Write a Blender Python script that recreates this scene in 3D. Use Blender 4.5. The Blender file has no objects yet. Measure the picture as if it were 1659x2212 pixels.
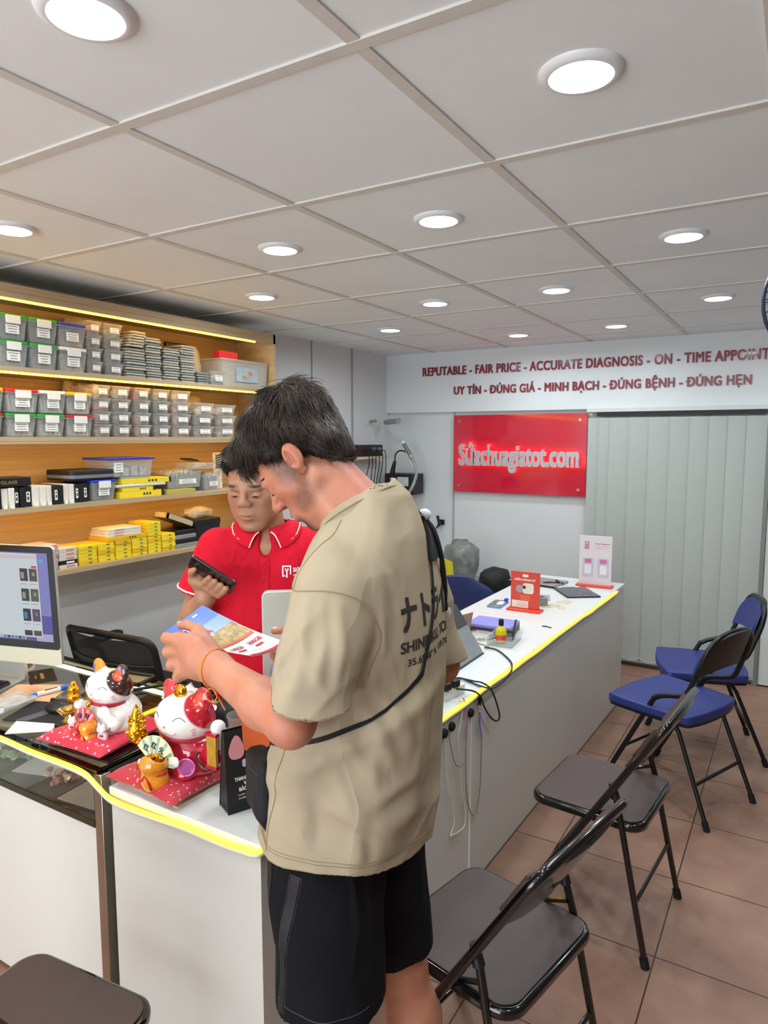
import bpy, bmesh, math, random
import numpy as np
from mathutils import Vector, Matrix
from mathutils.bvhtree import BVHTree
S = bpy.context.scene
COL = S.collection
PI = math.pi
rnd = random.Random(7)

# ------------------------------------------------------------------ camera, world, lights, exposure
cam = bpy.data.cameras.new('camera')
cam.sensor_fit = 'HORIZONTAL'; cam.sensor_width = 36.0; cam.lens = 36.0 * 1496.4 / 1659.0
cam.clip_start = 0.02; cam.clip_end = 100
cam_o = bpy.data.objects.new('camera', cam); COL.objects.link(cam_o)
cam_o.location = (0, 0, 1.6); cam_o.rotation_euler = (PI / 2 - 0.1071, 0, 0.5414)
S.camera = cam_o
S.view_settings.view_transform = 'Standard'; S.view_settings.look = 'None'
S.view_settings.gamma = 1.0; S.view_settings.exposure = 0.2
S.view_settings.use_curve_mapping = False
world = bpy.data.worlds.new('world'); S.world = world; world.use_nodes = True
bg = world.node_tree.nodes['Background']
bg.inputs[0].default_value = (0.86, 0.93, 1.0, 1); bg.inputs[1].default_value = 6.5
CEIL = 2.27
LAMP_W = 3.8        # watts of each ceiling downlight
LAMPS = [(-1.01, .764), (-.387, 1.348), (-2.216, 1.363), (-.998, 1.985), (-1.631, 1.995), (-.377, 2.559), (-2.243, 2.601), (-.995, 3.171),
         (-1.608, 3.169), (-.385, 3.744), (-2.236, 3.794), (-.995, 4.353), (-1.628, 4.409),
         (-1.62, .77), (-.387, .1), (-1.0, -.45), (-2.2, .1), (.23, .76), (.23, 1.98), (.23, 3.17), (.23, 4.35)]  # unseen downlights continuing the grid, added as fill light without fixtures
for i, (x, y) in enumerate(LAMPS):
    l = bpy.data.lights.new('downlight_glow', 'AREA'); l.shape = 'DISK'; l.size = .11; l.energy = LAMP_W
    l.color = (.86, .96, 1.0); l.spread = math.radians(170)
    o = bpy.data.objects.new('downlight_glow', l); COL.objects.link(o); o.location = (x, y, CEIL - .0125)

# ------------------------------------------------------------------ materials
def srgb(h):
    if isinstance(h, (tuple, list)): return (*h[:3], 1.0)
    h = h.lstrip('#'); v = [int(h[i:i + 2], 16) / 255 for i in (0, 2, 4)]
    return tuple(c / 12.92 if c <= .04045 else ((c + .055) / 1.055) ** 2.4 for c in v) + (1.0,)
MATS = {}
def mat(name, color, rough=.5, metal=0., emit=0., ecol=None, trans=0., alpha=1., coat=0., noise=0., nscale=12., bump=0., bscale=60., ior=1.45, sheen=0., spec=.5, sss=0., attr=None, stretch=None):
    """one Principled material; noise = tonal mottling, bump = noise relief"""
    if name in MATS: return MATS[name]
    m = bpy.data.materials.new(name); m.use_nodes = True; nt = m.node_tree; N = nt.nodes; L = nt.links
    b = N['Principled BSDF']; c = srgb(color)
    b.inputs['Base Color'].default_value = c; b.inputs['Roughness'].default_value = rough
    b.inputs['Metallic'].default_value = metal; b.inputs['IOR'].default_value = ior
    b.inputs['Transmission Weight'].default_value = trans; b.inputs['Alpha'].default_value = alpha
    b.inputs['Coat Weight'].default_value = coat; b.inputs['Coat Roughness'].default_value = .06
    b.inputs['Sheen Weight'].default_value = sheen; b.inputs['Specular IOR Level'].default_value = spec
    b.inputs['Subsurface Weight'].default_value = sss
    if sss: b.inputs['Subsurface Radius'].default_value = (.012, .005, .003); b.inputs['Subsurface Scale'].default_value = 1.0
    if emit:
        b.inputs['Emission Color'].default_value = srgb(ecol or color); b.inputs['Emission Strength'].default_value = emit
    src = None
    if attr:
        a = N.new('ShaderNodeVertexColor'); a.layer_name = attr; src = a.outputs[0]
        L.new(src, b.inputs['Base Color'])
    tc = N.new('ShaderNodeTexCoord'); co = tc.outputs['Object']
    if stretch:
        mp = N.new('ShaderNodeMapping'); mp.inputs['Scale'].default_value = stretch; L.new(co, mp.inputs[0]); co = mp.outputs[0]
    if noise:
        n = N.new('ShaderNodeTexNoise'); n.inputs['Scale'].default_value = nscale; n.inputs['Detail'].default_value = 5
        L.new(co, n.inputs['Vector'])
        r = N.new('ShaderNodeMapRange'); r.inputs[1].default_value = .3; r.inputs[2].default_value = .7
        r.inputs[3].default_value = 1 - noise; r.inputs[4].default_value = 1 + noise; L.new(n.outputs[0], r.inputs[0])
        mx = N.new('ShaderNodeVectorMath'); mx.operation = 'SCALE'
        if src: L.new(src, mx.inputs[0])
        else: mx.inputs[0].default_value = c[:3]
        L.new(r.outputs[0], mx.inputs['Scale']); L.new(mx.outputs[0], b.inputs['Base Color'])
    if bump:
        n2 = N.new('ShaderNodeTexNoise'); n2.inputs['Scale'].default_value = bscale; n2.inputs['Detail'].default_value = 4
        L.new(co, n2.inputs['Vector'])
        bp = N.new('ShaderNodeBump'); bp.inputs['Strength'].default_value = bump; bp.inputs['Distance'].default_value = .004
        L.new(n2.outputs[0], bp.inputs['Height']); L.new(bp.outputs[0], b.inputs['Normal'])
    MATS[name] = m
    return m

# ------------------------------------------------------------------ mesh helpers
class MB:
    """collects shapes into one mesh"""
    def __init__(s): s.v = []; s.f = []
    def add(s, vs, fs, M=None):
        n = len(s.v)
        s.v += [tuple(M @ Vector(p)) for p in vs] if M is not None else [tuple(p) for p in vs]
        s.f += [tuple(i + n for i in f) for f in fs]; return s
    def box(s, lo, hi, M=None):
        x0, y0, z0 = lo; x1, y1, z1 = hi
        return s.add([(x0, y0, z0), (x1, y0, z0), (x1, y1, z0), (x0, y1, z0), (x0, y0, z1), (x1, y0, z1), (x1, y1, z1), (x0, y1, z1)],
                     [(0, 3, 2, 1), (4, 5, 6, 7), (0, 1, 5, 4), (1, 2, 6, 5), (2, 3, 7, 6), (3, 0, 4, 7)], M)
    def cbox(s, c, d, M=None):
        return s.box([c[i] - d[i] / 2 for i in range(3)], [c[i] + d[i] / 2 for i in range(3)], M)
    def prism(s, poly, z0, z1, M=None):
        n = len(poly)
        return s.add([(x, y, z0) for x, y in poly] + [(x, y, z1) for x, y in poly],
                     [tuple(range(n - 1, -1, -1)), tuple(range(n, 2 * n))] + [(i, (i + 1) % n, n + (i + 1) % n, n + i) for i in range(n)], M)
    def rprism(s, lo, hi, r, z0, z1, M=None, k=5):
        return s.prism(rrect(lo[0], lo[1], hi[0], hi[1], r, k), z0, z1, M)
    def tube(s, pts, r, n=8, closed=False, M=None):
        P = [Vector(p) for p in pts]; m = len(P)
        R = r if isinstance(r, (list, tuple)) else [r] * m
        base = len(s.v); vs = []; fs = []
        up = None
        for i in range(m):
            a = P[(i - 1) % m] if (i or closed) else P[0]; b = P[(i + 1) % m] if (i < m - 1 or closed) else P[-1]
            t = (b - a)
            if t.length < 1e-9: t = Vector((0, 0, 1))
            t.normalize()
            if up is None:
                up = Vector((0, 0, 1)) if abs(t.z) < .9 else Vector((1, 0, 0))
            u = (up - t * up.dot(t))
            if u.length < 1e-6: u = t.orthogonal()
            u.normalize(); up = u; w = t.cross(u)
            for k in range(n):
                q = 2 * PI * k / n; vs.append(P[i] + (u * math.cos(q) + w * math.sin(q)) * R[i])
        for i in range(m if closed else m - 1):
            j = (i + 1) % m
            for k in range(n):
                l = (k + 1) % n; fs.append((i * n + k, i * n + l, j * n + l, j * n + k))
        if not closed: fs += [tuple(range(n - 1, -1, -1)), tuple(range((m - 1) * n, m * n))]
        return s.add(vs, fs, M)
    def cyl(s, p0, p1, r, n=16, r1=None, M=None): return s.tube([p0, p1], [r, r if r1 is None else r1], n, M=M)
    def lathe(s, prof, n=24, M=None, cap=True):
        vs = [(r * math.cos(2 * PI * k / n), r * math.sin(2 * PI * k / n), z) for r, z in prof for k in range(n)]
        m = len(prof); fs = [(i * n + k, i * n + (k + 1) % n, (i + 1) * n + (k + 1) % n, (i + 1) * n + k) for i in range(m - 1) for k in range(n)]
        if cap: fs += [tuple(range(n - 1, -1, -1)), tuple(range((m - 1) * n, m * n))]
        return s.add(vs, fs, M)
    def ball(s, c, r, n=16, M=None):
        r = r if isinstance(r, (tuple, list)) else (r, r, r); m = n // 2
        vs = [(c[0], c[1], c[2] - r[2])]
        for i in range(1, m):
            a = PI * i / m - PI / 2
            vs += [(c[0] + r[0] * math.cos(a) * math.cos(2 * PI * k / n), c[1] + r[1] * math.cos(a) * math.sin(2 * PI * k / n), c[2] + r[2] * math.sin(a)) for k in range(n)]
        vs.append((c[0], c[1], c[2] + r[2])); e = len(vs) - 1
        fs = [(0, 1 + (k + 1) % n, 1 + k) for k in range(n)] + [(e, e - n + k, e - n + (k + 1) % n) for k in range(n)]
        for i in range(m - 2):
            for k in range(n):
                l = (k + 1) % n; fs.append((1 + i * n + k, 1 + i * n + l, 1 + (i + 1) * n + l, 1 + (i + 1) * n + k))
        return s.add(vs, fs, M)
    def sheet(s, rows, thick=0., closed_u=False):
        """rows: grid of points -> surface (thick adds a back side)"""
        m = len(rows); n = len(rows[0]); V = [Vector(p) for r in rows for p in r]
        F = [(i * n + k, i * n + (k + 1) % n, (i + 1) * n + (k + 1) % n, (i + 1) * n + k) for i in range(m - 1) for k in range(n if closed_u else n - 1)]
        if thick:
            nr = [Vector() for _ in V]
            for f in F:
                a = (V[f[2]] - V[f[0]]).cross(V[f[3]] - V[f[1]])
                for i in f: nr[i] += a
            N_ = len(V); B = [V[i] - nr[i].normalized() * thick for i in range(N_)]
            F2 = [tuple(i + N_ for i in reversed(f)) for f in F]; E = {}
            for f in F:
                for i in range(4): E[(f[i], f[(i + 1) % 4])] = 1
            rim = [(b, a, a + N_, b + N_) for (a, b) in E if (b, a) not in E]
            V = V + B; F = F + F2 + rim
        return s.add(V, F)

def rrect(x0, y0, x1, y1, r, k=5):
    o = []
    for cx, cy, a in ((x1 - r, y1 - r, 0), (x0 + r, y1 - r, PI / 2), (x0 + r, y0 + r, PI), (x1 - r, y0 + r, 1.5 * PI)):
        o += [(cx + r * math.cos(a + PI / 2 * i / k), cy + r * math.sin(a + PI / 2 * i / k)) for i in range(k + 1)]
    return o
def spline(pts, n=8, closed=False):
    """Catmull-Rom through pts"""
    P = [np.array(p, float) for p in pts]; m = len(P); o = []
    for i in range(m if closed else m - 1):
        g = (lambda j: P[j % m]) if closed else (lambda j: P[min(max(j, 0), m - 1)])
        a, b, c, d = g(i - 1), g(i), g(i + 1), g(i + 2)
        for t in np.arange(n) / n:
            o.append(.5 * (2 * b + (c - a) * t + (2 * a - 5 * b + 4 * c - d) * t * t + (3 * b - a - 3 * c + d) * t ** 3))
    if not closed: o.append(P[-1])
    return [tuple(p) for p in o]
def Rz(a): return Matrix.Rotation(a, 4, 'Z')
def T(x, y=None, z=None): return Matrix.Translation((x, y, z) if y is not None else x)
def frame(o, x, z=None, y=None):
    """matrix with origin o, local x along x, z near z"""
    x = Vector(x).normalized()
    if z is not None: z = Vector(z); y = z.cross(x).normalized(); z = x.cross(y)
    else: y = Vector(y); z = x.cross(y).normalized(); y = z.cross(x)
    return Matrix(((x[0], y[0], z[0], o[0]), (x[1], y[1], z[1], o[1]), (x[2], y[2], z[2], o[2]), (0, 0, 0, 1)))

def finish(me, smooth=True, angle=38):
    if smooth:
        me.polygons.foreach_set('use_smooth', [True] * len(me.polygons)); me.set_sharp_from_angle(angle=math.radians(angle))
    me.update()
def obj(name, mb, m, parent=None, bevel=0., smooth=True, angle=38, segs=2, M=None):
    me = bpy.data.meshes.new(name); me.from_pydata([tuple(p) for p in mb.v], [], mb.f)
    if M is not None: me.transform(M)
    me.materials.append(m); finish(me, smooth, angle)
    o = bpy.data.objects.new(name, me); COL.objects.link(o)
    if parent is not None: o.parent = parent
    if bevel:
        b = o.modifiers.new('bevel', 'BEVEL'); b.width = bevel; b.segments = segs; b.limit_method = 'ANGLE'; b.angle_limit = math.radians(40)
    return o
def tag(o, label, cat, group=None, kind=None):
    o['label'] = label; o['category'] = cat
    if group: o['group'] = group
    if kind: o['kind'] = kind
    return o
def thing(name, label, cat, loc=(0, 0, 0), rz=0., group=None):
    o = bpy.data.objects.new(name, None); COL.objects.link(o); o.empty_display_size = .05
    o.location = loc; o.rotation_euler = (0, 0, rz)
    return tag(o, label, cat, group)
def struct(name, mb, m, parent=None, bevel=0., **k):
    o = obj(name, mb, m, parent, bevel, **k)
    if parent is None: o['kind'] = 'structure'
    return o
def dup(root, loc=None, rz=None, label=None, group=None):
    r = root.copy(); COL.objects.link(r)
    if loc is not None: r.location = loc
    if rz is not None: r.rotation_euler = (0, 0, rz)
    if label: r['label'] = label
    if group: r['group'] = group
    for ch in list(root.children):
        c = ch.copy(); COL.objects.link(c); c.parent = r
        for g in list(ch.children):
            d = g.copy(); COL.objects.link(d); d.parent = c
    return r
def text_mb(body, size, extrude=.0005, bold=0., width=1., align='LEFT', space=1., line=1., shear=0., res=3):
    """lettering as shapes in the xy plane facing +z; size = cap height"""
    c = bpy.data.curves.new('lettering', 'FONT'); c.body = body.replace('Đ', 'D'); c.size = size / .727; c.extrude = extrude
    c.align_x = align; c.space_character = space; c.space_line = line; c.shear = shear; c.resolution_u = res
    o = bpy.data.objects.new('lettering', c); COL.objects.link(o)
    dg = bpy.context.evaluated_depsgraph_get(); me = bpy.data.meshes.new_from_object(o.evaluated_get(dg))
    mb = MB()
    for k_, (dx, dy) in enumerate(((-1, -1), (1, -1), (1, 1), (-1, 1)) if bold else ((0, 0),)):      # heavier strokes: the outline laid down four times
        mb.add([(v.co.x * width + dx * bold, v.co.y + dy * bold * .7, v.co.z * (1 + .04 * k_) + .00002 * k_) for v in me.vertices], [tuple(p.vertices) for p in me.polygons])
    bpy.data.objects.remove(o); bpy.data.curves.remove(c); bpy.data.meshes.remove(me)
    if 'Đ' in body:      # the barred D: a D with its own bar
        k = dict(extrude=extrude, bold=bold, width=width, space=space, res=res); X = lambda q: [p[0] for p in text_mb(q, size, **k).v]
        d0 = X('D'); wd = max(d0) - min(d0)
        for i, ch in enumerate(body):
            if ch == 'Đ':
                r = max(X(body[:i].replace('Đ', 'D') + 'D')); l = r - wd
                mb.box((l - wd * .16, size * .44, -extrude), (l + wd * .48, size * .58, extrude))
    return mb
def fit_text(body, w, h, M, extrude=.0005, bold=0., align='LEFT', **k):
    """lettering stretched to width w, cap height h, placed by M (x right, y up)"""
    mb = text_mb(body, h, extrude, bold, **k)
    xs = [p[0] for p in mb.v]; x0, x1 = min(xs), max(xs); s = w / (x1 - x0)
    out = MB(); out.add([((p[0] - x0) * s, p[1], p[2]) for p in mb.v], mb.f, M); return out
# ------------------------------------------------------------------ the room
XL, XR, YF, YB = -2.97, 1.25, -2.2, 5.02
white_paint = mat('wall_paint', '#d6dada', .7, noise=.03, nscale=2.5, bump=.04, bscale=180)
white_gloss = mat('white_laminate', '#cbc8c0', .32, noise=.02, nscale=3, spec=.4)
wood = mat('oak_veneer', '#c6aa78', .5, noise=.14, nscale=5, stretch=(3, .35, 14))
wood_edge = mat('oak_edge', '#b59c78', .55, noise=.1, nscale=5, stretch=(3, .5, 14))
chrome = mat('brushed_steel', '#b9b4a8', .22, 1.0, noise=.08, nscale=30, stretch=(1, 1, .05))
dark = mat('black_plastic', '#16161a', .42, noise=.06)
gloss_black = mat('black_enamel', '#0b0b0c', .14, noise=.05, coat=.6)
def tile_mat():
    m = bpy.data.materials.new('terracotta_tile'); m.use_nodes = True; nt = m.node_tree; N = nt.nodes; L = nt.links; b = N['Principled BSDF']
    g = N.new('ShaderNodeNewGeometry'); sx = N.new('ShaderNodeSeparateXYZ'); L.new(g.outputs['Position'], sx.inputs[0])
    def mth(op, a, bb=None, c=None):
        n = N.new('ShaderNodeMath'); n.operation = op
        for i, v in enumerate((a, bb, c)):
            if v is None: continue
            if isinstance(v, (int, float)): n.inputs[i].default_value = v
            else: L.new(v, n.inputs[i])
        return n.outputs[0]
    def grout(ax, off):
        u = mth('DIVIDE', mth('SUBTRACT', sx.outputs[ax], off), .438)
        fr = mth('FRACT', u); d = mth('MINIMUM', fr, mth('SUBTRACT', 1.0, fr))
        return u, mth('LESS_THAN', d, .0052)
    ux, gx = grout(0, -.305); uy, gy = grout(1, 2.135)
    gr = mth('MAXIMUM', gx, gy)
    cid = N.new('ShaderNodeCombineXYZ'); L.new(mth('FLOOR', ux), cid.inputs[0]); L.new(mth('FLOOR', uy), cid.inputs[1])
    wn = N.new('ShaderNodeTexWhiteNoise'); L.new(cid.outputs[0], wn.inputs['Vector'])
    n1 = N.new('ShaderNodeTexNoise'); n1.inputs['Scale'].default_value = 2.6; n1.inputs['Detail'].default_value = 7; n1.inputs['Roughness'].default_value = .62
    L.new(g.outputs['Position'], n1.inputs['Vector'])
    n2 = N.new('ShaderNodeTexNoise'); n2.inputs['Scale'].default_value = 140; n2.inputs['Detail'].default_value = 3; L.new(g.outputs['Position'], n2.inputs['Vector'])
    cr = N.new('ShaderNodeValToRGB'); e = cr.color_ramp.elements
    e[0].position = .3; e[0].color = srgb('#7c584a'); e[1].position = .68; e[1].color = srgb('#a8836f')
    L.new(mth('ADD', mth('MULTIPLY', n1.outputs[0], .8), mth('ADD', mth('MULTIPLY', wn.outputs[0], .08), mth('MULTIPLY', n2.outputs[0], .16))), cr.inputs[0])
    mx = N.new('ShaderNodeMix'); mx.data_type = 'RGBA'; L.new(gr, mx.inputs[0]); L.new(cr.outputs[0], mx.inputs[6]); mx.inputs[7].default_value = srgb('#3f2d26')
    L.new(mx.outputs[2], b.inputs['Base Color']); b.inputs['Roughness'].default_value = .42; b.inputs['Specular IOR Level'].default_value = .35
    bp = N.new('ShaderNodeBump'); bp.inputs['Strength'].default_value = .25; bp.inputs['Distance'].default_value = .002
    L.new(mth('SUBTRACT', mth('MULTIPLY', n2.outputs[0], .25), gr), bp.inputs['Height']); L.new(bp.outputs[0], b.inputs['Normal'])
    return m
struct('floor', MB().box((XL - .1, YF, -.1), (XR + .1, YB + .1, 0)), tile_mat())
ceil_mat = mat('ceiling_panel', '#e7eef0', .75, noise=.025, nscale=3)
struct('ceiling', MB().box((XL - .1, YF, CEIL), (XR + .1, YB + .1, CEIL + .1)), ceil_mat)
tee = mat('ceiling_tee', '#cfcec8', .6, noise=.04, nscale=20)
g = MB(); k = 0
for i in range(-3, 4):
    x = -.689 - .6127 * i
    if XL < x < XR: g.box((x - .0135, YF, CEIL - .004), (x + .0135, YB - .05, CEIL + .001))
for j in range(-5, 7):
    y = 1.058 + .5997 * j
    if YF < y < YB: g.box((XL, y - .0135, CEIL - .005), (XR, y + .0135, CEIL + .001))
struct('trim_1', g, tee)
struct('wall_left', MB().box((XL - .1, YF, 0), (XL, YB + .1, CEIL)), white_paint)
struct('wall_right', MB().box((XR, YF, 0), (XR + .1, YB + .1, CEIL)), mat('wall_brown', '#5f564f', .6, noise=.06))  # unseen wall, colour kept dark to weaken its bounce light
struct('wall_back', MB().box((XL - .1, YB, 0), (XR + .1, YB + .1, CEIL)), white_paint)
w = MB()   # unseen shop front: opening added and narrowed to steer the daylight fill
w.box((XL - .1, YF - .1, 0), (-2.5, YF, CEIL)); w.box((.0, YF - .1, 0), (XR + .1, YF, CEIL)); w.box((-2.5, YF - .1, 2.1), (.0, YF, CEIL))
struct('wall_front', w, white_paint)
struct('trim_2', MB().box((XL, YB - .035, 1.8), (XR, YB - .001, CEIL - .001)), mat('soffit_white', '#dde2e4', .6, noise=.02, nscale=3))
struct('trim_3', MB().box((-2.372, YB - .006, 0), (-2.362, YB, 1.8)), mat('panel_joint', '#9aa09f', .6, noise=.05))
struct('trim_4', MB().box((XL, YB - .012, .0), (-1.3, YB, .09)), mat('skirting', '#8e8b86', .5, noise=.05))
struct('trim_5', MB().box((XL, 4.45, 0), (XL + .012, 4.462, CEIL)).box((XL, 3.95, 0), (XL + .008, 3.958, CEIL)), MATS['panel_joint'])
# white leaf beside the blind
d = bpy.data.objects.new('door_1', None); COL.objects.link(d); d['kind'] = 'structure'
struct('door_leaf', MB().box((-.165, YB - .05, .01), (.72, YB - .012, 1.79)), white_paint, d)
struct('door_frame', MB().box((-.2, YB - .06, 0), (-.168, YB - .002, 1.8)), mat('frame_grey', '#7d807c', .5, noise=.05), d)
obj('door_handle', MB().cyl((.62, YB - .05, 1.0), (.62, YB - .1, 1.0), .01).cyl((.62, YB - .1, 1.0), (.52, YB - .1, 1.0), .009), chrome, d)

# ceiling downlights
def lamp(x, y, label):
    t = thing('downlight', label, 'ceiling light', (x, y, CEIL), 0, 'round downlights in the ceiling')
    obj('trim_ring', MB().lathe([(.059, -.001), (.059, -.011), (.066, -.0115), (.076, -.005), (.078, .0005)], 40, cap=False), mat('lamp_ring', '#dfe3e6', .35, noise=.02), t)
    obj('diffuser', MB().lathe([(0.0005, -.0095), (.056, -.0095), (.059, -.0085)], 40, cap=False), mat('lamp_diffuser', '#ffffff', .4, emit=9.0, ecol='#f4faff', noise=.01), t)
LAMP_LABELS = ['large round downlight at the upper left corner of the ceiling', 'round downlight nearest the top right of the ceiling', 'round downlight at the left edge above the lit shelves',
    'round downlight right above the bent man, near the picture centre', 'round downlight between the lit shelves and the bent man', 'round downlight over the counter far right, second from the front of its row',
    'round downlight just above the upper right end of the lit shelves', 'round downlight straight above the start of the red wall lettering', 'round downlight of the third row, above the word PRICE',
    'round downlight near the right edge, third from the front of its row', 'round downlight in the far left corner near the side wall', 'small far round downlight above the word DIAGNOSIS', 'small far round downlight nearest the red sign']
LAMP_LABELS[3] = 'round downlight above the bent man, right of the one over his head'
LAMP_LABELS[7] = 'round downlight right of the ceiling centre, above the letters ACCURATE'
LAMP_LABELS[8] = 'round downlight above the start of the wall lettering'
for i, (x, y) in enumerate(LAMPS[:13]): lamp(x, y, LAMP_LABELS[i])

# wall lettering on the soffit
letter_red = mat('letter_red', '#8c3242', .2, coat=.5, noise=.04)
def wall_text(name, s, x0, x1, z, h, label):
    M = frame((x0, YB - .036, z), (1, 0, 0), (0, -1, 0))
    o = obj(name, fit_text(s, x1 - x0, h, M, .006, .0030, space=1.08, res=4), letter_red)
    return tag(o, label, 'lettering')
L1 = 'REPUTABLE - FAIR PRICE - ACCURATE DIAGNOSIS - ON - TIME APPOINTMENT'
tb = text_mb(L1[:-4], .066, .006, .003, space=1.08); wa = max(p[0] for p in tb.v); tb = text_mb(L1, .066, .006, .003, space=1.08); wb = max(p[0] for p in tb.v)
wall_text('wall_lettering', L1, -2.634, -2.634 + 2.43 * wb / wa, 2.088, .067, 'upper line of raised dark red English lettering high on the back wall')
wall_text('wall_lettering', 'UY TÍN - ĐÚNG GIÁ - MINH BẠCH - ĐÚNG BỆNH - ĐÚNG HẸN', -2.358, -.295, 1.935, .062, 'lower line of raised dark red Vietnamese lettering on the back wall')

# red sign
t = thing('sign', 'glossy red acrylic sign with backlit silver letters on the back wall', 'sign', (-1.835, YB, 1.475))
obj('panel', MB().rprism((-.521, -.297), (.521, .297), .004, -.008, .008, frame((0, -.03, 0), (1, 0, 0), (0, -1, 0))), mat('sign_red', '#cb1c3a', .08, coat=.8, noise=.03), t)
for sx in (-.47, .47):
    for sz in (-.25, .25):
        obj('standoff', MB().cyl((sx, 0, sz), (sx, -.045, sz), .011, 16), chrome, t)
ft = fit_text('Sứachuagiatot.com', .94, .16, frame((-.464, -.062, -.083), (1, 0, 0), (0, -1, 0)), .008, .009, res=4)
obj('lettering', ft, mat('silver_letter', '#b4bdc2', .4, .35, noise=.05), t)
ft2 = MB(); ft2.add([(p[0] * 1.004, p[1] + .0145, p[2] * 1.0) for p in ft.v], ft.f)
obj('letter_backlight', ft2, mat('sign_glow', '#ff5a50', .5, emit=3.2, ecol='#ff2a2e', noise=.01), t)

# vertical blind
t = thing('vertical_blind', 'grey vertical slat blind covering the opening right of the red sign', 'blind', (-.76, YB - .055, 0))
blind_m = mat('blind_fabric', '#b2b8b3', .65, noise=.05, nscale=30, stretch=(20, 20, .6), bump=.06, bscale=200)
obj('head_rail', MB().box((-.55, -.03, 1.775), (.58, .02, 1.802)), mat('rail_white', '#cfd2cf', .4, noise=.03), t, bevel=.003)
obj('track', MB().box((-.48, -.022, 1.748), (.56, .015, 1.776)), mat('track_dark', '#22262a', .6, noise=.1), t)
edges = [-1.300, -1.225, -1.152, -1.02, -.892, -.759, -.638, -.523, -.414, -.307, -.205]
for a, b_ in zip(edges[:-1], edges[1:]):
    x0 = a + .76; x1 = b_ + .76 + .012; rows = []
    for z in (.035, .6, 1.2, 1.737):
        rows.append([(x0 + (x1 - x0) * u, -.012 - .004 * math.sin(PI * u) + .012 * (u - .5) , z) for u in np.linspace(0, 1, 7)])
    s_ = obj('slat', MB().sheet(rows, .0012), blind_m, t)
    obj('weight_bar', MB().box((x0 + .012, -.022, .037), (x1 - .02, -.0185, .075), T(0, 0, 0)), mat('blind_weight', '#b4b9b5', .6, noise=.03), s_)
c = MB()
for a, b_ in zip(edges[:-1], edges[1:]):
    x0 = a + .76; w_ = b_ - a
    c.tube([(x0 + w_ * u, -.036, .075 - .022 * math.sin(PI * u)) for u in np.linspace(0, 1, 9)], .0022, 5)
obj('bead_chain', c, mat('chain_white', '#d2d4d0', .4, noise=.02), t)
# ------------------------------------------------------------------ counters
CT = .73       # white counter top
neon = mat('yellow_neon', '#ffe84a', .4, emit=2.6, ecol='#ffe226', noise=.02)
neon_base = mat('neon_sleeve', '#c9c7b4', .4, noise=.04)
t = thing('counter', 'long white laminate service counter with yellow light strip, running to the back wall', 'counter', (0, 0, 0))
def fx(y): return -.952 + (y - 1.065) * .0265    # customer face
seam = 2.12
obj('body_panel', MB().prism([(-1.442, 1.067), (fx(1.065) , 1.067), (fx(seam) - .003, seam - .002), (-1.29, seam - .002), (-1.29, 1.6), (-1.442, 1.6)], .012, CT - .022), white_gloss, t)
obj('body_panel', MB().prism([(-1.41, seam + .002), (fx(seam) - .003, seam + .002), (fx(4.23), 4.23), (-1.41, 4.23)], .012, CT - .022), white_gloss, t)
obj('joint_strip', MB().prism([(fx(seam) - .004, seam - .002), (fx(seam) + .0012, seam - .002), (fx(seam) + .0012, seam + .002), (fx(seam) - .004, seam + .002)], .012, CT - .022), mat('joint_white', '#efece4', .5, noise=.02), t)
obj('worktop', MB().prism([(-1.444, 1.062), (fx(1.06) + .004, 1.062), (fx(3.16) + .004, 3.16), (-1.436, 3.16), (-1.436, 2.14), (-1.29, 2.14), (-1.29, 1.602), (-1.444, 1.602)], CT - .022, CT), mat('worktop_white', '#d3d6d4', .3, noise=.02, nscale=3), t, bevel=.002)
obj('worktop', MB().prism([(-1.436, 3.163), (fx(3.163) + .004, 3.163), (fx(4.24) + .004, 4.24), (-1.43, 4.24)], CT - .022, CT + .001), MATS['worktop_white'], t, bevel=.002)
obj('plinth', MB().prism([(-1.28, 1.075), (fx(1.065) - .006, 1.075), (fx(4.23) - .006, 4.22), (-1.28, 4.22)], 0, .014), mat('plinth_grey', '#4a4238', .6, noise=.1), t)
rnd.seed(3)
def wob(): return rnd.uniform(-.003, .003)
# neon strip: glass case front edge, dips to the counter, round the corner, along the customer side
path = [(-3.0, 1.058, .757), (-2.4, 1.058, .756), (-1.92, 1.056, .757), (-1.76, 1.056, .752), (-1.6, 1.055, .754), (-1.52, 1.053, .751), (-1.475, 1.052, .733), (-1.43, 1.053, .712), (-1.37, 1.054, .706), (-1.28, 1.054, .709), (-1.17, 1.055, .714), (-1.06, 1.054, .713), (-.985, 1.052, .718), (-.955, 1.054, .720), (-.945, 1.07, .722)]
path += [(fx(y) + .008 + wob() * .4, y, .722 + wob()) for y in np.arange(1.15, 4.0, .13)] + [(fx(4.03) + .008, 4.03, .722)]
P_ = spline(path, 5)
def ribbon(P, up, out, dz, do):
    rows = []
    for i, p in enumerate(P):
        a = Vector(P[max(i - 1, 0)]); b_ = Vector(P[min(i + 1, len(P) - 1)]); tt = (b_ - a); tt.z = 0
        if tt.length < 1e-6: tt = Vector((1, 0, 0))
        n_ = Vector((tt.y, -tt.x, 0)).normalized(); p = Vector(p) + n_ * do + Vector((0, 0, dz))
        rows.append([p + n_ * out * math.cos(q) + Vector((0, 0, up * math.sin(q))) for q in np.arange(8) * PI / 4])
    return MB().sheet(rows, closed_u=True)
t = thing('neon_strip', 'flexible glowing yellow light strip edging the counter tops', 'light strip', (0, 0, 0))
obj('tube', ribbon(P_, .0046, .004, 0, .003), neon, t)
obj('sleeve', ribbon(P_, .0055, .005, -.0095, .002), neon_base, t)

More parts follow.
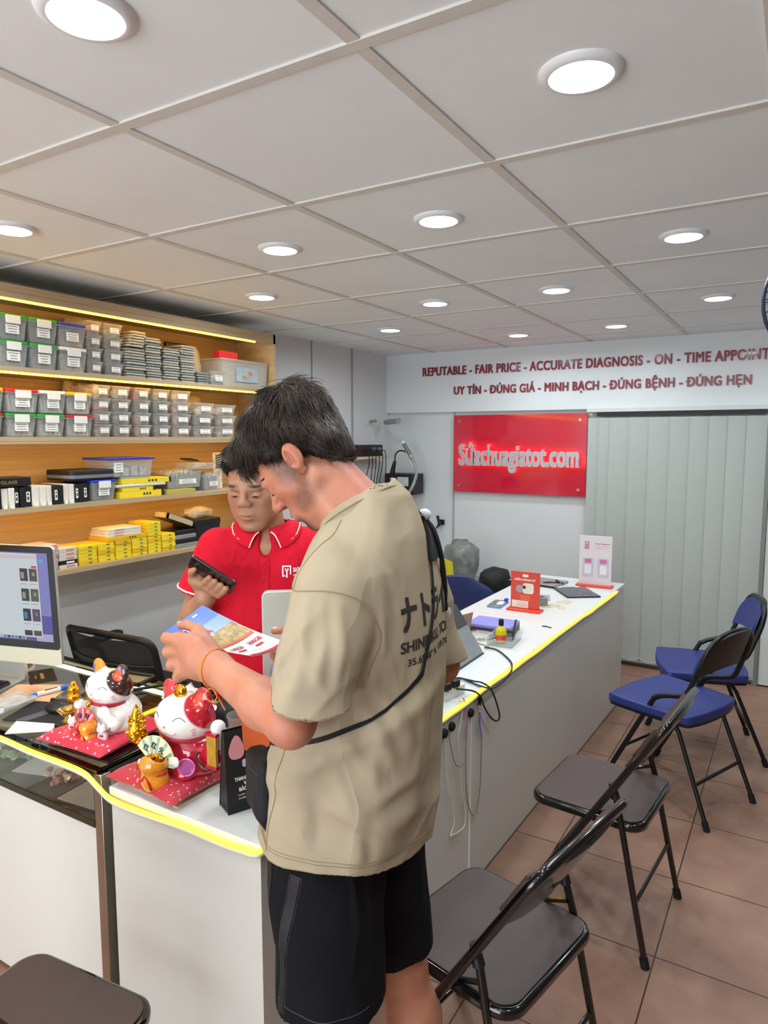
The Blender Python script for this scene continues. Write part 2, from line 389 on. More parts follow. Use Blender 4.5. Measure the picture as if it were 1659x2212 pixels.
# glass display case
t = thing('display_case', 'glass topped display case with steel frame and white base', 'display case', (0, 0, 0))
glass = mat('clear_glass', '#f4f8f6', .02, trans=1.0, ior=1.35, noise=.0)
X0, X1, Y0, Y1 = -3.0 + .05, -1.492, 1.065, 1.6
obj('base_panel', MB().box((X0, Y0 + .004, .02), (-1.508, Y1, .595)), white_gloss, t, bevel=.002)
obj('toe_kick', MB().box((X0, Y0 + .03, 0), (-1.52, Y1 - .02, .021)), MATS['plinth_grey'], t)
obj('deck', MB().box((X0, Y0 + .002, .596), (-1.508, Y1, .608)), mat('deck_grey', '#6f6f60', .35, noise=.35, nscale=14), t)
obj('front_glass', MB().box((X0, Y0 - .001, .618), (-1.508, Y0 + .004, .738)), glass, t)
obj('side_glass', MB().box((-1.497, Y0 + .02, .618), (-1.493, Y1 - .02, .738)), glass, t)
obj('top_glass', MB().box((X0, Y0 - .003, .748), (X1 + .002, Y1, .757)), glass, t)
for xx in (X1,):
    for yy in (Y0, Y1):
        obj('post', MB().box((xx - .016, yy - .001 if yy == Y0 else yy - .03, 0), (xx + .016, yy + .028 if yy == Y0 else yy, .748)), chrome, t, bevel=.002)
obj('rail', MB().box((X0, Y0 - .003, .6), (-1.508, Y0 + .003, .618)), mat('rail_bronze', '#55503f', .3, .8, noise=.15), t)
obj('rail', MB().box((X0, Y0 - .002, .737), (-1.508, Y0 + .022, .748)), mat('rail_dark', '#4b4a44', .3, .7, noise=.1), t)
obj('rail', MB().box((-1.505, Y0 + .02, .737), (-1.478, Y1, .748)), MATS['rail_dark'], t)
obj('rail', MB().box((X0, Y1 - .022, .737), (-1.508, Y1, .748)), MATS['rail_dark'], t)
obj('side_panel', MB().box((-1.5, Y0 + .028, .02), (-1.482, Y1 - .03, .6)), dark, t)
tube_m = mat('case_tube', '#fffbe0', .4, emit=7, ecol='#fff3c4', noise=.01)
obj('tube_lamp', MB().cyl((-2.9, 1.565, .728), (-2.16, 1.565, .728), .007, 10), tube_m, t)
obj('tube_lamp', MB().cyl((-2.14, 1.565, .728), (-1.52, 1.565, .728), .007, 10), tube_m, t)
# ------------------------------------------------------------------ folding chairs
pad_brown = mat('brown_vinyl', '#453634', .5, noise=.05, nscale=40, bump=.08, bscale=500)
pad_blue = mat('blue_vinyl', '#2a3474', .45, noise=.05, nscale=30, bump=.06, bscale=400)
black_paint = mat('black_paint', '#101214', .35, noise=.08)
rubber = mat('rubber_foot', '#0c0c0d', .7, noise=.08)
def tubeR(a, b_, s): return [tuple(a[i] + (b_[i] - a[i]) * s for i in range(3))]
def black_chair(label, loc, rz):
    t = thing('folding_chair', label, 'chair', loc, rz, 'black folding chairs along the counter')
    # facing +y; seat
    obj('seat', MB().rprism((-.19, -.19), (.19, .18), .055, .402, .43, k=7), gloss_black, t, bevel=.009, segs=3)
    obj('seat_pad', MB().rprism((-.178, -.178), (.178, .168), .048, .43, .4335, k=7), pad_brown, t, bevel=.003)
    A = lambda s: (s * .2, .225, .012); B = lambda s: (s * .2, -.225, .742)
    top = []
    for k in range(9):
        q = PI * k / 8; top.append((.2 * math.cos(q) if k not in (0, 8) else (.2 if k == 0 else -.2), -.225 - .011 * math.sin(q), .742 + .02 * math.sin(q)))
    c0 = .035; arc = []
    for s, seq in ((1, range(0, 7)), (-1, range(6, -1, -1))):
        for k in seq:
            q = PI / 2 * k / 6; arc.append((s * (.2 - c0 + c0 * math.cos(q)), -.225 - c0 * .6 * math.sin(q), .735 + c0 * .85 * math.sin(q)))
    obj('main_frame', MB().tube([A(1)] + arc + [A(-1)], .0115, 10), gloss_black, t)
    # backrest: pressed steel sheet bowed backwards, padded in front
    def br(z0f, z1f, off, inset, th):
        rows = []
        for v in np.linspace(0, 1, 7):
            row = []
            for u in np.linspace(-1, 1, 15):
                zb = z0f + .05 * (abs(u) ** 3) * (1 if True else 0); z = zb + (z1f - zb) * v
                yy = -.225 + (.742 - z) * .617 - off - .030 * (1 - u * u)
                row.append(((.2 - inset) * u, yy, z))
            rows.append(row)
        return MB().sheet(rows, th)
    obj('backrest', br(.575, .757, .0, .002, .008), gloss_black, t, angle=60)
    obj('backrest_pad', br(.592, .742, -.010, .02, .008), pad_brown, t, angle=60)
    for s in (-1, 1):
        l = obj('leg', MB().tube([(s * .183, -.10, .525), (s * .19, -.125, .43), (s * .2, -.215, .012)], .0098, 10), gloss_black, t)
        obj('foot_cap', MB().cyl((s * .1995, -.21, .03), (s * .2, -.217, 0), .0135, 12), rubber, l)
        f = obj('hinge_cap', MB().tube([(s * .185, -.092, .545), (s * .185, -.105, .5)], [.011, .014], 10), dark, t)
        obj('hinge_link', MB().tube([(s * .178, -.018, .42), (s * .178, -.115, .462)], .0065, 8), gloss_black, t)
        obj('foot_cap', MB().cyl((s * .2, .213, .03), (s * .2, .226, 0), .0145, 12), rubber, t)
    obj('crossbar', MB().cyl((-.197, -.178, .19), (.197, -.178, .19), .0065, 10), gloss_black, t)
    obj('crossbar', MB().cyl((-.2, .118, .185), (.2, .118, .185), .0065, 10), gloss_black, t)
    return t
def yaw_of(deg): return math.radians(deg - 90)
c1 = black_chair('black folding chair with brown vinyl pad, right behind the bent man', (-.585, 1.455, 0), yaw_of(168))
c2 = dup(c1, (-.52, 2.29, 0), yaw_of(175), 'black folding chair between the blue chairs and the chair behind the man')
c3 = dup(c1, (-1.25, .70, 0), yaw_of(96), 'black folding chair in the bottom left corner, only its seat in view')
def blue_chair(label, loc, rz):
    t = thing('folding_chair', label, 'chair', loc, rz, 'blue padded folding chairs near the blind')
    poly = [(.21, .17), (.17, .205), (0, .225), (-.17, .205), (-.21, .17), (-.195, -.12), (-.15, -.17), (0, -.185), (.15, -.17), (.195, -.12)]
    poly = [p[:2] for p in spline([(x, y, 0) for x, y in poly], 4, True)]
    obj('seat_base', MB().prism(poly, .398, .41), black_paint, t)
    obj('seat', MB().prism([(x * 1.03, y * 1.03) for x, y in poly], .409, .449), pad_blue, t, bevel=.017, segs=4)
    side = lambda s: [(s * .195, .24, .012), (s * .195, .01, .45), (s * .195, -.02, .492), (s * .195, -.06, .512), (s * .195, -.125, .53), (s * .192, -.155, .548), (s * .188, -.185, .62), (s * .185, -.21, .69)]
    arch = [(.17, -.225, .745), (.12, -.235, .782), (.05, -.24, .797), (-.05, -.24, .797), (-.12, -.235, .782), (-.17, -.225, .745)]
    obj('main_frame', MB().tube(spline(side(1) + arch + side(-1)[::-1], 4), .0115, 10), black_paint, t)
    def shell(off, sc, th):
        rows = []
        for v in np.linspace(0, 1, 9):
            row = []
            for u in np.sin(np.linspace(-1, 1, 25) * PI / 2):
                hw = .184 * sc
                z0 = .615 + .022 * (1 - u * u); z1 = .80 - (1 - sc) * .12 - .105 * (1 - (1 - min(1, abs(u)) ** 2.6) ** .55)
                z = z0 + (z1 - z0) * v
                row.append((hw * u, -.165 - (z - .56) * .32 - off - .022 * (1 - u * u), z))
            rows.append(row)
        return MB().sheet(rows, th)
    obj('backrest', shell(.0, 1, .008), black_paint, t, angle=60)
    obj('backrest_pad', shell(-.014, .93, .012), pad_blue, t, angle=60)
    for s in (-1, 1):
        l = obj('leg', MB().tube([(s * .17, -.06, .445), (s * .175, -.12, .36), (s * .19, -.265, .012)], .0095, 10), black_paint, t)
        obj('foot_cap', MB().cyl((s * .189, -.255, .035), (s * .19, -.268, 0), .013, 12), rubber, l)
        obj('foot_cap', MB().cyl((s * .195, .226, .035), (s * .195, .241, 0), .0145, 12), rubber, t)
    obj('crossbar', MB().cyl((-.182, -.2, .165), (.182, -.2, .165), .0075, 10), black_paint, t)
    obj('crossbar', MB().cyl((-.195, .13, .22), (.195, .13, .22), .0065, 10), black_paint, t)
    return t
b1 = blue_chair('blue padded folding chair with its back to the room, nearer of the two', (-.42, 3.25, 0), yaw_of(157))
b2 = dup(b1, (-.375, 3.84, 0), yaw_of(196), 'blue padded folding chair nearest the grey blind')
# staff chair behind the counter: blue rounded back
# ------------------------------------------------------------------ lit wall shelves
ORD = ['first', 'second', 'third', 'fourth', 'fifth', 'sixth', 'seventh', 'eighth', 'ninth', 'tenth', 'eleventh', 'twelfth', 'thirteenth', 'fourteenth', 'fifteenth', 'sixteenth']
FXS, BXS = -2.67, -2.955
YS0, YS1 = -.6, 3.21
t = thing('wall_shelf', 'warm lit oak shelf unit along the left wall', 'shelf', (0, 0, 0))
amber = mat('shelf_led', '#ffd23c', .4, emit=16, ecol='#ffba2c', noise=.01)
obj('back_panel', MB().box((XL, YS0, 1.0), (BXS, YS1, 2.19)), wood, t)
obj('end_panel', MB().box((BXS, YS1 - .018, 1.016), (FXS, YS1, 2.195)), wood, t)
obj('top_board', MB().box((BXS, YS0, 2.165), (FXS, YS1, 2.195)).box((FXS - .02, YS0, 2.14), (FXS, YS1, 2.166)), wood_edge, t)
for z, e in ((1.878, YS1), (1.603, YS1), (1.317, YS1), (1.036, YS1)):
    obj('shelf_board', MB().box((BXS, YS0, z - .02), (FXS, e, z)), wood_edge, t)
for z in (2.139, 1.857): obj('light_strip', MB().box((FXS - .013, YS0, z - .007), (FXS - .0035, YS1 - .17, z - .0005)), amber, t)
obj('shelf_lip', MB().box((FXS - .012, YS0, 1.574), (FXS, YS1, 1.584)), wood_edge, t)
for z in (1.582, 1.296): obj('light_strip', MB().box((FXS - .1, YS0, z - .005), (FXS - .085, YS1 - .17, z - .0005)), amber, t)
clear = mat('clear_plastic', '#cdd0cc', .25, alpha=.24, noise=.05)
clear2 = mat('milky_plastic', '#d5d0c2', .35, alpha=.55, noise=.05)
paper = mat('paper_label', '#ecebe4', .7, noise=.02)
ink = mat('print_ink', '#2a2a2c', .6, noise=.05)
LID = {'green': mat('lid_green', '#2f9a3c', .4, noise=.05), 'white': mat('lid_white', '#e4e4de', .45, noise=.03), 'blue': mat('lid_blue', '#2438b4', .4, noise=.05), 'red': mat('lid_red', '#c81f2a', .4, noise=.05), 'yellow': mat('lid_yellow', '#e8b71c', .4, noise=.05)}
def stuffing(name, c): return mat('parts_' + name, c, .6, noise=.45, nscale=55, bump=.5, bscale=90)
PARTS = {'dark': stuffing('dark', '#4c4f52'), 'grey': stuffing('grey', '#8b8d8c'), 'pink': stuffing('pink', '#b3877c'), 'brown': stuffing('brown', '#6d5a4c'), 'light': stuffing('light', '#b9b8ae'), 'white': stuffing('white', '#d7d0bd'), 'black': stuffing('black', '#2b2c30'), 'red': stuffing('redd', '#8f2a30')}
def label_on(parent, y, z, w, h, x=.002, lines=3):
    l = obj('paper_label', MB().box((x, y - w / 2, z - h / 2), (x + .001, y + w / 2, z + h / 2)), paper, parent)
    m = MB()
    for i in range(lines):
        zz = z + h * (.28 - .56 * i / max(1, lines - 1)); ww = w * rnd.uniform(.5, .8)
        m.box((x + .0008, y - ww / 2, zz - h * .035), (x + .0016, y + ww / 2, zz + h * .035))
    obj('print', m, mat('faded_print', '#6d6e74', .7, noise=.2), l)
def slabs(w, d, h, n, tilt=.15):
    m = MB()
    for i in range(n):
        y = -w / 2 + w * (i + .5) / n; k = rnd.uniform(-tilt, tilt) * h; th = w / n * .36
        hh = h * rnd.uniform(.78, 1)
        m.add([(x, y + s * th + (k if z else 0), z) for z in (0, hh) for x in (-d, -.004) for s in (-1, 1)], [(0, 1, 3, 2), (4, 6, 7, 5), (0, 4, 5, 1), (2, 3, 7, 6), (0, 2, 6, 4), (1, 5, 7, 3)])
    return m
def lumps(w, d, h, n):
    m = MB()
    for i in range(n):
        a = rnd.uniform(.014, .026); M = T(-rnd.uniform(.02, d - .01), rnd.uniform(-w / 2 + .015, w / 2 - .015), h * rnd.uniform(.1, .85)) @ Matrix.Rotation(rnd.uniform(0, 3), 4, (rnd.random(), rnd.random(), rnd.random() + .1))
        m.cbox((0, 0, 0), (a * 1.6, a * 1.3, a * .7), M)
    return m
def shell(w, d, h, taper=.9, lip=.004, floor=.003):
    """open tray, front at x=0, going back to -d"""
    a, b_ = w / 2 * taper, w / 2; dx = d * (1 - taper) / 2; q = .0016
    out = [(-dx, -a, 0), (-dx, a, 0), (-d + dx, a, 0), (-d + dx, -a, 0), (0, -b_, h), (0, b_, h), (-d, b_, h), (-d, -b_, h)]
    inn = [(-dx - q, -a + q, q), (-dx - q, a - q, q), (-d + dx + q, a - q, q), (-d + dx + q, -a + q, q), (-q, -b_ + q, h), (-q, b_ - q, h), (-d + q, b_ - q, h), (-d + q, -b_ + q, h)]
    m = MB(); m.add(out + inn, [(0, 1, 2, 3), (8, 11, 10, 9)] + [(i, 4 + i, 4 + (i + 1) % 4, (i + 1) % 4) for i in range(4)] + [(8 + i, 8 + (i + 1) % 4, 12 + (i + 1) % 4, 12 + i) for i in range(4)] + [(4 + i, 12 + i, 12 + (i + 1) % 4, 4 + (i + 1) % 4) for i in range(4)])
    m.box((-d - lip, -b_ - lip, h - .004), (-d, b_ + lip, h)); m.box((0, -b_ - lip, h - .004), (lip, b_ + lip, h))
    return m
def bin_(y0, y1, z0, z1, lid, content, label, group, x=-2.70, d=.2, clip='white', plates=9, clipw=.5):
    w = y1 - y0 - .006; h = z1 - z0; t = thing('storage_bin', label, 'storage bin', (x, (y0 + y1) / 2, z0), 0, group)
    lh = .014
    obj('tub', shell(w, d, h - lh, .88), clear, t)
    obj('contents', slabs(w * .8, d * .88, h * .72, plates).add([(p[0], p[1], p[2] + .003) for p in []], []), PARTS[content], t, M=T(-.012, 0, .004))
    l = obj('lid', MB().rprism((-d - .004, -w / 2 - .003), (.004, w / 2 + .003), .012, h - lh, h - .001), LID[lid], t, bevel=.002)
    if clip: obj('latch', MB().cbox((.006, 0, h - lh - .008), (.006, w * clipw, .032)), LID[clip], t, bevel=.002)
    label_on(t, .0, h * .42, w * .46, h * .36, x=-.003)
    return t
G1 = 'latched storage bins on the top shelf'; G2 = 'latched storage bins on the second shelf'
S1, S2, S3, S4 = 1.878, 1.603, 1.317, 1.036
for y0, y1, lid, c, lab in ((1.58, 1.706, 'green', 'dark', 'green lidded bin on the top shelf, upper row at the left edge'), (1.711, 1.839, 'green', 'dark', 'green lidded bin on the top shelf, upper row beside the blue lidded one'), (1.842, 1.974, 'blue', 'grey', 'blue lidded bin at the top of the bins on the top shelf')):
    bin_(y0, y1, S1 + .107, S1 + .207, lid, c, lab, G1, clip='white' if lid == 'green' else None)
for y0, y1, lid, c, lab in ((1.58, 1.704, 'green', 'grey', 'green lidded bin on the top shelf, lower row at the left edge'), (1.711, 1.834, 'green', 'grey', 'green lidded bin on the top shelf, lower row beside the white lidded one'), (1.841, 1.974, 'white', 'light', 'white lidded bin on the top shelf under the blue lidded one')):
    bin_(y0, y1, S1, S1 + .105, lid, c, lab, G1)
for y0, y1, lid, c, lab in ((1.475, 1.592, 'yellow', 'light', 'yellow lidded bin cut by the left edge, upper row of the second shelf'), (1.599, 1.738, 'red', 'light', 'red lidded bin in the upper row of the second shelf'), (1.741, 1.863, 'white', 'light', 'white lidded bin in the upper row of the second shelf'), (1.866, 1.989, 'yellow', 'light', 'yellow lidded bin next to the small clear boxes, upper row of the second shelf')):
    bin_(y0, y1, S2 + .097, S2 + .192, lid, c, lab, G2)
for y0, y1, lid, c, lab in ((1.47, 1.583, 'red', 'light', 'red lidded bin cut by the left edge, lower row of the second shelf'), (1.594, 1.723, 'green', 'light', 'green lidded bin with a written label, lower row of the second shelf'), (1.726, 1.854, 'green', 'light', 'green lidded bin beside the red lidded one, lower row of the second shelf'), (1.858, 1.989, 'red', 'light', 'red lidded bin next to the small clear boxes, lower row of the second shelf')):
    bin_(y0, y1, S2, S2 + .095, lid, c, lab, G2)
def cup(y0, y1, z0, h, content, label, group, x=-2.70, d=.16):
    w = y1 - y0 - .006; t = thing('parts_box', label, 'small parts box', (x, (y0 + y1) / 2, z0), 0, group)
    obj('tub', shell(w, d, h - .001, .84, .002), clear, t)
    obj('contents', lumps(w * .7, d * .8, h * .62, 16), PARTS[content], t, M=T(-.01, 0, .004))
    label_on(t, w * .08, h * .5, w * .5, h * .42, x=-.004, lines=2)
    return t
for ci, (y0, y1, x_, cs) in enumerate(((1.975, 2.056, -2.70, ['brown', 'dark', 'brown', 'pink']), (2.066, 2.166, -2.70, ['dark', 'brown', 'brown', 'light']))):
    for r in range(4):
        cup(y0, y1, S1 + .0005 + .058 * r, .057, cs[r], f'small clear box on the top shelf, {["left", "right"][ci]} column, {ORD[3 - r]} from the top', 'small clear boxes on the top shelf')
for ci, (y0, y1, n, cs) in enumerate(((1.996, 2.088, 4, ['pink', 'pink', 'pink', 'white']), (2.096, 2.198, 4, ['brown', 'grey', 'brown', 'light']), (2.217, 2.314, 4, ['pink', 'pink', 'brown', 'red']), (2.330, 2.433, 4, ['dark', 'dark', 'black', 'grey']), (2.444, 2.57, 4, ['pink', 'pink', 'pink', 'light']), (2.582, 2.73, 2, ['grey', 'brown']), (2.743, 2.90, 3, ['light', 'grey', 'light']))):
    for r in range(n):
        cup(y0, y1, S2 + .0005 + .058 * r, .057, cs[r], f'small clear box on the second shelf, column {["one", "two", "three", "four", "five", "six", "seven"][ci]}, {ORD[n - 1 - r]} from the top', 'small clear boxes on the second shelf')
cup(2.60, 2.735, S2 + .117, .06, 'light', 'wider clear box topping the sixth column of small boxes on the second shelf', 'small clear boxes on the second shelf')
# plastic bags bulging behind the boxes
def bag_mb(w, d, h, seed, n=20, amp=.18):
    r = np.random.RandomState(seed); m = MB(); m.ball((0, 0, 0), (1, 1, 1), n); out = MB(); ph = r.uniform(0, 6, 6)
    vs = []
    for x, y, z in m.v:
        k = 1 + amp * (math.sin(5 * x + 3 * y + ph[0]) * math.sin(4 * z + ph[1]) + .6 * math.sin(9 * y + ph[2] + 4 * z) * math.sin(8 * x + ph[3]))
        f = lambda q: math.copysign(abs(q) ** .75, q)
        vs.append((f(x) * d / 2 * k, f(y) * w / 2 * k, max(0, (f(z) * k + 1) * h / 2)))
    return out.add(vs, m.f)
film = mat('cream_film', '#e6d8b4', .3, alpha=.8, noise=.12, nscale=25, bump=.8, bscale=35)
film_clear = mat('clear_film', '#d9d9d2', .2, alpha=.45, noise=.15, nscale=25, bump=.9, bscale=30)
def bag(y0, y1, z0, z1, x, d, m_, seed, label, name='plastic_bag'):
    o = obj(name, bag_mb(y1 - y0, d, z1 - z0, seed), m_, M=None, angle=60); o.location = (x, (y0 + y1) / 2, z0)
    return tag(o, label, 'bag')
bag(1.99, 2.095, S2 + .001, S2 + .255, -2.912, .07, film, 3, 'cream plastic bag sticking up behind the left small boxes on the second shelf')
bag(2.105, 2.20, S2 + .001, S2 + .245, -2.912, .07, film, 5, 'cream plastic bag behind the second column of small boxes')
bag(2.56, 2.86, S2 + .001, S2 + .245, -2.912, .07, film, 6, 'cream plastic bag behind the last columns of small boxes on the second shelf')
bag(1.98, 2.16, S1 + .001, S1 + .255, -2.912, .07, film, 7, 'cream plastic bag rising behind the small boxes on the top shelf')
bag(2.72, 2.80, S1 + .001, S1 + .215, -2.89, .1, film, 8, 'big cream plastic bag behind the box near the right end of the top shelf')
# stacks of flat antistatic packs
pack_m = [mat('pack_' + str(i), c, .35, .1, noise=.12, nscale=40, bump=.5, bscale=60) for i, c in enumerate(('#9ca09c', '#aeb0a6', '#8a8f8e', '#b6b4a0'))]
def pack(y0, y1, z, label, group, k, x=-2.70, d=.17, h=.011):
    w = y1 - y0; rows = []
    m = MB(); j = lambda: rnd.uniform(-.004, .004)
    m.rprism((-d / 2, -w / 2), (d / 2, w / 2), .012, 0, h * .86)
    o = obj('flat_pack', m, pack_m[k % 4], bevel=.003); o.location = (x - d / 2 + rnd.uniform(-.006, .004), (y0 + y1) / 2 + j(), z); o.rotation_euler = (0, 0, rnd.uniform(-.05, .05))
    return tag(o, label, 'flat pack', group)
for si, (y0, y1, zt) in enumerate(((2.177, 2.292, 2.022), (2.299, 2.392, 2.086), (2.405, 2.506, 2.052), (2.516, 2.61, 2.075))):
    n = int((zt - S1) / .0125)
    for i in range(n):
        nm = f'flat grey parts pack, {ORD[n - 1 - i]} from the top' if n - 1 - i < 16 else 'flat grey parts pack'
        nm += f', stack {["one", "two", "three", "four"][si]} on the top shelf'
        pack(y0, y1, S1 + .0005 + .0125 * i, nm, f'flat parts packs on the top shelf', i + si)
for i in range(6):
    pack(2.20 + .004 * i, 2.295 + .002 * i, 2.0231 + .0125 * i - .0005 + .0005, f'flat cream pack topping the leftmost pack stack, {ORD[5 - i]} from the top', 'cream packs on the leftmost stack', 3)
for i in range(5):
    pack(2.625, 2.705, S1 + .0005 + .0125 * i, f'small dark flat pack beside the big translucent box, {ORD[4 - i]} from the top', 'small dark packs on the top shelf', 2, d=.12)
cup(2.712, 2.825, S1, .075, 'light', 'small clear box beside the big translucent box on the top shelf', 'small clear boxes on the top shelf', d=.13)
o = obj('black_packet', MB().box((-.012, -.075, 0), (.012, .075, .215)), dark, bevel=.006); o.location = (-2.85, 2.617, S1); tag(o, 'flat black retail packet standing behind the flat packs on the top shelf', 'packet')
obj('window', MB().box((.0122, -.06, .02), (.0135, .06, .14)), mat('packet_window', '#8a8478', .3, noise=.3, nscale=20), o)
obj('hang_tag', MB().box((.0122, .02, .16), (.0135, .05, .195)), paper, o)
t = thing('storage_box', 'big translucent box with a printed paper at the right end of the top shelf', 'storage box', (-2.70, 2.985, S1))
obj('tub', shell(.37, .2, .14, .95), clear2, t); obj('contents', slabs(.33, .18, .11, 7), PARTS['white'], t, M=T(-.01, 0, .004))
obj('lid', MB().rprism((-.204, -.19), (.004, .19), .015, .14, .15), clear2, t, bevel=.002)
p_ = obj('printed_paper', MB().box((.0015, -.08, .03), (.0025, .1, .11)), mat('bluish_paper', '#a9bcc4', .6, noise=.12, nscale=30), t)
obj('print', MB().box((.0024, -.03, .05), (.0032, .0, .065)).box((.0024, .02, .07), (.0032, .05, .09)), mat('orange_print', '#d98a3a', .6, noise=.1), p_)
o = obj('red_box', MB().cbox((0, 0, .02), (.05, .14, .04)), LID['red'], bevel=.004); o.location = (-2.755, 2.83, S1 + .151); o.rotation_euler = (0, 0, 0)
tag(o, 'small bright red box on the left end of the big translucent box', 'box')
o.location = (-2.75, 2.88, S1 + .1505)
# ------------------------------------------------------------------ third shelf
def tg(name, y0, y1, z0, z1, x0, x1, m_, label, cat, group=None, bevel=.002):
    o = obj(name, MB().box((0, -(y1 - y0) / 2, 0), (x1 - x0, (y1 - y0) / 2, z1 - z0)), m_, bevel=bevel); o.location = (x0, (y0 + y1) / 2, z0)
    return tag(o, label, cat, group)
box_w = mat('carton_white', '#ddd8cb', .6, noise=.06, nscale=20); box_k = mat('carton_black', '#17171a', .45, noise=.1)
gold = mat('gold_print', '#b99b4a', .4, .6, noise=.1)
ys = [1.50, 1.531, 1.561, 1.59, 1.614, 1.637, 1.66, 1.691, 1.725, 1.758, 1.781, 1.805, 1.829, 1.857, 1.885, 1.906, 1.927, 1.953]
cols = 'kkwwkkkwwwkkwwkkk'
seen = {'k': 0, 'w': 0}
for i, c in enumerate(cols):
    seen[c] += 1; dz = rnd.uniform(-.006, .0); xo = rnd.uniform(-.012, 0)
    o = tg('phone_glass_box', ys[i] + .001, ys[i + 1] - .001, S3, S3 + .086 + dz, -2.86, -2.70 + xo, box_k if c == 'k' else box_w,
           f'thin upright {"black" if c == "k" else "white"} box on the third shelf, {ORD[seen[c] - 1]} of its colour from left', 'box', 'thin upright boxes on the third shelf', .0015)
    w = ys[i + 1] - ys[i]
    if c == 'k' and i % 2 == 0:
        s_ = obj('side_sticker', MB().box((.16 + xo, -w * .25, .02), (.1606 + xo, w * .25, .062)), paper, o)
        obj('print', MB().box((.1604 + xo, -w * .12, .028), (.161 + xo, w * .12, .042)).box((.1604 + xo, -w * .12, .048), (.161 + xo, w * .12, .056)), ink, s_)
    elif c == 'w':
        obj('torn_flap', MB().box((.157 + xo, -w * .3, -.004), (.166 + xo, w * .2, .014)), paper, o)
t = thing('long_box', 'long black box lettered in gold lying over the upright boxes on the third shelf', 'box', (-2.70, 1.56, S3 + .0875))
obj('carton', MB().box((-.12, -.13, 0), (0, .125, .036)), box_k, t, bevel=.002)
obj('lettering', fit_text('TEMPERED GLASS', .19, .013, frame((.0012, -.125, .011), (0, 1, 0), (1, 0, 0)), .0004, .0003), gold, t)
bin_(1.966, 2.096, S3, S3 + .094, 'blue', 'dark', 'blue lidded dark bin in the middle of the third shelf', 'latched storage bins on the third shelf')
t = thing('carry_case', 'flat black and grey case lying on the blue lidded bin of the third shelf', 'case', (-2.70, 1.985, S3 + .0945))
obj('shell', MB().rprism((-.2, -.115), (.0, .115), .03, 0, .046), mat('case_black', '#1c1c1e', .6, noise=.1, bump=.2), t, bevel=.006)
obj('zip_band', MB().rprism((-.201, -.116), (.001, .116), .03, .010, .024), mat('case_grey', '#77777a', .6, noise=.1), t)
yel = mat('yellow_carton', '#ecd02c', .5, noise=.05, nscale=18); yel2 = mat('yellow_carton_deep', '#e2b41c', .5, noise=.05, nscale=18)
def ybox(y0, y1, z0, z1, label, group, x1=-2.70, d=.14, m_=None, kend=True):
    o = tg('parts_carton', y0, y1, z0, z1, x1 - d, x1, m_ or yel, label, 'box', group, .0012); w = y1 - y0; h = z1 - z0
    b_ = MB()
    for k in range(3): b_.box((d, w * (.02 + .07 * k), h * .3), (d + .0006, w * (.06 + .07 * k), h * .68))
    obj('print', b_, ink, o)
    if kend: obj('end_stripe', MB().box((-.0005, w / 2 - .012, -.0003), (d + .0008, w / 2 + .0005, h + .0003)), box_k, o)
    return o
GY = 'large yellow cartons stacked on the third shelf'
ybox(2.115, 2.370, S3, S3 + .03, 'large yellow carton at the bottom of the pile on the third shelf', GY, d=.16)
ybox(2.13, 2.32, S3 + .0305, S3 + .0505, 'short yellow carton just under the white tablet in the pile on the third shelf', GY, d=.15)
o = tg('white_tablet', 2.095, 2.384, S3 + .051, S3 + .064, -2.86, -2.695, mat('tablet_white', '#d8d8d6', .3, .2, noise=.03), 'thin white tablet sandwiched between the yellow cartons on the third shelf', 'tablet', None, .004)
obj('camera_dot', MB().cyl((.05, .12, .0129), (.05, .12, .0135), .005, 12), dark, o)
ybox(2.128, 2.42, S3 + .0645, S3 + .09, 'large yellow carton on top of the pile on the third shelf', GY, d=.16)
t = thing('storage_bin', 'clear bin with blue rim and papers on top of the yellow cartons', 'storage bin', (-2.70, 2.185, S3 + .1))
obj('tub', shell(.25, .17, .09, .92), clear, t); obj('rim', MB().box((-.176, -.135, .08), (.006, .135, .09)), LID['blue'], t, bevel=.002)
obj('contents', slabs(.2, .15, .05, 4), PARTS['light'], t, M=T(-.01, 0, .004)); label_on(t, -.07, .045, .05, .045, x=-.004)
o = tg('sheet_folder', 2.13, 2.30, S3 + .0905, S3 + .0995, -2.85, -2.71, mat('folder_grey', '#9da09a', .5, noise=.1), 'grey folder between the top yellow carton and the blue rimmed bin', 'folder', None, .001)
o = tg('parts_carton', 2.385, 2.574, S3, S3 + .022, -2.80, -2.69, mat('olive_carton', '#b0a04a', .5, noise=.1), 'flat olive carton lying in front of the clear card bins on the third shelf', 'box', None, .0012)
def cardbin(y0, y1, label):
    w = y1 - y0; t = thing('storage_bin', label, 'storage bin', (-2.70 - .035, (y0 + y1) / 2, S3 + (.0 if y0 > 2.6 else .0225)), 0, 'clear card bins on the third shelf')
    h = .085
    obj('tub', shell(w, .16, h, .92), clear, t); obj('contents', slabs(w * .82, .14, .078, 16, .05), PARTS['grey'], t, M=T(-.01, 0, .004))
    obj('card_tops', slabs(w * .8, .13, .094, 9, .04), PARTS['white'], t, M=T(-.014, .004, .004)); label_on(t, w * .1, h * .4, w * .5, h * .3, x=-.003)
cardbin(2.425, 2.66, 'wide clear bin packed with cream cards on the third shelf'); cardbin(2.68, 2.80, 'narrow clear bin packed with cards, right of the wide one')
t = thing('parts_box', 'tilted clear tray with a cream sleeve lying on the card bins', 'small parts box', (-2.72, 2.66, S3 + .118))
obj('tub', shell(.17, .12, .03, .9), clear, t); obj('sleeve', MB().box((-.1, -.06, .012), (-.02, .05, .024), Matrix.Rotation(.12, 4, 'X')), PARTS['white'], t); obj('phone_part', MB().box((-.09, -.085, .034), (-.01, -.03, .042), Matrix.Rotation(-.2, 4, 'X')), dark, t)
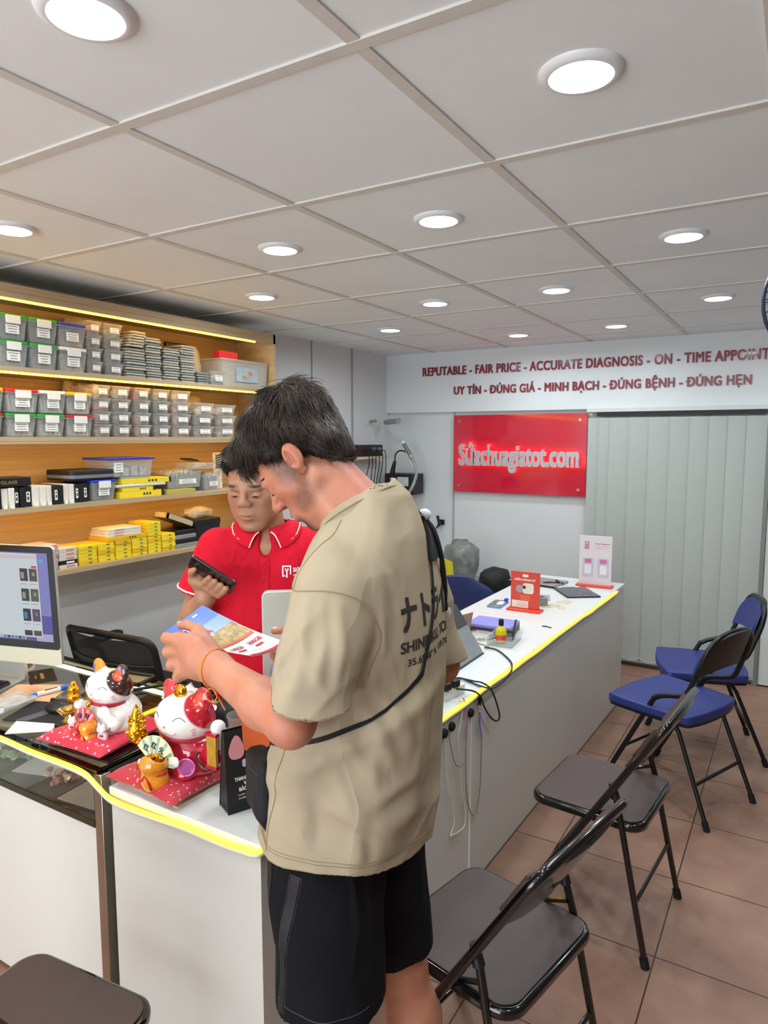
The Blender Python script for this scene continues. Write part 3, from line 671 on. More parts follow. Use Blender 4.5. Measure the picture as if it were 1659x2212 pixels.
t = thing('screwdriver_rack', 'upright cream rack of dark bits at the right end of the third shelf', 'rack', (-2.80, 2.84, S3))
obj('board', MB().box((0, -.03, 0), (.012, .03, .2)), PARTS['white'], t, bevel=.002)
for k in range(6): obj('bit', MB().cyl((.014, -.018, .115 + .013 * k), (.018, .02, .125 + .013 * k), .003, 8), dark, t)
# ------------------------------------------------------------------ lowest shelf
NY = ['one', 'two', 'three', 'four', 'five', 'six']
for i in range(7):
    o = tg('parts_carton', 1.700, 1.788, S4 + .0162 * i, S4 + .0162 * i + .0158, -2.83, -2.70 + rnd.uniform(-.004, .004), mat('carton_pinkwhite', '#dcc6bd', .5, noise=.12, nscale=30), f'white and pink carton beside the computer screen, {ORD[6 - i]} from the top', 'box', 'white and pink cartons on the lowest shelf', .001)
    obj('print', MB().box((.1275, .012, .004), (.1345, .038, .011)), mat('pink_print', '#c9837a', .5, noise=.1), o)
for i in range(5):
    o = tg('parts_carton', 1.793, 1.878, S4 + .0178 * i, S4 + .0178 * i + .0172, -2.83, -2.70, mat('carton_greywhite', '#d4d0c6', .5, noise=.1, nscale=30) if i != 1 else box_k, f'{"white" if i != 1 else "black"} carton just left of the yellow stacks, {ORD[4 - i]} from the top', 'box', 'white cartons left of the yellow stacks', .001)
    obj('print', MB().box((.1295, -.01, .004), (.1306, .028, .012)), MATS['pink_print'] if i != 1 else paper, o)
for si, (y0, y1, n) in enumerate(((1.886, 1.980, 5), (1.985, 2.073, 5), (2.078, 2.167, 5), (2.171, 2.261, 5), (2.266, 2.346, 6), (2.351, 2.437, 5))):
    for i in range(n):
        z = S4 + .0172 * i
        ybox(y0 + .001, y1 - .001, z, z + .0167, f'small yellow carton on the lowest shelf, stack {NY[si]}, {ORD[n - 1 - i]} from the top', 'small yellow cartons on the lowest shelf', x1=-2.70 + rnd.uniform(-.003, .003), m_=(yel, yel2)[(i * 2 + si) % 5 == 0], kend=False)
ybox(2.04, 2.262, S4 + .0865, S4 + .105, 'long orange yellow carton lying across the yellow stacks', 'cartons lying on the yellow stacks', m_=yel2, kend=False)
for i in range(3):
    o = tg('parts_carton', 2.045 + .006 * i, 2.235, S4 + .1055 + .0125 * i, S4 + .1175 + .0125 * i, -2.84, -2.71, box_w, f'flat white carton on the long yellow carton, {ORD[2 - i]} from the top', 'flat white cartons on the yellow stacks', .001)
    obj('print', MB().box((.1295, -.06, .003), (.1305, -.01, .008)), MATS['pink_print'], o)
for i in range(5):
    ybox(2.267, 2.345, S4 + .1037 + .0165 * i, S4 + .1197 + .0165 * i, f'small yellow carton on the highest yellow pile, {ORD[4 - i]} from the top', 'upper yellow cartons on stack five', kend=False) if i < 3 else None
tray_m = mat('cream_frame', '#cfc2a0', .5, noise=.08)
t = thing('open_tray', 'open cream framed tray tilted up beside the yellow stacks', 'tray', (-2.74, 2.51, S4 + .0885), .0)
Mt = Matrix.Rotation(-.35, 4, 'X')
obj('frame', MB().box((-.1, -.10, 0), (0, -.085, .03), Mt).box((-.1, .085, 0), (0, .1, .03), Mt).box((-.1, -.1, 0), (-.088, .1, .03), Mt).box((-.012, -.1, 0), (0, .1, .03), Mt), tray_m, t, M=T(0, 0, .035))
obj('pane', MB().box((-.1, -.1, .0), (0, .1, .004), Mt), PARTS['brown'], t, M=T(0, 0, .035))
o = tg('black_box', 2.60, 2.775, S4, S4 + .125, -2.90, -2.72, box_k, 'large black box behind the shop assistant shoulder on the lowest shelf', 'box', None, .004)
obj('lid', MB().box((-.002, -.09, .1), (.182, .09, .131)), dark, o, bevel=.003)
for i in range(4):
    tg('flat_case', 2.44, 2.59, S4 + .022 * i, S4 + .0215 + .022 * i, -2.84, -2.70 - .006 * i, (pack_m[2], dark)[i % 2], f'flat {["grey", "black"][i % 2]} case right of the yellow stacks, {ORD[3 - i]} from the top', 'flat case', 'flat cases right of the yellow stacks', .002)
o = tg('yellow_strip', 2.602, 2.68, S4, S4 + .014, -2.715, -2.695, yel, 'narrow bright yellow strip box at the front edge of the lowest shelf', 'box', None, .001)
bag(2.60, 2.76, S4 + .1315, S4 + .19, -2.80, .12, film_clear, 12, 'crumpled clear bag on the black box of the lowest shelf')
# ------------------------------------------------------------------ smooth solid modelling (distance fields -> mesh)
def V3(*a): return np.array(a, float)
def ell(c, r, R=None):
    c = V3(*c); r = V3(*((r, r, r) if np.isscalar(r) else r))
    def f(P):
        q = P - c
        if R is not None: q = q @ R
        a = np.linalg.norm(q / r, axis=1); b = np.linalg.norm(q / (r * r), axis=1)
        return a * (a - 1) / np.maximum(b, 1e-9)
    return f
def cap(a, b, ra, rb=None):
    a = V3(*a); b = V3(*b); ab = b - a; L2 = ab @ ab; rb = ra if rb is None else rb
    def f(P):
        t = np.clip((P - a) @ ab / L2, 0, 1)
        return np.linalg.norm(P - a - t[:, None] * ab, axis=1) - (ra + (rb - ra) * t)
    return f
def rbox(c, h, r, R=None):
    c = V3(*c); h = V3(*h) - r
    def f(P):
        q = P - c
        if R is not None: q = q @ R
        q = np.abs(q) - h
        return np.linalg.norm(np.maximum(q, 0), axis=1) + np.minimum(q.max(1), 0) - r
    return f
def smin(a, b, k):
    h = np.clip(.5 + .5 * (b - a) / k, 0, 1); return b + (a - b) * h - k * h * (1 - h)
def U(k, *fs):
    def f(P):
        d = fs[0](P)
        for g in fs[1:]: d = smin(d, g(P), k)
        return d
    return f
def Cut(f, g, k):      # f minus g
    return lambda P: -smin(-f(P), g(P), k)
def And(f, g, k=.002): return lambda P: -smin(-f(P), -g(P), k)
def plane(p, n):
    p = V3(*p); n = V3(*n) / np.linalg.norm(n)
    return lambda P: (P - p) @ n
def rotm(ax, deg): return np.array(Matrix.Rotation(math.radians(deg), 3, ax))
CORN = np.array([(i, j, k) for i in (0, 1) for j in (0, 1) for k in (0, 1)])
EDGE = [(a, b) for a in range(8) for b in range(a + 1, 8) if bin(a ^ b).count('1') == 1]
def polygonize(f, lo, hi, h, B=8, keep=None):
    lo = V3(*lo); hi = V3(*hi); nb = np.ceil((hi - lo) / (h * B)).astype(int)
    g = np.stack(np.meshgrid(*[np.arange(n) for n in nb], indexing='ij'), -1).reshape(-1, 3)
    cen = lo + (g + .5) * h * B
    g = g[np.abs(f(cen)) < h * B * 1.5]
    l = np.arange(B + 1); loc = np.stack(np.meshgrid(l, l, l, indexing='ij'), -1).reshape(-1, 3)
    N = nb * B + 2; ids = []; vs = []; quads = []
    gid = lambda c: (c[:, 0] * N[1] + c[:, 1]) * N[2] + c[:, 2]
    for s in range(0, len(g), 400):
        gg = g[s:s + 400]; base = (gg * B)[:, None, :] + loc[None]
        D = f((lo + base.reshape(-1, 3) * h)).reshape(len(gg), B + 1, B + 1, B + 1)
        cd = np.stack([D[:, i:B + i, j:B + j, k:B + k] for i, j, k in CORN], -1)
        neg = cd < 0; act = neg.any(-1) & ~neg.all(-1)
        bi, ci, cj, ck = np.nonzero(act)
        if len(bi) == 0: continue
        d = cd[bi, ci, cj, ck]; acc = np.zeros((len(bi), 3)); cnt = np.zeros(len(bi))
        for a, b in EDGE:
            m = (d[:, a] < 0) != (d[:, b] < 0); t = np.where(m, d[:, a] / np.where(m, d[:, a] - d[:, b], 1), 0)
            acc += m[:, None] * (CORN[a] + t[:, None] * (CORN[b] - CORN[a])); cnt += m
        cell = gg[bi] * B + np.stack([ci, cj, ck], -1)
        vs.append(lo + (cell + acc / cnt[:, None]) * h); ids.append(gid(cell))
        for ax in range(3):
            sl = [slice(0, B)] * 3; s2 = list(sl); s2[ax] = slice(1, B + 1)
            a = D[(slice(None), *sl)] < 0; b = D[(slice(None), *s2)] < 0
            ei = np.nonzero(a != b)
            if len(ei[0]) == 0: continue
            e = gg[ei[0]] * B + np.stack(ei[1:], -1); fl = a[ei]
            u, w = [(1, 2), (2, 0), (0, 1)][ax]; o = []
            for du, dw in ((0, 0), (-1, 0), (-1, -1), (0, -1)):
                q = e.copy(); q[:, u] += du; q[:, w] += dw; o.append(gid(q))
            q = np.stack(o, -1); q[~fl] = q[~fl][:, ::-1]; quads.append(q)
    V = np.concatenate(vs); I = np.concatenate(ids); Q = np.concatenate(quads)
    o = np.argsort(I); I = I[o]; V = V[o]; p = np.clip(np.searchsorted(I, Q), 0, len(I) - 1)
    Q = p[(I[p] == Q).all(1)]
    eps = h * .25
    for _ in range(2):   # pull onto the surface
        d = f(V); G = np.stack([(f(V + eps * e) - d) / eps for e in np.eye(3)], -1)
        V = V - np.clip(d, -h, h)[:, None] * G / np.maximum((G * G).sum(1), .3)[:, None]
    if keep is not None:
        k = keep(V); m = k[Q].all(1); Q = Q[m]; used = np.unique(Q); re = np.full(len(V), -1); re[used] = np.arange(len(used)); V = V[used]; Q = re[Q]
    return V, Q
def mesh_np(name, V, Q, m, parent=None, color=None, smooth=True, angle=180):
    me = bpy.data.meshes.new(name); n = len(Q); k = Q.shape[1]
    me.vertices.add(len(V)); me.vertices.foreach_set('co', np.ascontiguousarray(V, np.float32).ravel())
    me.loops.add(n * k); me.loops.foreach_set('vertex_index', np.ascontiguousarray(Q, np.int32).ravel())
    me.polygons.add(n); me.polygons.foreach_set('loop_start', np.arange(0, n * k, k, dtype=np.int32)); me.update(calc_edges=True)
    me.validate()
    me.polygons.foreach_set('use_smooth', [smooth] * len(me.polygons))
    if color is not None:
        a = me.color_attributes.new('Col', 'FLOAT_COLOR', 'POINT'); c = np.ones((len(V), 4), np.float32); c[:, :3] = color; a.data.foreach_set('color', c.ravel())
    me.materials.append(m); me.update()
    o = bpy.data.objects.new(name, me); COL.objects.link(o)
    if parent is not None: o.parent = parent
    return o
def lin(h): return np.array(srgb(h)[:3])
def mixc(c, m, col):
    m = np.clip(m, 0, 1)[:, None]; return c * (1 - m) + lin(col) * m
def blob(P, c, r, soft=.3):
    """1 inside an ellipsoidal patch, fading out"""
    d = np.linalg.norm((P - V3(*c)) / V3(*((r, r, r) if np.isscalar(r) else r)), axis=1); return np.clip((1 - d) / soft + .5, 0, 1)
# ------------------------------------------------------------------ lucky cats on cushions
glaze = mat('glazed_ceramic', '#ffffff', .1, coat=1.0, attr='Col', noise=.02, nscale=20)
gold_m = mat('shiny_gold', '#e0a52e', .16, 1.0, noise=.1, nscale=40)
gold_rough = mat('gold_nuggets', '#d9a12c', .22, 1.0, noise=.2, nscale=60, bump=.6, bscale=160)
red_glaze = mat('red_glaze', '#b3122b', .1, coat=1.0, noise=.03)
orange_glaze = mat('orange_glaze', '#e08a1e', .12, coat=1.0, noise=.12, nscale=30)
white_glaze = mat('white_glaze', '#ece9e4', .1, coat=1.0, noise=.02)
line_dark = mat('painted_line', '#5b4a40', .4, noise=.05); line_pink = mat('painted_pink', '#c4626a', .4, noise=.05)
def floral(name, base, a, b_, sc):
    if name in MATS: return MATS[name]
    m = bpy.data.materials.new(name); m.use_nodes = True; nt = m.node_tree; N = nt.nodes; L = nt.links; b = N['Principled BSDF']; b.inputs['Roughness'].default_value = .55; b.inputs['Sheen Weight'].default_value = .2
    tc = N.new('ShaderNodeTexCoord'); v = N.new('ShaderNodeTexVoronoi'); v.inputs['Scale'].default_value = sc; L.new(tc.outputs['Object'], v.inputs['Vector'])
    n = N.new('ShaderNodeTexNoise'); n.inputs['Scale'].default_value = sc * 2.2; L.new(tc.outputs['Object'], n.inputs['Vector'])
    ad = N.new('ShaderNodeMath'); ad.operation = 'MULTIPLY_ADD'; L.new(n.outputs[0], ad.inputs[0]); ad.inputs[1].default_value = .55; L.new(v.outputs['Distance'], ad.inputs[2])
    r = N.new('ShaderNodeValToRGB'); r.color_ramp.interpolation = 'CONSTANT'; e = r.color_ramp.elements
    e[0].color = srgb(b_); e[1].position = .40; e[1].color = srgb(a); x = e.new(.50); x.color = srgb('#4a3550'); x = e.new(.53); x.color = srgb(base)
    L.new(ad.outputs[0], r.inputs[0])
    wn = N.new('ShaderNodeMath'); wn.operation = 'GREATER_THAN'; L.new(v.outputs['Color'], wn.inputs[0]); wn.inputs[1].default_value = .3
    mx = N.new('ShaderNodeMix'); mx.data_type = 'RGBA'; L.new(wn.outputs[0], mx.inputs[0]); mx.inputs[6].default_value = srgb(base); L.new(r.outputs[0], mx.inputs[7]); L.new(mx.outputs[2], b.inputs['Base Color'])
    MATS[name] = m; return m
def cushion(loc, rz, w, h, m_, label):
    n = 22; rows = [[], ]; V = []; 
    def sheet(sgn):
        r = []
        for i in range(n + 1):
            row = []
            for j in range(n + 1):
                u = -1 + 2 * i / n; v = -1 + 2 * j / n; k = 1 - .10 * (1 - v * v) * abs(u) ** 3; q = 1 - .10 * (1 - u * u) * abs(v) ** 3
                t_ = ((1 - abs(u) ** 5) * (1 - abs(v) ** 5)) ** .5
                row.append((u * w / 2 * k, v * w / 2 * q, h / 2 + sgn * h / 2 * t_ * (1 if sgn > 0 else .98) + .004 * math.sin(9 * u + 4 * v) * t_ * (sgn > 0)))
            r.append(row)
        return r
    m = MB(); m.sheet(sheet(1)); b = MB(); b.sheet(sheet(-1)); m.add(b.v, [tuple(reversed(f)) for f in b.f])
    o = obj('cushion', m, m_, angle=70); o.location = loc; o.rotation_euler = (0, 0, rz)
    return tag(o, label, 'cushion')
def on_head(c, r, az, el, off=.0006):
    """point of the head ellipsoid; az 0 = straight ahead (-y), positive to +x"""
    a, e = math.radians(az), math.radians(el)
    return (c[0] + (r[0] + off) * math.sin(a) * math.cos(e), c[1] - (r[1] + off) * math.cos(a) * math.cos(e), c[2] + (r[2] + off) * math.sin(e))
def face_lines(t, c, r):
    hd = lambda az, el: on_head(c, r, az, el)
    for s in (-1, 1):
        m = MB(); m.tube([hd(s * (30 + 12 * k), 13 + 9 * (1 - k * k)) for k in np.linspace(-1, 1, 9)], .0009, 6)
        obj('eye', m, line_dark, t)
    for s in (-1, 1):
        m = MB(); m.tube([hd(s * (12 + 12 * k), -19 - 7 * (1 - k * k) + (3 if k > 0 else 0) * k) for k in np.linspace(-1, 1, 9)], .0008, 6)
        obj('mouth', m, line_pink, t)
        for k in range(3): obj('whisker', MB().tube([hd(s * (52 + 2 * k), -10 - 7 * k), hd(s * (60 + 1.5 * k), -5 - 8 * k)], .0011, 6), line_pink, t)
    obj('nose', MB().ball(hd(0, -4), (.0035, .002, .0028), 10), gold_m, t)
def sdf_obj(name, f, lo, hi, h, m_, parent, color=None):
    V, Q = polygonize(f, lo, hi, h); return mesh_np(name, V, Q, m_, parent, None if color is None else color(V))
def nuggets(c, r, n, s, seed):
    q = random.Random(seed); m = MB()
    for _ in range(n):
        a = q.uniform(0, 6.28); e = q.uniform(.0, 1); M = T(c[0] + r[0] * math.cos(a) * math.sqrt(e), c[1] + r[1] * math.sin(a) * math.sqrt(e), c[2] + r[2] * q.uniform(0, 1) * (1 - e * .7)) @ Matrix.Rotation(q.uniform(0, 3), 4, (q.random(), q.random(), q.random() + .1))
        m.ball((0, 0, 0), (s, s * .7, s * .55), 8, M)
    return m
def pouch(t, x, y, z, s, body=orange_glaze, heap=True):
    f = Cut(U(.008 * s, ell((x, y, z + .02 * s), (.029 * s, .022 * s, .024 * s)), cap((x, y, z + .03 * s), (x, y, z + .048 * s), .02 * s, .026 * s)), ell((x, y, z + .06 * s), (.022 * s, .017 * s, .014 * s)), .004)
    p = sdf_obj('pouch', f, (x - .04 * s, y - .03 * s, z - .01), (x + .04 * s, y + .03 * s, z + .06 * s), .0022, body, t)
    obj('ribbon', MB().tube([(x + .024 * s * math.sin(a), y - .0185 * s * math.cos(a), z + .037 * s) for a in np.linspace(-2, 2, 13)], .0022 * s, 6).tube([(x, y - .0205 * s, z + .036 * s), (x + .012 * s, y - .023 * s, z + .022 * s), (x + .014 * s, y - .021 * s, z + .012 * s)], .002 * s, 6).tube([(x, y - .0205 * s, z + .036 * s), (x - .010 * s, y - .023 * s, z + .024 * s)], .002 * s, 6), red_glaze, p)
    if heap: obj('gold_heap', nuggets((x, y, z + .045 * s), (.021 * s, .016 * s, .02 * s), 60, .006 * s, 4), gold_m, p)
    return p
def fan(t, c, R, tilt, yaw, txt, base, mats):
    M = T(*c) @ Matrix.Rotation(yaw, 4, 'Z') @ Matrix.Rotation(tilt, 4, 'Y') @ Matrix.Rotation(math.radians(78), 4, 'X')
    n = 18; a = [math.radians(18 + (144) * i / n) for i in range(n + 1)]
    m = MB(); m.prism([(R * math.cos(q), R * math.sin(q)) for q in a] + [(R * .25 * math.cos(q), R * .25 * math.sin(q)) for q in reversed(a)], -.0015, .0015, M)
    f_ = obj('fan', m, base, t)
    m2 = MB()
    for i in range(0, n, 3):
        m2.prism([(R * .98 * math.cos(a[i]), R * .98 * math.sin(a[i])), (R * .98 * math.cos(a[i + 1]), R * .98 * math.sin(a[i + 1])), (R * .4 * math.cos(a[i + 1]), R * .4 * math.sin(a[i + 1])), (R * .4 * math.cos(a[i]), R * .4 * math.sin(a[i]))], .0014, .0022, M)
    obj('fan_panels', m2, mats, f_)
    if txt:
        m3 = MB()
        for i, ch in enumerate(txt):
            q = math.radians(140 - 100 * i / max(1, len(txt) - 1)); cx, cy = R * .66 * math.cos(q), R * .66 * math.sin(q)
            tb = text_mb(ch, .0125, .0004, .0003, align='CENTER'); m3.add(tb.v, tb.f, M @ T(cx, cy - .006, .003))
        obj('fan_writing', m3, ink, f_)
    return f_
def lucky_cat(kind, loc, s, label):
    t = thing('lucky_cat', label, 'cat figurine', loc, 0, 'maneki cats on the counter'); t.scale = (s, s, s)
    hc, hr = (.014, -.004, .140), (.079, .066, .057)
    ear = lambda sx: ell((hc[0] + sx * .052, .004, hc[2] + .047), (.027, .014, .036), rotm('Y', sx * 26))
    head = U(.012, ell(hc, hr), ear(-1), ear(1))
    body = U(.02, ell((.018, .014, .056), (.086, .074, .064)), ell((.018, .002, .03), (.09, .076, .034)), ell((.012, .004, .1), (.052, .047, .02)))
    legs = U(.01, ell((-.04, -.052, .02), (.026, .024, .02)), ell((.058, -.05, .022), (.026, .024, .021)))
    if kind == 'red':
        arms = U(.008, cap((-.045, -.02, .062), (-.066, -.06, .072), .02, .016), cap((.085, -.005, .066), (.125, -.02, .066), .022, .02), cap((.125, -.02, .066), (.146, -.026, .138), .015, .013), ell((.148, -.028, .15), .0175))
    else:
        arms = U(.008, cap((-.04, -.02, .07), (-.06, -.056, .082), .018, .015), ell((-.062, -.06, .088), .016), cap((.07, -.02, .058), (.098, -.056, .05), .022, .018), cap((.098, -.056, .05), (.076, -.066, .082), .016, .015), ell((.066, -.068, .088), .019))
    F = U(.008, U(.006, head, body), legs, arms)
    def col(P):
        c = np.tile(lin('#ece8e2'), (len(P), 1))
        up = P[:, 2] > .112 + .02 * 0
        rp = blob(P, (hc[0] + .062, .012, hc[2] + .036), (.05, .062, .056), .06)
        le = blob(P, (hc[0] - .060, .004, hc[2] + .062), (.034, .034, .034), .06)
        if kind == 'red':
            c = mixc(c, (P[:, 2] < .094) * 1.0, '#b0122c')
            c = mixc(c, rp, '#b5182c'); c = mixc(c, le, '#c0262e')
            c = mixc(c, blob(P, (hc[0] + .056, -.014, hc[2] + .052), (.014, .012, .024), .1), '#d6452f')
            c = mixc(c, blob(P, (.148, -.028, .15), .021, .1), '#f0e6e2')
            c = mixc(c, blob(P, (.07, -.07, .05), (.014, .02, .014), .3), '#d86fae') * 1
            c = mixc(c, blob(P, (-.066, -.074, .08), (.009, .014, .011), .2), '#f0e8e4')
        else:
            c = mixc(c, rp, '#3c1f1c'); c = mixc(c, le, '#e28a2a')
            c = mixc(c, blob(P, (hc[0] + .052, -.012, hc[2] + .05), (.016, .014, .03), .1), '#d94f2e')
            c = mixc(c, blob(P, (hc[0] + .056, -.012, hc[2] + .07), (.007, .012, .008), .1), '#6f8fd0')
            c = mixc(c, blob(P, (hc[0] + .046, -.014, hc[2] + .038), (.006, .012, .006), .1), '#e9b62c')
            c = mixc(c, blob(P, (hc[0] - .064, -.008, hc[2] + .056), (.008, .02, .012), .1), '#7d4fa8')
        return c
    sdf_obj('body', F, (-.1, -.1, -.005), (.15, .09, .25), .0026, glaze, t, col)
    face_lines(t, hc, hr)
    ring = [(.012 + .06 * math.cos(a), .002 + .053 * math.sin(a), .097 - .004 * math.sin(a)) for a in np.linspace(0, 2 * PI, 25)[:-1]]
    obj('collar', MB().tube(ring, .0095, 8, True), floral('collar_print', '#b0162f', '#e9d9d2', '#d7a04a', 70), t)
    obj('bell', MB().ball((-.006, -.066, .099), .0095, 14), gold_m, t)
    if kind == 'red':
        g_ = obj('gold_pagoda', nuggets((-.078, -.074, .086), (.024, .022, .082), 150, .0065, 9).lathe([(.015, 0), (.021, .01), (.02, .025), (.016, .04), (.01, .06), (.002, .082)], 14, T(-.078, -.074, .084) @ Matrix.Scale(1.1, 4)), gold_rough, t)
        obj('coin', MB().ball((hc[0] - .004, -.012, hc[2] + .064), (.018, .012, .019), 16), gold_m, t)
        obj('coin_mark', MB().tube([(hc[0] - .004 + .009 * math.cos(a), -.0238, hc[2] + .064 + .009 * math.sin(a)) for a in np.linspace(0, 2 * PI, 17)[:-1]], .0014, 6, True), gold_rough, t)
        pouch(t, .012, -.1, -.008, 1.32)
        fan(t, (-.004, -.09, .046), .068, math.radians(12), 0, '红红火火', mat('fan_cream', '#e6d7a6', .3, coat=.6, noise=.25, nscale=30), mat('fan_teal', '#7fb0a8', .3, coat=.6, noise=.3, nscale=40))
        for sx, z_ in ((-.062, .03), (.062, .066)):
            obj('paw_pad', MB().ball((sx, -.078 if sx < 0 else -.082, z_), (.012, .006, .013), 12), white_glaze, t)
        obj('gold_plaque', MB().cbox((-.064, -.086, .016), (.012, .003, .034), T(0, 0, 0)), gold_m, t, bevel=.001)
        sc = obj('scroll', MB().box((.128, -.048, .06), (.158, -.04, .138)), mat('scroll_gold', '#c89b3c', .3, .4, noise=.2, nscale=40), t, bevel=.002)
        obj('scroll_edge', MB().box((.126, -.0495, .056), (.16, -.0385, .063)), red_glaze, sc); obj('scroll_edge', MB().box((.126, -.0495, .134), (.16, -.0385, .141)), red_glaze, sc)
        obj('belly_mark', MB().lathe([(.0005, 0), (.018, 0), (.02, .002), (.022, .0)], 20, frame((.076, -.0625, .048), (1, .55, 0), y=(0, .1, 1))), mat('pink_glaze', '#d673b4', .1, coat=1, noise=.1), t)
        obj('arm_outline', MB().tube([(.108 + .026 * math.cos(a), -.036, .066 + .024 * math.sin(a)) for a in np.linspace(2.6, 6.0, 13)], .003, 6), line_dark, t)
    else:
        g_ = obj('gold_ingots', MB().ball((-.076, -.07, .112), (.023, .021, .017), 16).ball((-.074, -.07, .138), (.02, .018, .016), 16).ball((-.074, -.07, .155), (.011, .01, .009), 12), gold_m, t)
        fan(t, (-.008, -.086, .03), .06, math.radians(16), 0, '招财猫', mat('fan_red', '#c8452f', .3, coat=.6, noise=.3, nscale=35), mat('fan_purple', '#c9a2bc', .3, coat=.6, noise=.35, nscale=40))
        pouch(t, .034, -.1, -.006, 1.05, orange_glaze, False)
        obj('gourd', MB().ball((-.016, -.108, .016), (.021, .018, .021), 14).ball((-.006, -.106, .044), (.014, .013, .014), 14), mat('gourd_red', '#c0141f', .1, coat=1, noise=.05), t)
        for sx, z_ in ((-.062, .018), (.08, .022)):
            k = obj('kitten', MB().ball((sx, -.084, z_), (.018, .014, .021), 14).ball((sx, -.088, z_ + .022), (.016, .013, .013), 14).ball((sx - .01, -.088, z_ + .035), (.005, .004, .007), 8).ball((sx + .01, -.088, z_ + .035), (.005, .004, .007), 8), white_glaze, t)
            obj('kitten_face', MB().tube([(sx - .005, -.1008, z_ + .02), (sx, -.1018, z_ + .017), (sx + .005, -.1008, z_ + .02)], .0008, 6).tube([(sx - .009, -.0985, z_ + .026), (sx - .004, -.101, z_ + .028)], .0008, 6).tube([(sx + .009, -.0985, z_ + .026), (sx + .004, -.101, z_ + .028)], .0008, 6), line_dark, k)
            obj('kitten_bow', MB().ball((sx + .006, -.094, z_ + .006), (.009, .006, .005), 10), red_glaze, k)
        obj('arm_outline', MB().tube([(.09 + .024 * math.cos(a), -.082, .058 + .019 * math.sin(a)) for a in np.linspace(3.4, 6.2, 11)], .0018, 6), line_dark, t)
    return t
board = mat('cream_board', '#d8cfae', .6, noise=.06)
def slab(name, c, d, m_, label, cat, rz=0, bevel=.001):
    o = obj(name, MB().cbox((0, 0, d[2] / 2), d), m_, bevel=bevel); o.location = c; o.rotation_euler = (0, 0, rz); return tag(o, label, cat)
slab('cream_board', (-1.32, 1.19, .73), (.225, .215, .004), board, 'cream board under the cushion of the red cat', 'board', -.06)
cushion((-1.318, 1.178, .7345), -.06, .255, .042, floral('cushion_print', '#b3182e', '#d9b7a8', '#a8823c', 85), 'red floral cushion under the red cat, on the white counter')
lucky_cat('red', (-1.312, 1.188, .757), 1.03, 'red ceramic lucky cat with white face and gold coin on its head')
slab('lacquer_box', (-1.622, 1.205, .7575), (.235, .22, .006), mat('lacquer', '#2a1414', .12, coat=.8, noise=.1), 'flat dark lacquer board under the cushion of the white cat', 'board', .06)
cushion((-1.632, 1.195, .764), .06, .25, .038, floral('cushion_bright', '#cf1638', '#efd6cf', '#5c7ab0', 65), 'bright red floral cushion under the white cat, on the glass case')
lucky_cat('white', (-1.634, 1.212, .785), .88, 'white ceramic lucky cat with a dark brown ear patch on the glass case')
# ------------------------------------------------------------------ things on the glass case
GT = .7575
alu = mat('aluminium', '#c4c5bf', .38, .55, noise=.03)
bezel = mat('screen_bezel', '#0e0f11', .12, coat=.5, noise=.04)
def glow(name, c, e=.9): return mat(name, '#0c0c0e', .25, emit=e * .8, ecol=c)
t = thing('desktop_computer', 'silver all-in-one computer with a web page on screen, cut by the left edge', 'computer', (-2.06, 1.36, GT), 0)
W_, H_ = .62, .405
Mi = frame((0, 0, .088), (.958, .285, 0), (0.012, -.04, 1))
bx = lambda x0, x1, z0, z1, y0, y1: MB().box((x0, y0, z0), (x1, y1, z1), Mi)
obj('housing', MB().prism(rrect(-W_, 0, 0, H_, .016), -.012, .0, Mi @ Matrix.Rotation(PI / 2, 4, 'X')), alu, t, bevel=.003)
obj('chin', MB().prism(rrect(-W_, .0005, -.0002, .055, .012), .0, .0012, Mi @ Matrix.Rotation(PI / 2, 4, 'X')), mat('chin_silver', '#cdcbb8', .42, .35, noise=.02), t)
obj('glass_front', MB().prism(rrect(-W_ + .002, .0555, -.002, H_ - .002, .013), .0, .0012, Mi @ Matrix.Rotation(PI / 2, 4, 'X')), bezel, t)
sc = obj('screen', bx(-W_ + .025, -.025, .082, H_ - .024, -.0022, -.0012), glow('screen_blue', '#8f8fd2', .75), t)
obj('wallpaper_shape', bx(-.30, -.025, .082, .17, -.0026, -.0021), glow('screen_violet', '#6a5fb4', .7), sc)
obj('wallpaper_shape', bx(-.09, -.025, .082, .108, -.003, -.0025), glow('screen_lilac', '#b9b4da', .8), sc)
wn_ = obj('browser_window', bx(-W_ + .025, -.064, .095, H_ - .027, -.0034, -.0028), glow('page_white', '#d3dbe0', .85), sc)
obj('toolbar', bx(-W_ + .03, -.066, H_ - .044, H_ - .034, -.0038, -.0033), glow('page_pink', '#e3c9d2', .8), wn_)
obj('button', bx(-.088, -.068, H_ - .075, H_ - .067, -.0038, -.0033), glow('page_red', '#cf5a68', .8), wn_)
obj('desktop_icon', bx(-.055, -.042, H_ - .055, H_ - .044, -.0038, -.0026), glow('icon_blue', '#55b3e6', .9), sc)
ph = [glow('photo_' + str(i), c, .5) for i, c in enumerate(('#4a4850', '#6f6558', '#4f534c', '#70756a', '#39414d', '#7a5b80'))]
for i in range(4):
    for j in range(2):
        z1 = .328 - .068 * i; x0 = -.134 + .036 * j
        if i == 3: z1 = .118
        p_ = obj('thumbnail', bx(x0, x0 + .030, max(z1 - .042, .1), z1, -.0038, -.0033), ph[(i * 2 + j) % 6], wn_)
        if i < 3:
            obj('thumbnail_detail', bx(x0 + .004 + .008 * j, x0 + .016 + .006 * j, z1 - .034 + .01 * j, z1 - .012, -.0041, -.0037), glow('photo_mid' + str(i), ('#b9b2ae', '#b8b6a6', '#5ba4c8')[i], .6), p_)
            obj('caption', bx(x0, x0 + .026, z1 - .053, z1 - .051, -.0038, -.0033), glow('page_grey', '#a9b2b8', .7), wn_)
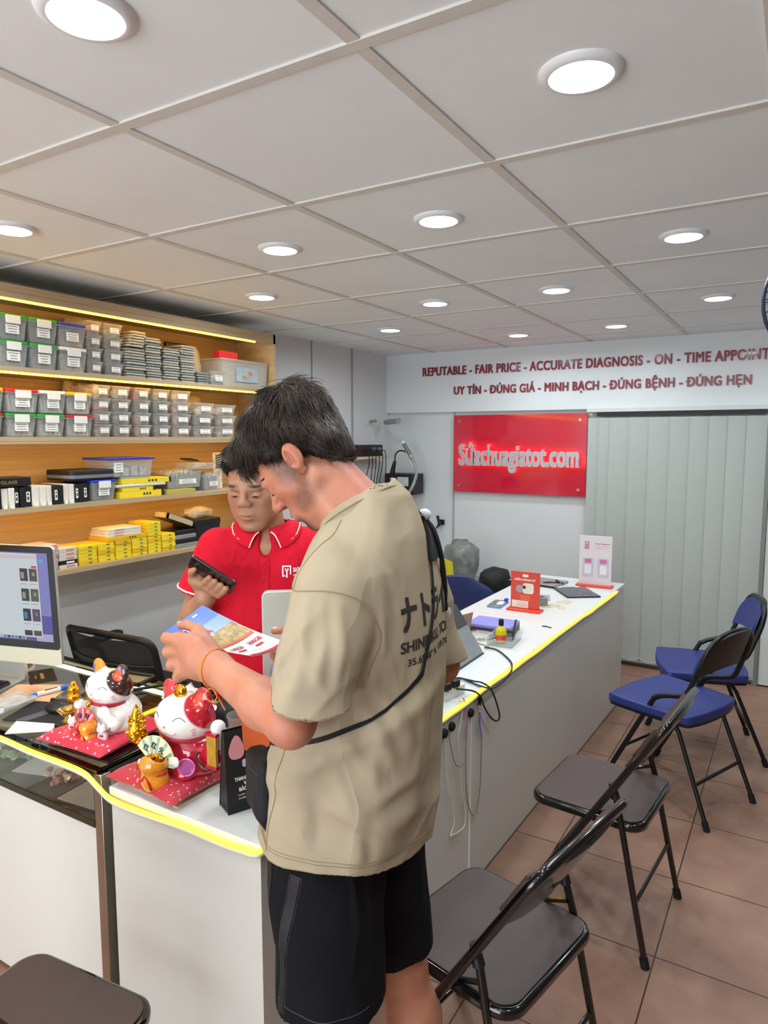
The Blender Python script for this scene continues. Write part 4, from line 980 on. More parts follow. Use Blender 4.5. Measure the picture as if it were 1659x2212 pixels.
d_ = obj('dock', bx(-W_ + .1, -.13, .086, .097, -.0044, -.0034), glow('dock_pale', '#bcc4d6', .8), sc)
for k in range(6): obj('dock_icon', bx(-.22 + .015 * k, -.209 + .015 * k, .0875, .0955, -.0048, -.0043), glow('dock_icon' + str(k % 3), ('#4fa3c9', '#3a3a3c', '#7e878c')[k % 3], .7), d_)
obj('stand', MB().box((-W_ / 2 - .1, .03, .05), (-W_ / 2 + .1, .05, .3), Mi).box((-W_ / 2 - .1, -.1, -.088), (-W_ / 2 + .1, .08, -.084), Mi).box((-W_ / 2 - .1, .06, -.086), (-W_ / 2 + .1, .075, .12), Mi), alu, t)
def flat(name, c, w, d, h, rz, m_, label, cat, r=.004, bevel=.0008):
    o = obj(name, MB().rprism((-w / 2, -d / 2), (w / 2, d / 2), r, 0, h), m_, bevel=bevel); o.location = c; o.rotation_euler = (0, 0, rz); return tag(o, label, cat)
key_m = mat('key_black', '#1b1c1f', .5, noise=.08)
kb = flat('keyboard', (-2.42, 1.205, GT), .34, .12, .012, math.radians(16), mat('keyboard_case', '#2b2c2f', .5, noise=.05), 'black keyboard in front of the computer at the left edge', 'keyboard', .01)
for r in range(5):
    for c in range(14): obj('key', MB().cbox((-.153 + .0235 * c, -.046 + .023 * r, .0135), (.019, .018, .005)), key_m, kb)
pad = flat('mouse_pad', (-1.93, 1.235, GT), .235, .15, .003, math.radians(22), mat('pad_black', '#1d1e21', .7, noise=.06), 'black mouse pad with a grey stripe, left of the white cat', 'mouse pad')
obj('stripe', MB().prism([(-.075, -.073), (-.035, -.073), (.035, .073), (-.0, .073)], .003, .0034), mat('pad_grey', '#55565f', .7, noise=.06), pad)
obj('pad_mark', MB().box((.06, -.02, .003), (.085, -.012, .0035)).box((.078, -.026, .003), (.084, .0, .0035)), paper, pad)
f = U(.004, ell((0, 0, .010), (.03, .052, .024)), ell((0, -.01, .012), (.028, .04, .024)))
ms = sdf_obj('mouse', And(f, plane((0, 0, .0005), (0, 0, -1))), (-.04, -.06, -.002), (.04, .06, .04), .002, mat('mouse_black', '#17181b', .4, noise=.05), None)
ms.location = (-1.915, 1.255, GT + .003); ms.rotation_euler = (0, 0, math.radians(-65)); tag(ms, 'black computer mouse on the mouse pad', 'mouse')
obj('wheel', MB().cyl((-.003, -.03, .034), (.003, -.03, .034), .006, 12), rubber, ms)
pen = thing('pen', 'blue and white marker pen lying behind the mouse pad', 'pen', (-2.085, 1.33, GT + .0095), math.radians(78))
obj('barrel', MB().cyl((-.045, 0, 0), (.03, 0, 0), .008, 14), paper, pen); obj('pen_cap', MB().cyl((.03, 0, 0), (.075, 0, 0), .0085, 14), mat('pen_blue', '#1f6fc4', .35, noise=.04), pen); obj('pen_tip', MB().cyl((-.075, 0, 0), (-.045, 0, 0), .005, 14, .008), MATS['pen_blue'], pen)
obj('lettering', MB().box((-.02, -.0045, .0072), (.008, -.0005, .0086)).box((.01, -.0045, .0072), (.02, -.0005, .0086)), ink, pen)
pp = flat('paper_sheet', (-1.893, 1.15, GT), .125, .105, .0012, math.radians(40), paper, 'blank white paper card at the front edge of the glass case', 'paper', .001, 0)
cd = flat('gift_card', (-2.262, 1.412, GT + .002), .15, .085, .0015, math.radians(-28), mat('card_black', '#18181a', .35, noise=.05), 'black card with gold writing under the computer screen', 'card', .002, 0)
obj('gold_print', MB().box((-.03, -.005, .0014), (.035, .006, .002)).box((-.01, -.022, .0014), (.02, -.018, .002)), gold, cd)
flat('orange_wrap', (-2.14, 1.30, GT), .19, .16, .0016, math.radians(30), mat('peach_paper', '#dcae86', .5, noise=.2, nscale=14), 'peach coloured paper with red marks beside the keyboard', 'paper', .01, 0)
o = obj('crumpled_paper', bag_mb(.13, .10, .035, 21, amp=.28), mat('pink_paper', '#e0c3ae', .6, noise=.3, nscale=12, bump=.6, bscale=40), angle=60); o.location = (-2.40, 1.40, GT); tag(o, 'crumpled white paper with orange and pink print below the computer', 'paper')
o = obj('plastic_bag', bag_mb(.16, .12, .03, 25, amp=.25), film_clear, angle=60); o.location = (-2.10, 1.18, GT); tag(o, 'small clear plastic bag lying left of the mouse pad', 'bag')
fr = thing('picture_frame', 'dark rectangular frame lying behind the white cat on the glass case', 'frame', (-2.00, 1.545, GT), math.radians(12))
obj('border', MB().box((-.11, -.05, 0), (.11, -.038, .012)).box((-.11, .038, 0), (.11, .05, .012)).box((-.11, -.05, 0), (-.098, .05, .012)).box((.098, -.05, 0), (.11, .05, .012)), dark, fr, bevel=.001)
obj('panel', MB().box((-.1, -.04, 0), (.1, .04, .004)), mat('frame_panel', '#8a7f5c', .4, noise=.15), fr)
ig = thing('gold_ingot', 'small glassy gold ingot on a black base, left of the white cat', 'ornament', (-1.775, 1.185, GT), .2)
obj('base', MB().cbox((0, 0, .011), (.07, .05, .022)), mat('base_black', '#141310', .15, coat=.6, noise=.1), ig, bevel=.003)
amb = mat('amber_glass', '#b58a2a', .1, .35, coat=1, noise=.25, nscale=50)
obj('ingot', MB().lathe([(.014, .022), (.018, .03), (.012, .038), (.02, .046), (.033, .062), (.03, .063), (.018, .052), (.004, .058)], 20, Matrix.Scale(1.0, 4)), amb, ig)
obj('ingot_top', MB().ball((0, 0, .062), (.016, .012, .01), 12), amb, ig)
sd = thing('selfie_stick', 'black rod lying behind the two cats on the glass case', 'rod', (-1.83, 1.535, GT + .0075), math.radians(58))
obj('rod', MB().cyl((-.09, 0, 0), (.06, 0, 0), .0055, 10), dark, sd); obj('grip', MB().cyl((.06, 0, 0), (.11, 0, 0), .008, 10, .006), rubber, sd); obj('pink_knob', MB().ball((-.1, 0, .004), (.018, .012, .012), 12), mat('magenta_knob', '#a0285a', .3, noise=.05), sd)
o = obj('tissue_pile', bag_mb(.14, .11, .065, 31, amp=.3), mat('tissue_white', '#e6e5e0', .6, noise=.05, bump=.5, bscale=50), angle=60); o.location = (-1.60, 1.46, GT); tag(o, 'crumpled white wrapping between the two cats, behind them', 'wrapping')
o = obj('black_pouch', bag_mb(.12, .09, .08, 33, amp=.15), mat('pouch_black', '#1b1a1e', .6, noise=.1, bump=.3), angle=60); o.location = (-1.45, 1.52, CT); tag(o, 'soft black pouch just behind the red cat', 'pouch')
cp = thing('plastic_cup', 'clear plastic cup with an orange straw behind the red cat', 'cup', (-1.30, 1.385, CT))
obj('cup', MB().lathe([(.026, 0), (.0265, .002), (.036, .1), (.038, .1), (.0375, .104), (.0345, .104), (.0245, .004)], 28), clear, cp); obj('drink', MB().lathe([(.0001, .004), (.0245, .005), (.030, .06), (.0001, .06)], 24, cap=False), mat('iced_tea', '#b88438', .15, alpha=.8, noise=.1), cp); obj('straw', MB().cyl((-.005, 0, .01), (.012, -.02, .145), .0035, 10), mat('straw_orange', '#e0892c', .4, noise=.04), cp)
o = obj('pink_card', MB().box((-.03, -.002, 0), (.03, .002, .155), Matrix.Rotation(-.10, 4, 'X')), mat('self_lit_pink', '#ff1f6e', .4, emit=.25, ecol='#ff1f6e', noise=.03)); o.location = (-1.228, 1.36, CT); o.rotation_euler = (0, 0, .5)  # plain card given a faint glow, brightness put into its colour
tag(o, 'bright pink card standing up behind the black gift bag', 'card')
# standing black paper display (bag shaped), copy of its lettering
bgk = mat('card_black_matt', '#1b1a1c', .5, noise=.04)
t = thing('paper_bag', 'black paper bag display with white lettering, right of the red cat', 'paper bag', (-1.085, 1.195, CT), math.radians(65))
w_, d_ = .075, .028
Mb = Matrix.Identity(4)
fr_ = [(-w_, -d_, 0), (w_, -d_, 0), (w_, -d_ + .016, .195), (-w_, -d_ + .016, .195)]
bk_ = [(-w_, d_, 0), (w_, d_, 0), (w_, -d_ + .03, .195), (-w_, -d_ + .03, .195)]
def quadslab(q, th):
    q = [Vector(p) for p in q]; n = (q[1] - q[0]).cross(q[3] - q[0]).normalized() * th
    return q + [p - n for p in q], [(0, 1, 2, 3), (7, 6, 5, 4), (0, 4, 5, 1), (1, 5, 6, 2), (2, 6, 7, 3), (3, 7, 4, 0)]
obj('front_panel', MB().add(*quadslab(fr_, .0008)), bgk, t); obj('back_panel', MB().add(*quadslab([bk_[1], bk_[0], bk_[3], bk_[2]], .0008)), bgk, t)
obj('side_panel', MB().add([(-w_ + .001, -d_, .002), (-w_ + .001, d_, .002), (-w_ + .001, -d_ + .03, .193), (-w_ + .001, -d_ + .016, .193)], [(0, 1, 2, 3)]), bgk, t)
obj('floor_panel', MB().box((-w_, -d_, .012), (w_, d_, .013)), bgk, t)
Mf = frame((0, -d_ - .0004, 0), (1, 0, 0), y=(0, .016, .195))
wl = mat('print_white', '#e8e6e2', .5, noise=.02)
for i, (s_, x0, w0) in enumerate((('THANH TOÁN AN TOÀN', -.055, .112), ('VỚI HỆ THỐNG', -.033, .075), ('BẢO MẬT ĐA TẦNG', -.045, .094))):
    obj('lettering', fit_text(s_, w0, .0088, Mf @ T(x0, .074 - .0125 * i, 0), .0003, .0004), wl, t)
for i, (s_, x0, w0) in enumerate((('Luôn được Mastercard bảo vệ', -.047, .1), ('trước những giao dịch trái phép', -.047, .105), ('An tâm có thể:', -.022, .05))):
    obj('small_print', fit_text(s_, w0, .0045, Mf @ T(x0, .0385 - .0085 * i - (.002 if i == 2 else 0), 0), .0002), wl, t)
obj('small_print', fit_text('priceless', .03, .0045, Mf @ T(.004, .0105, 0), .0002, .0002), wl, t)
obj('round_mark', MB().lathe([(.0001, .0004), (.0055, .0004), (.0055, 0)], 20, Mf @ T(-.013, .0125, 0)), mat('mark_red', '#e2412a', .5, noise=.02), t)
obj('round_mark', MB().lathe([(.0001, .0006), (.0055, .0006), (.0055, 0)], 20, Mf @ T(-.0065, .0125, 0)), mat('mark_orange', '#ef7f3a', .5, noise=.02), t)
obj('printed_shape', MB().prism(rrect(-.030, .135, .046, .232, .02), .0003, .0013, Mf), mat('print_orange', '#dd6a38', .5, noise=.04), t)
obj('printed_shape', MB().prism([p[:2] for p in spline([(-.058, .128, 0), (-.035, .128, 0), (-.028, .145, 0), (-.036, .172, 0), (-.047, .182, 0), (-.058, .17, 0), (-.066, .145, 0)], 4, True)], .0003, .0012, Mf), mat('print_pink', '#d58e97', .5, noise=.04), t)
obj('printed_plinth', MB().prism(rrect(-.034, .104, .06, .122, .004), .0003, .001, Mf), mat('print_lilac', '#c9b4c9', .5, noise=.03), t)
# inside the case
def sachets(c, m_, label, seed, n=26, sp=(.075, .05)):
    q = random.Random(seed); m = MB()
    for _ in range(n):
        m.ball((0, 0, 0), (.013, .01, .007), 7, T(c[0] + q.uniform(-1, 1) * sp[0], c[1] + q.uniform(-1, 1) * sp[1], c[2] + q.uniform(.006, .03)) @ Matrix.Rotation(q.uniform(0, 3), 4, (q.random(), q.random(), .2 + q.random())))
    o = obj('sachet_heap', m, m_); o['kind'] = 'stuff'; return tag(o, label, 'sachets', None, 'stuff')
DZ = .608
sachets((-2.05, 1.19, DZ), mat('sachet_green', '#b9cda0', .2, coat=.8, alpha=.9, noise=.25, nscale=60), 'heap of clear green wrapped beads inside the glass case', 5)
sachets((-1.78, 1.17, DZ), mat('sachet_pink', '#d9a890', .2, coat=.8, alpha=.9, noise=.25, nscale=60), 'heap of clear pink wrapped beads inside the glass case', 6, 30, (.055, .045))
flat('paper_sheet', (-1.62, 1.21, DZ + .012), .17, .24, .001, .1, mat('paper_cream', '#d8c9b6', .6, noise=.08), 'cream printed papers in the right end of the glass case', 'paper', .002, 0)
flat('document_box', (-1.62, 1.22, DZ), .19, .26, .0115, .1, mat('box_dark', '#38342c', .5, noise=.1), 'dark shallow box under the cream papers inside the case', 'box', .004)
flat('paper_sheet', (-1.92, 1.19, DZ), .14, .1, .001, .3, paper, 'white paper between the green and pink heaps inside the case', 'paper', .002, 0)
# mesh office chair
t = thing('office_chair', 'black mesh office chair behind the glass case', 'chair', (-2.43, 2.0, 0), math.radians(4))
mesh_m = mat('mesh_fabric', '#1b1c1e', .7, alpha=.8, noise=.15, nscale=200)
rr = rrect(-.245, .5, .245, .80, .05, 6)
back = lambda p: (p[0], -.18 + .06 * (p[0] / .245) ** 2 - (p[1] - .5) * .25, p[1])
obj('back_frame', MB().tube([back(p) for p in rr], .014, 10, True), dark, t)
obj('back_mesh', MB().sheet([[back((-.235 + .47 * u, .51 + .28 * v)) for u in np.linspace(0, 1, 13)] for v in np.linspace(0, 1, 7)], .002), mesh_m, t)
obj('lumbar_bar', MB().tube([back((-.24 + .48 * u, .6)) for u in np.linspace(0, 1, 9)], .012, 8), dark, t); obj('lumbar_bar', MB().tube([back((-.24 + .48 * u, .68)) for u in np.linspace(0, 1, 9)], .009, 8), dark, t)
obj('seat', MB().rprism((-.24, -.2), (.24, .26), .06, .42, .48), mat('seat_black', '#1d1e20', .75, noise=.1), t, bevel=.015, segs=3)
obj('spine', MB().tube([(0, -.1, .42), (0, -.24, .46), (0, -.23, .62)], .02, 8), dark, t); obj('column', MB().cyl((0, 0, .09), (0, 0, .42), .025, 14), dark, t)
for s in (-1, 1):
    a_ = obj('armrest', MB().tube(spline([(s * .25, .05, .44), (s * .29, .05, .5), (s * .3, .02, .62), (s * .3, -.05, .665)], 5), .013, 8), dark, t); obj('arm_pad', MB().rprism((s * .3 - .03, -.12), (s * .3 + .03, .14), .025, .665, .69), rubber, a_, bevel=.006)
for k in range(5):
    a = 2 * PI * k / 5; l_ = obj('leg', MB().tube([(0, 0, .1), (.28 * math.cos(a), .28 * math.sin(a), .065)], [.02, .013], 8), dark, t); obj('castor', MB().ball((.28 * math.cos(a), .28 * math.sin(a), .029), (.028, .028, .028), 12), rubber, l_)
# ------------------------------------------------------------------ things on the white counter
t = thing('desktop_computer', 'silver back of a second all-in-one computer between the two people', 'computer', (-1.09, 1.585, CT), 0)
M2 = frame((0, 0, 0), (.80, .60, 0), z=(0, 0, 1)) @ T(0, 0, 0)
M3 = frame((0, 0, 0), (.80, .60, 0), y=(0, 0, 1))
ld = obj('housing', MB().prism(rrect(-.225, .10, .225, .445, .018), -.012, .012, M3), mat('lid_silver', '#b4b4aa', .4, .4, noise=.03), t, bevel=.003)
obj('screen', MB().prism(rrect(-.215, .15, .215, .435, .008), -.0135, -.012, M3), bezel, t)
obj('sticker', MB().prism(rrect(-.205, .13, -.11, .25, .03), .0119, .0128, M3), mat('sticker_violet', '#8d7fa0', .35, noise=.5, nscale=60), ld)
obj('stand', MB().box((-.07, -.07, 0), (.07, .09, .006), M2).box((-.07, -.035, .0), (.07, -.02, .25), M2), alu, t)
# slanted grey folio
t = thing('tablet_easel', 'slanted grey fabric tablet easel beside the bent man elbow', 'tablet stand', (-1.06, 2.33, CT + .0055), 0)
Me = frame((0, 0, .0), (0, 1, 0), y=(-.14, 0, .20))
obj('front_board', MB().rprism((-.24, .0), (.215, .225), .012, -.018, 0, Me), mat('folio_grey', '#85888a', .75, noise=.08, nscale=60, bump=.1, bscale=400), t, bevel=.002)
obj('edge_band', MB().box((-.24, -.001, -.03), (.215, .03, -.0185), Me).box((-.24, -.004, -.03), (.215, .001, .001), Me), mat('folio_dark', '#3d3f42', .6, noise=.06), t)
obj('top_flap', MB().box((-.24, .13, .0005), (.2155, .2255, .0025), Me), MATS['folio_dark'], t)
obj('back_support', MB().add(*quadslab([(-.15, -.2, .0), (-.15, .18, .0), (-.12, .18, .17), (-.12, -.2, .17)], .006)), MATS['folio_dark'], t)
o = obj('cardboard_piece', MB().add(*quadslab([(-.06, -.05, 0), (.05, .1, .0), (.06, .12, .10), (-.08, -.06, .07)], .004)), mat('cardboard', '#93796a', .7, noise=.1)); o.location = (-1.27, 2.66, CT); tag(o, 'brown cardboard piece standing behind the grey tablet easel', 'cardboard')
b1_ = flat('carton_box', (-1.155, 2.885, CT), .2, .15, .028, .05, mat('box_maroon', '#4a3238', .4, noise=.1), 'dark flat box under the lilac one on the counter', 'box', .006)
b2_ = flat('carton_box', (-1.155, 2.885, CT + .0285), .2, .152, .012, .05, mat('box_lilac', '#8487cf', .45, noise=.04), 'flat lilac blue box behind the yellow bottle on the counter', 'box', .008)
t = thing('parts_tray', 'small clear tray of tools on the counter around the yellow bottle', 'tray', (-1.045, 2.735, CT), .1)
obj('tub', shell(.17, .12, .032, .88), clear, t, M=T(.06, 0, 0))
obj('tools', MB().cyl((.02, .05, .012), (.03, .075, .085), .005, 10).cyl((.03, .02, .012), (.04, .06, .05), .004, 8).cbox((.01, .055, .035), (.05, .02, .012)).cyl((-.05, -.06, .02), (.0, .06, .03), .003, 8), mat('tool_steel', '#55585a', .35, .6, noise=.2), t)
t = thing('glue_bottle', 'small yellow bottle with black cap in the clear tray', 'bottle', (-1.055, 2.72, CT + .004))
obj('bottle', MB().lathe([(.021, 0), (.0235, .004), (.0235, .045), (.02, .06), (.009, .07), (.008, .076)], 24), mat('bottle_yellow', '#d6c81e', .25, noise=.06), t); obj('bottle_cap', MB().lathe([(.011, .074), (.011, .095), (.008, .1)], 18), dark, t)
obj('bottle_label', MB().lathe([(.0237, .012), (.0237, .034)], 24, cap=False), mat('label_redwhite', '#e0543a', .5, noise=.35, nscale=60), t)
o = flat('tweezers', (-1.13, 2.66, CT), .12, .006, .003, -.4, mat('olive_metal', '#8e8a4a', .4, .3, noise=.1), 'thin olive tweezers lying in front of the clear tray', 'tweezers', .002, 0)
o = obj('plastic_bag', bag_mb(.12, .1, .02, 41, amp=.25), film_clear, angle=60); o.location = (-1.17, 2.755, CT + .0005); tag(o, 'clear blister bag between the lilac box and the clear tray', 'bag')
def phone_like(name, c, w, d, h, rz, body, label, cat, scr=None):
    t = thing(name, label, cat, c, rz)
    obj('case', MB().rprism((-w / 2, -d / 2), (w / 2, d / 2), .008, 0, h), body, t, bevel=.002)
    if scr: obj('face', MB().rprism((-w / 2 + .004, -d / 2 + .004), (w / 2 - .004, d / 2 - .004), .006, h, h + .0006), scr, t)
    return t
t = phone_like('smartphone', (-1.318, 3.345, CT + .0005), .075, .15, .01, .08, mat('phone_blue', '#6f8bbf', .35, noise=.1), 'opened blue phone with a blue clip, left of the red sign', 'phone', mat('circuit', '#6d6f6c', .5, noise=.6, nscale=60))
obj('board', MB().box((-.0, -.03, .0106), (.03, .04, .0125)), paper, t); obj('clip', MB().cbox((.03, .052, .018), (.018, .03, .016)), mat('clip_blue', '#2149c4', .4, noise=.04), t, bevel=.002)
t = phone_like('tablet', (-1.045, 3.835, CT + .001), .19, .25, .008, .62, mat('tablet_navy', '#20222c', .3, noise=.05), 'dark tablet lying in front of the white sign stand', 'tablet', mat('tablet_glass', '#1c2030', .12, coat=.3, noise=.03))
for s in (-.055, .045): obj('tape', MB().cbox((s, .118, .0088), (.025, .02, .001)), paper, t)
def sign_stand(c, rz, w, h, label, face, foot):
    t = thing('sign_stand', label, 'sign', c, rz)
    obj('foot', MB().box((-w / 2 - .012, -.035, 0), (w / 2 + .012, .035, .012)), foot, t, bevel=.003)
    obj('panel', MB().box((-w / 2, -.004, .012), (w / 2, .004, h)), face, t, bevel=.001)
    return t, frame((0, -.0041, 0), (1, 0, 0), (0, -1, 0))
t, Ms = sign_stand((-1.155, 3.3, CT), .0, .15, .20, 'small red acrylic sign stand in the middle of the counter', mat('sign_coral', '#d24a3e', .3, noise=.03), mat('acrylic_red', '#e0402e', .25, noise=.04))
obj('lettering', fit_text('ĐIỂM ĐĂNG KÝ', .11, .0095, Ms @ T(-.056, .155, 0), .0004, .0005), wl, t)
obj('emblem', MB().rprism((-.014, .174), (.016, .187), .004, 0, .0006, Ms), wl, t)
obj('picture', MB().rprism((-.012, .09), (.045, .143), .012, 0, .0006, Ms), mat('pic_white', '#e4ddd4', .5, noise=.05), t)
obj('picture_lens', MB().cyl((0, 0, 0), (0, 0, .0012), .0085, 18, M=Ms @ T(-.004, .122, 0)), ink, t); obj('picture_body', MB().cyl((0, 0, 0), (0, 0, .0005), .02, 20, M=Ms @ T(-.028, .112, 0)), mat('pic_grey', '#9aa0a8', .5, noise=.05), t)
for i in range(3): obj('small_print', MB().box((-.022, .076 - .009 * i, 0), (.028, .079 - .009 * i, .0006), Ms), mat('print_amber', '#ef9a3a', .5, noise=.03), t)
obj('white_box', MB().box((-.068, .016, 0), (.018, .052, .0006), Ms), wl, t)
for i in range(3): obj('small_print', MB().box((-.04, .042 - .009 * i, .0005), (.012, .044 - .009 * i, .001), Ms), mat('print_rose', '#cc7d78', .5, noise=.03), t)
t, Ms = sign_stand((-1.0, 4.06, CT), .06, .185, .30, 'white acrylic sign stand with a red foot at the far counter end', mat('sign_white', '#dcd6da', .3, noise=.02), MATS['acrylic_red'])
mg = mat('print_magenta', '#c23a78', .5, noise=.03)
obj('emblem', MB().box((-.062, .222, 0), (-.058, .265, .0006), Ms).box((-.042, .222, 0), (-.038, .265, .0006), Ms).box((-.062, .261, 0), (-.038, .265, .0006), Ms).box((-.062, .222, 0), (-.038, .226, .0006), Ms).box((-.053, .228, 0), (-.047, .252, .0006), Ms), mg, t)
obj('lettering', fit_text('Sứachuagiatot', .085, .0075, Ms @ T(-.002, .252, 0), .0003, .0002), mg, t)
for i in range(2): obj('small_print', MB().box((-.002, .238 - .012 * i, 0), (.08 - .012 * i, .2405 - .012 * i, .0006), Ms), mat('print_pale', '#d9a9b8', .5, noise=.03), t)
for s in (-.072, .015):
    c_ = obj('printed_card', MB().rprism((s, .055), (s + .062, .17), .004, 0, .0006, Ms), mat('print_lavender', '#c3bfd8', .5, noise=.04), t)
    obj('heading', MB().rprism((s + .012, .14), (s + .05, .164), .003, .0005, .001, Ms), mat('print_mauve', '#cf6f9c', .5, noise=.1), c_); obj('blank_square', MB().box((s + .012, .075, .0005), (s + .05, .128, .001), Ms), wl, c_)
# far clutter on the counter
cabm = mat('cable_black', '#141517', .45, noise=.05)
def cable(name, pts, r, m_, label, group=None, n=6, cat='cable'):
    return tag(obj(name, MB().tube(spline(pts, n), r, 6), m_), label, cat, group)
t = flat('dismantled_laptop', (-1.32, 4.0, CT), .30, .2, .014, -.15, mat('laptop_grey', '#8f9294', .4, .2, noise=.06), 'grey dismantled laptop base lying behind the red sign', 'laptop', .01)
obj('dark_edge', MB().box((-.15, -.1025, 0), (.15, -.1, .012)), dark, t)
flat('laptop_part', (-1.20, 3.60, CT), .15, .12, .008, .3, mat('part_grey', '#a7a6a2', .4, .1, noise=.12), 'loose pale laptop part beside the red sign', 'laptop part', .006)
o = obj('hinge_part', MB().cbox((0, 0, .012), (.12, .012, .012)).cbox((.03, .02, .018), (.016, .06, .012)).cbox((-.02, .012, .014), (.05, .02, .008)), dark); o.location = (-1.22, 3.97, CT); o.rotation_euler = (0, 0, .5); tag(o, 'black laptop hinge part by the dark tablet', 'laptop part')
t = thing('tape_roll', 'grey roll of tape just right of the red sign', 'tape', (-1.125, 3.46, CT)); obj('roll', MB().lathe([(.018, 0), (.035, 0), (.035, .045), (.018, .045), (.018, 0)], 28, cap=False), mat('tape_grey', '#8d8f90', .4, noise=.08), t)
rb = mat('rubber_yellow', '#d8c860', .5, noise=.08)
for i, (x, y, r) in enumerate(((-1.085, 3.43, .02), (-1.06, 3.47, .024), (-1.04, 3.56, .026), (-1.025, 3.60, .02), (-1.01, 3.45, .022))):
    q = random.Random(i); tag(obj('rubber_band', MB().tube([(x + r * math.cos(a) * (1 + .25 * math.sin(2 * a + i)), y + r * math.sin(a) * (1 + .2 * math.cos(3 * a)), CT + .0025 + .0012 * i * (i < 2)) for a in np.linspace(0, 2 * PI, 21)[:-1]], .0013, 5, True), rb), f'pale yellow rubber band on the counter right of the red sign, {ORD[i]} nearest to it', 'rubber band', 'yellow rubber bands on the counter')
o = obj('black_scrap', MB().tube(spline([(-.022, 0, .002), (0, .004, .003), (.012, -.004, .002), (.024, -.002, .002)], 4), .0028, 6), dark); o.location = (-.965, 3.06, CT); tag(o, 'small black scrap lying alone near the yellow light strip', 'scrap')
cable('power_cable', [(-1.08, 2.60, .738), (-1.026, 2.605, .735), (-.938, 2.511, .735), (-.898, 2.436, .735), (-.878, 2.359, .735), (-.868, 2.254, .736), (-.872, 2.194, .736), (-.883, 2.178, .736), (-.925, 2.184, .736), (-.967, 2.205, .735), (-1.01, 2.222, .735), (-1.03, 2.21, .735), (-1.06, 2.16, .735)], .0035, cabm, 'black cable looping over the yellow strip in front of the grey easel')
cable('power_cable', [(-1.06, 2.17, .738), (-1.01, 2.20, .742), (-.95, 2.2, .742), (-.912, 2.19, .745), (-.893, 2.225, .71), (-.893, 2.29, .62), (-.893, 2.302, .584), (-.895, 2.279, .579), (-.899, 2.23, .61), (-.905, 2.185, .664), (-.905, 2.15, .712), (-.912, 2.10, .746), (-.955, 2.06, .758)], .0032, cabm, 'black cable hanging in a loop down the counter side')
t = thing('power_strip', 'white power strip with plugs at the counter edge beside the bent man', 'power strip', (-.995, 2.0, CT), math.radians(78))
obj('housing', MB().rprism((-.11, -.028), (.12, .028), .008, 0, .034), mat('strip_white', '#dedcd6', .4, noise=.03), t, bevel=.003)
for k in range(4): obj('socket', MB().cyl((-.07 + .045 * k, 0, .034), (-.07 + .045 * k, 0, .0348), .016, 18), mat('socket_grey', '#77787a', .5, noise=.1), t)
for k, (mm, dx) in enumerate(((dark, .065), (dark, .02), (mat('plug_cream', '#c9c2ae', .4, noise=.05), -.025))): obj('plug', MB().cbox((dx, -.014, .048), (.03, .045, .026)), mm, t, bevel=.005)
b_ = flat('small_box', (-1.045, 2.105, CT), .05, .075, .032, .05, paper, 'small white box with a magenta side by the grey easel', 'box', .002); obj('side_print', MB().box((.0251, -.036, .004), (.0256, .036, .026)), mat('print_purple', '#8e2a7c', .4, noise=.1), b_)
for i, (y, z) in enumerate(((2.109, .664), (1.966, .667), (1.915, .663))):
    t = thing('cable_clip', f'round black cable clip on the counter side, {("right", "middle", "left")[i]} one of three', 'cable clip', (fx(y), y, z), 0, 'black cable clips on the counter side')
    obj('button', MB().lathe([(.0155, 0), (.0155, .006), (.012, .011), (.003, .0125)], 18, frame((0, 0, 0), (0, 1, 0), (1, 0, 0))), rubber, t)
t = thing('cable_joint', 'black and clear plug joint hanging at the counter side', 'plug', (fx(2.172) + .006, 2.172, .66)); obj('plug', MB().cyl((0, 0, .012), (0, 0, .045), .006, 10), cabm, t); obj('sleeve', MB().cyl((0, 0, -.012), (0, 0, .013), .007, 10), clear2, t)
F_ = lambda pts, off=.006: [(fx(y) + off, y, z) for y, z in pts]
wire_g = mat('wire_grey', '#8e8474', .5, noise=.05); wire_w = mat('wire_white', '#d6d2c2', .45, noise=.04); wire_p = mat('wire_pink', '#d08ac0', .45, noise=.05); wire_v = mat('wire_violet', '#7a66d0', .45, noise=.05)
cable('charging_cable', F_([(2.172, .648), (2.171, .609), (2.192, .55), (2.192, .448), (2.187, .364), (2.162, .288), (2.128, .285), (2.093, .338), (2.073, .414), (2.067, .499), (2.068, .581), (2.073, .644), (2.068, .694), (2.05, .728)]), .0022, wire_g, 'long grey cable hanging in a deep loop from the clear plug joint', 'cables hanging on the counter side')
cable('charging_cable', F_([(2.172, .646), (2.170, .60), (2.186, .56)], .009), .0026, wire_v, 'short violet cable end hanging right under the clear plug joint', 'cables hanging on the counter side')
cable('charging_cable', F_([(2.03, .744), (2.05, .715), (2.058, .66), (2.05, .60)], .010), .0024, wire_p, 'short pink cable hanging over the counter edge', 'cables hanging on the counter side')
cable('charging_cable', F_([(1.915, .655), (1.923, .559), (1.938, .474), (1.973, .395), (1.984, .333), (1.958, .297)]), .0022, wire_w, 'white cable hanging from the left clip, nearest the bent man', 'cables hanging on the counter side')
cable('charging_cable', F_([(1.958, .2965), (2.016, .282), (2.062, .286), (2.06, .355), (2.041, .395), (2.018, .504), (1.998, .608), (2.02, .663), (2.032, .72), (2.0, .744)], .008), .0024, wire_w, 'white cable making a wide loop at the bottom of the counter side', 'cables hanging on the counter side')
cable('charging_cable', F_([(1.93, .655), (1.958, .576), (1.986, .53), (2.017, .512), (2.035, .515)], .010), .002, wire_g, 'short grey cable curling from the middle clip', 'cables hanging on the counter side')
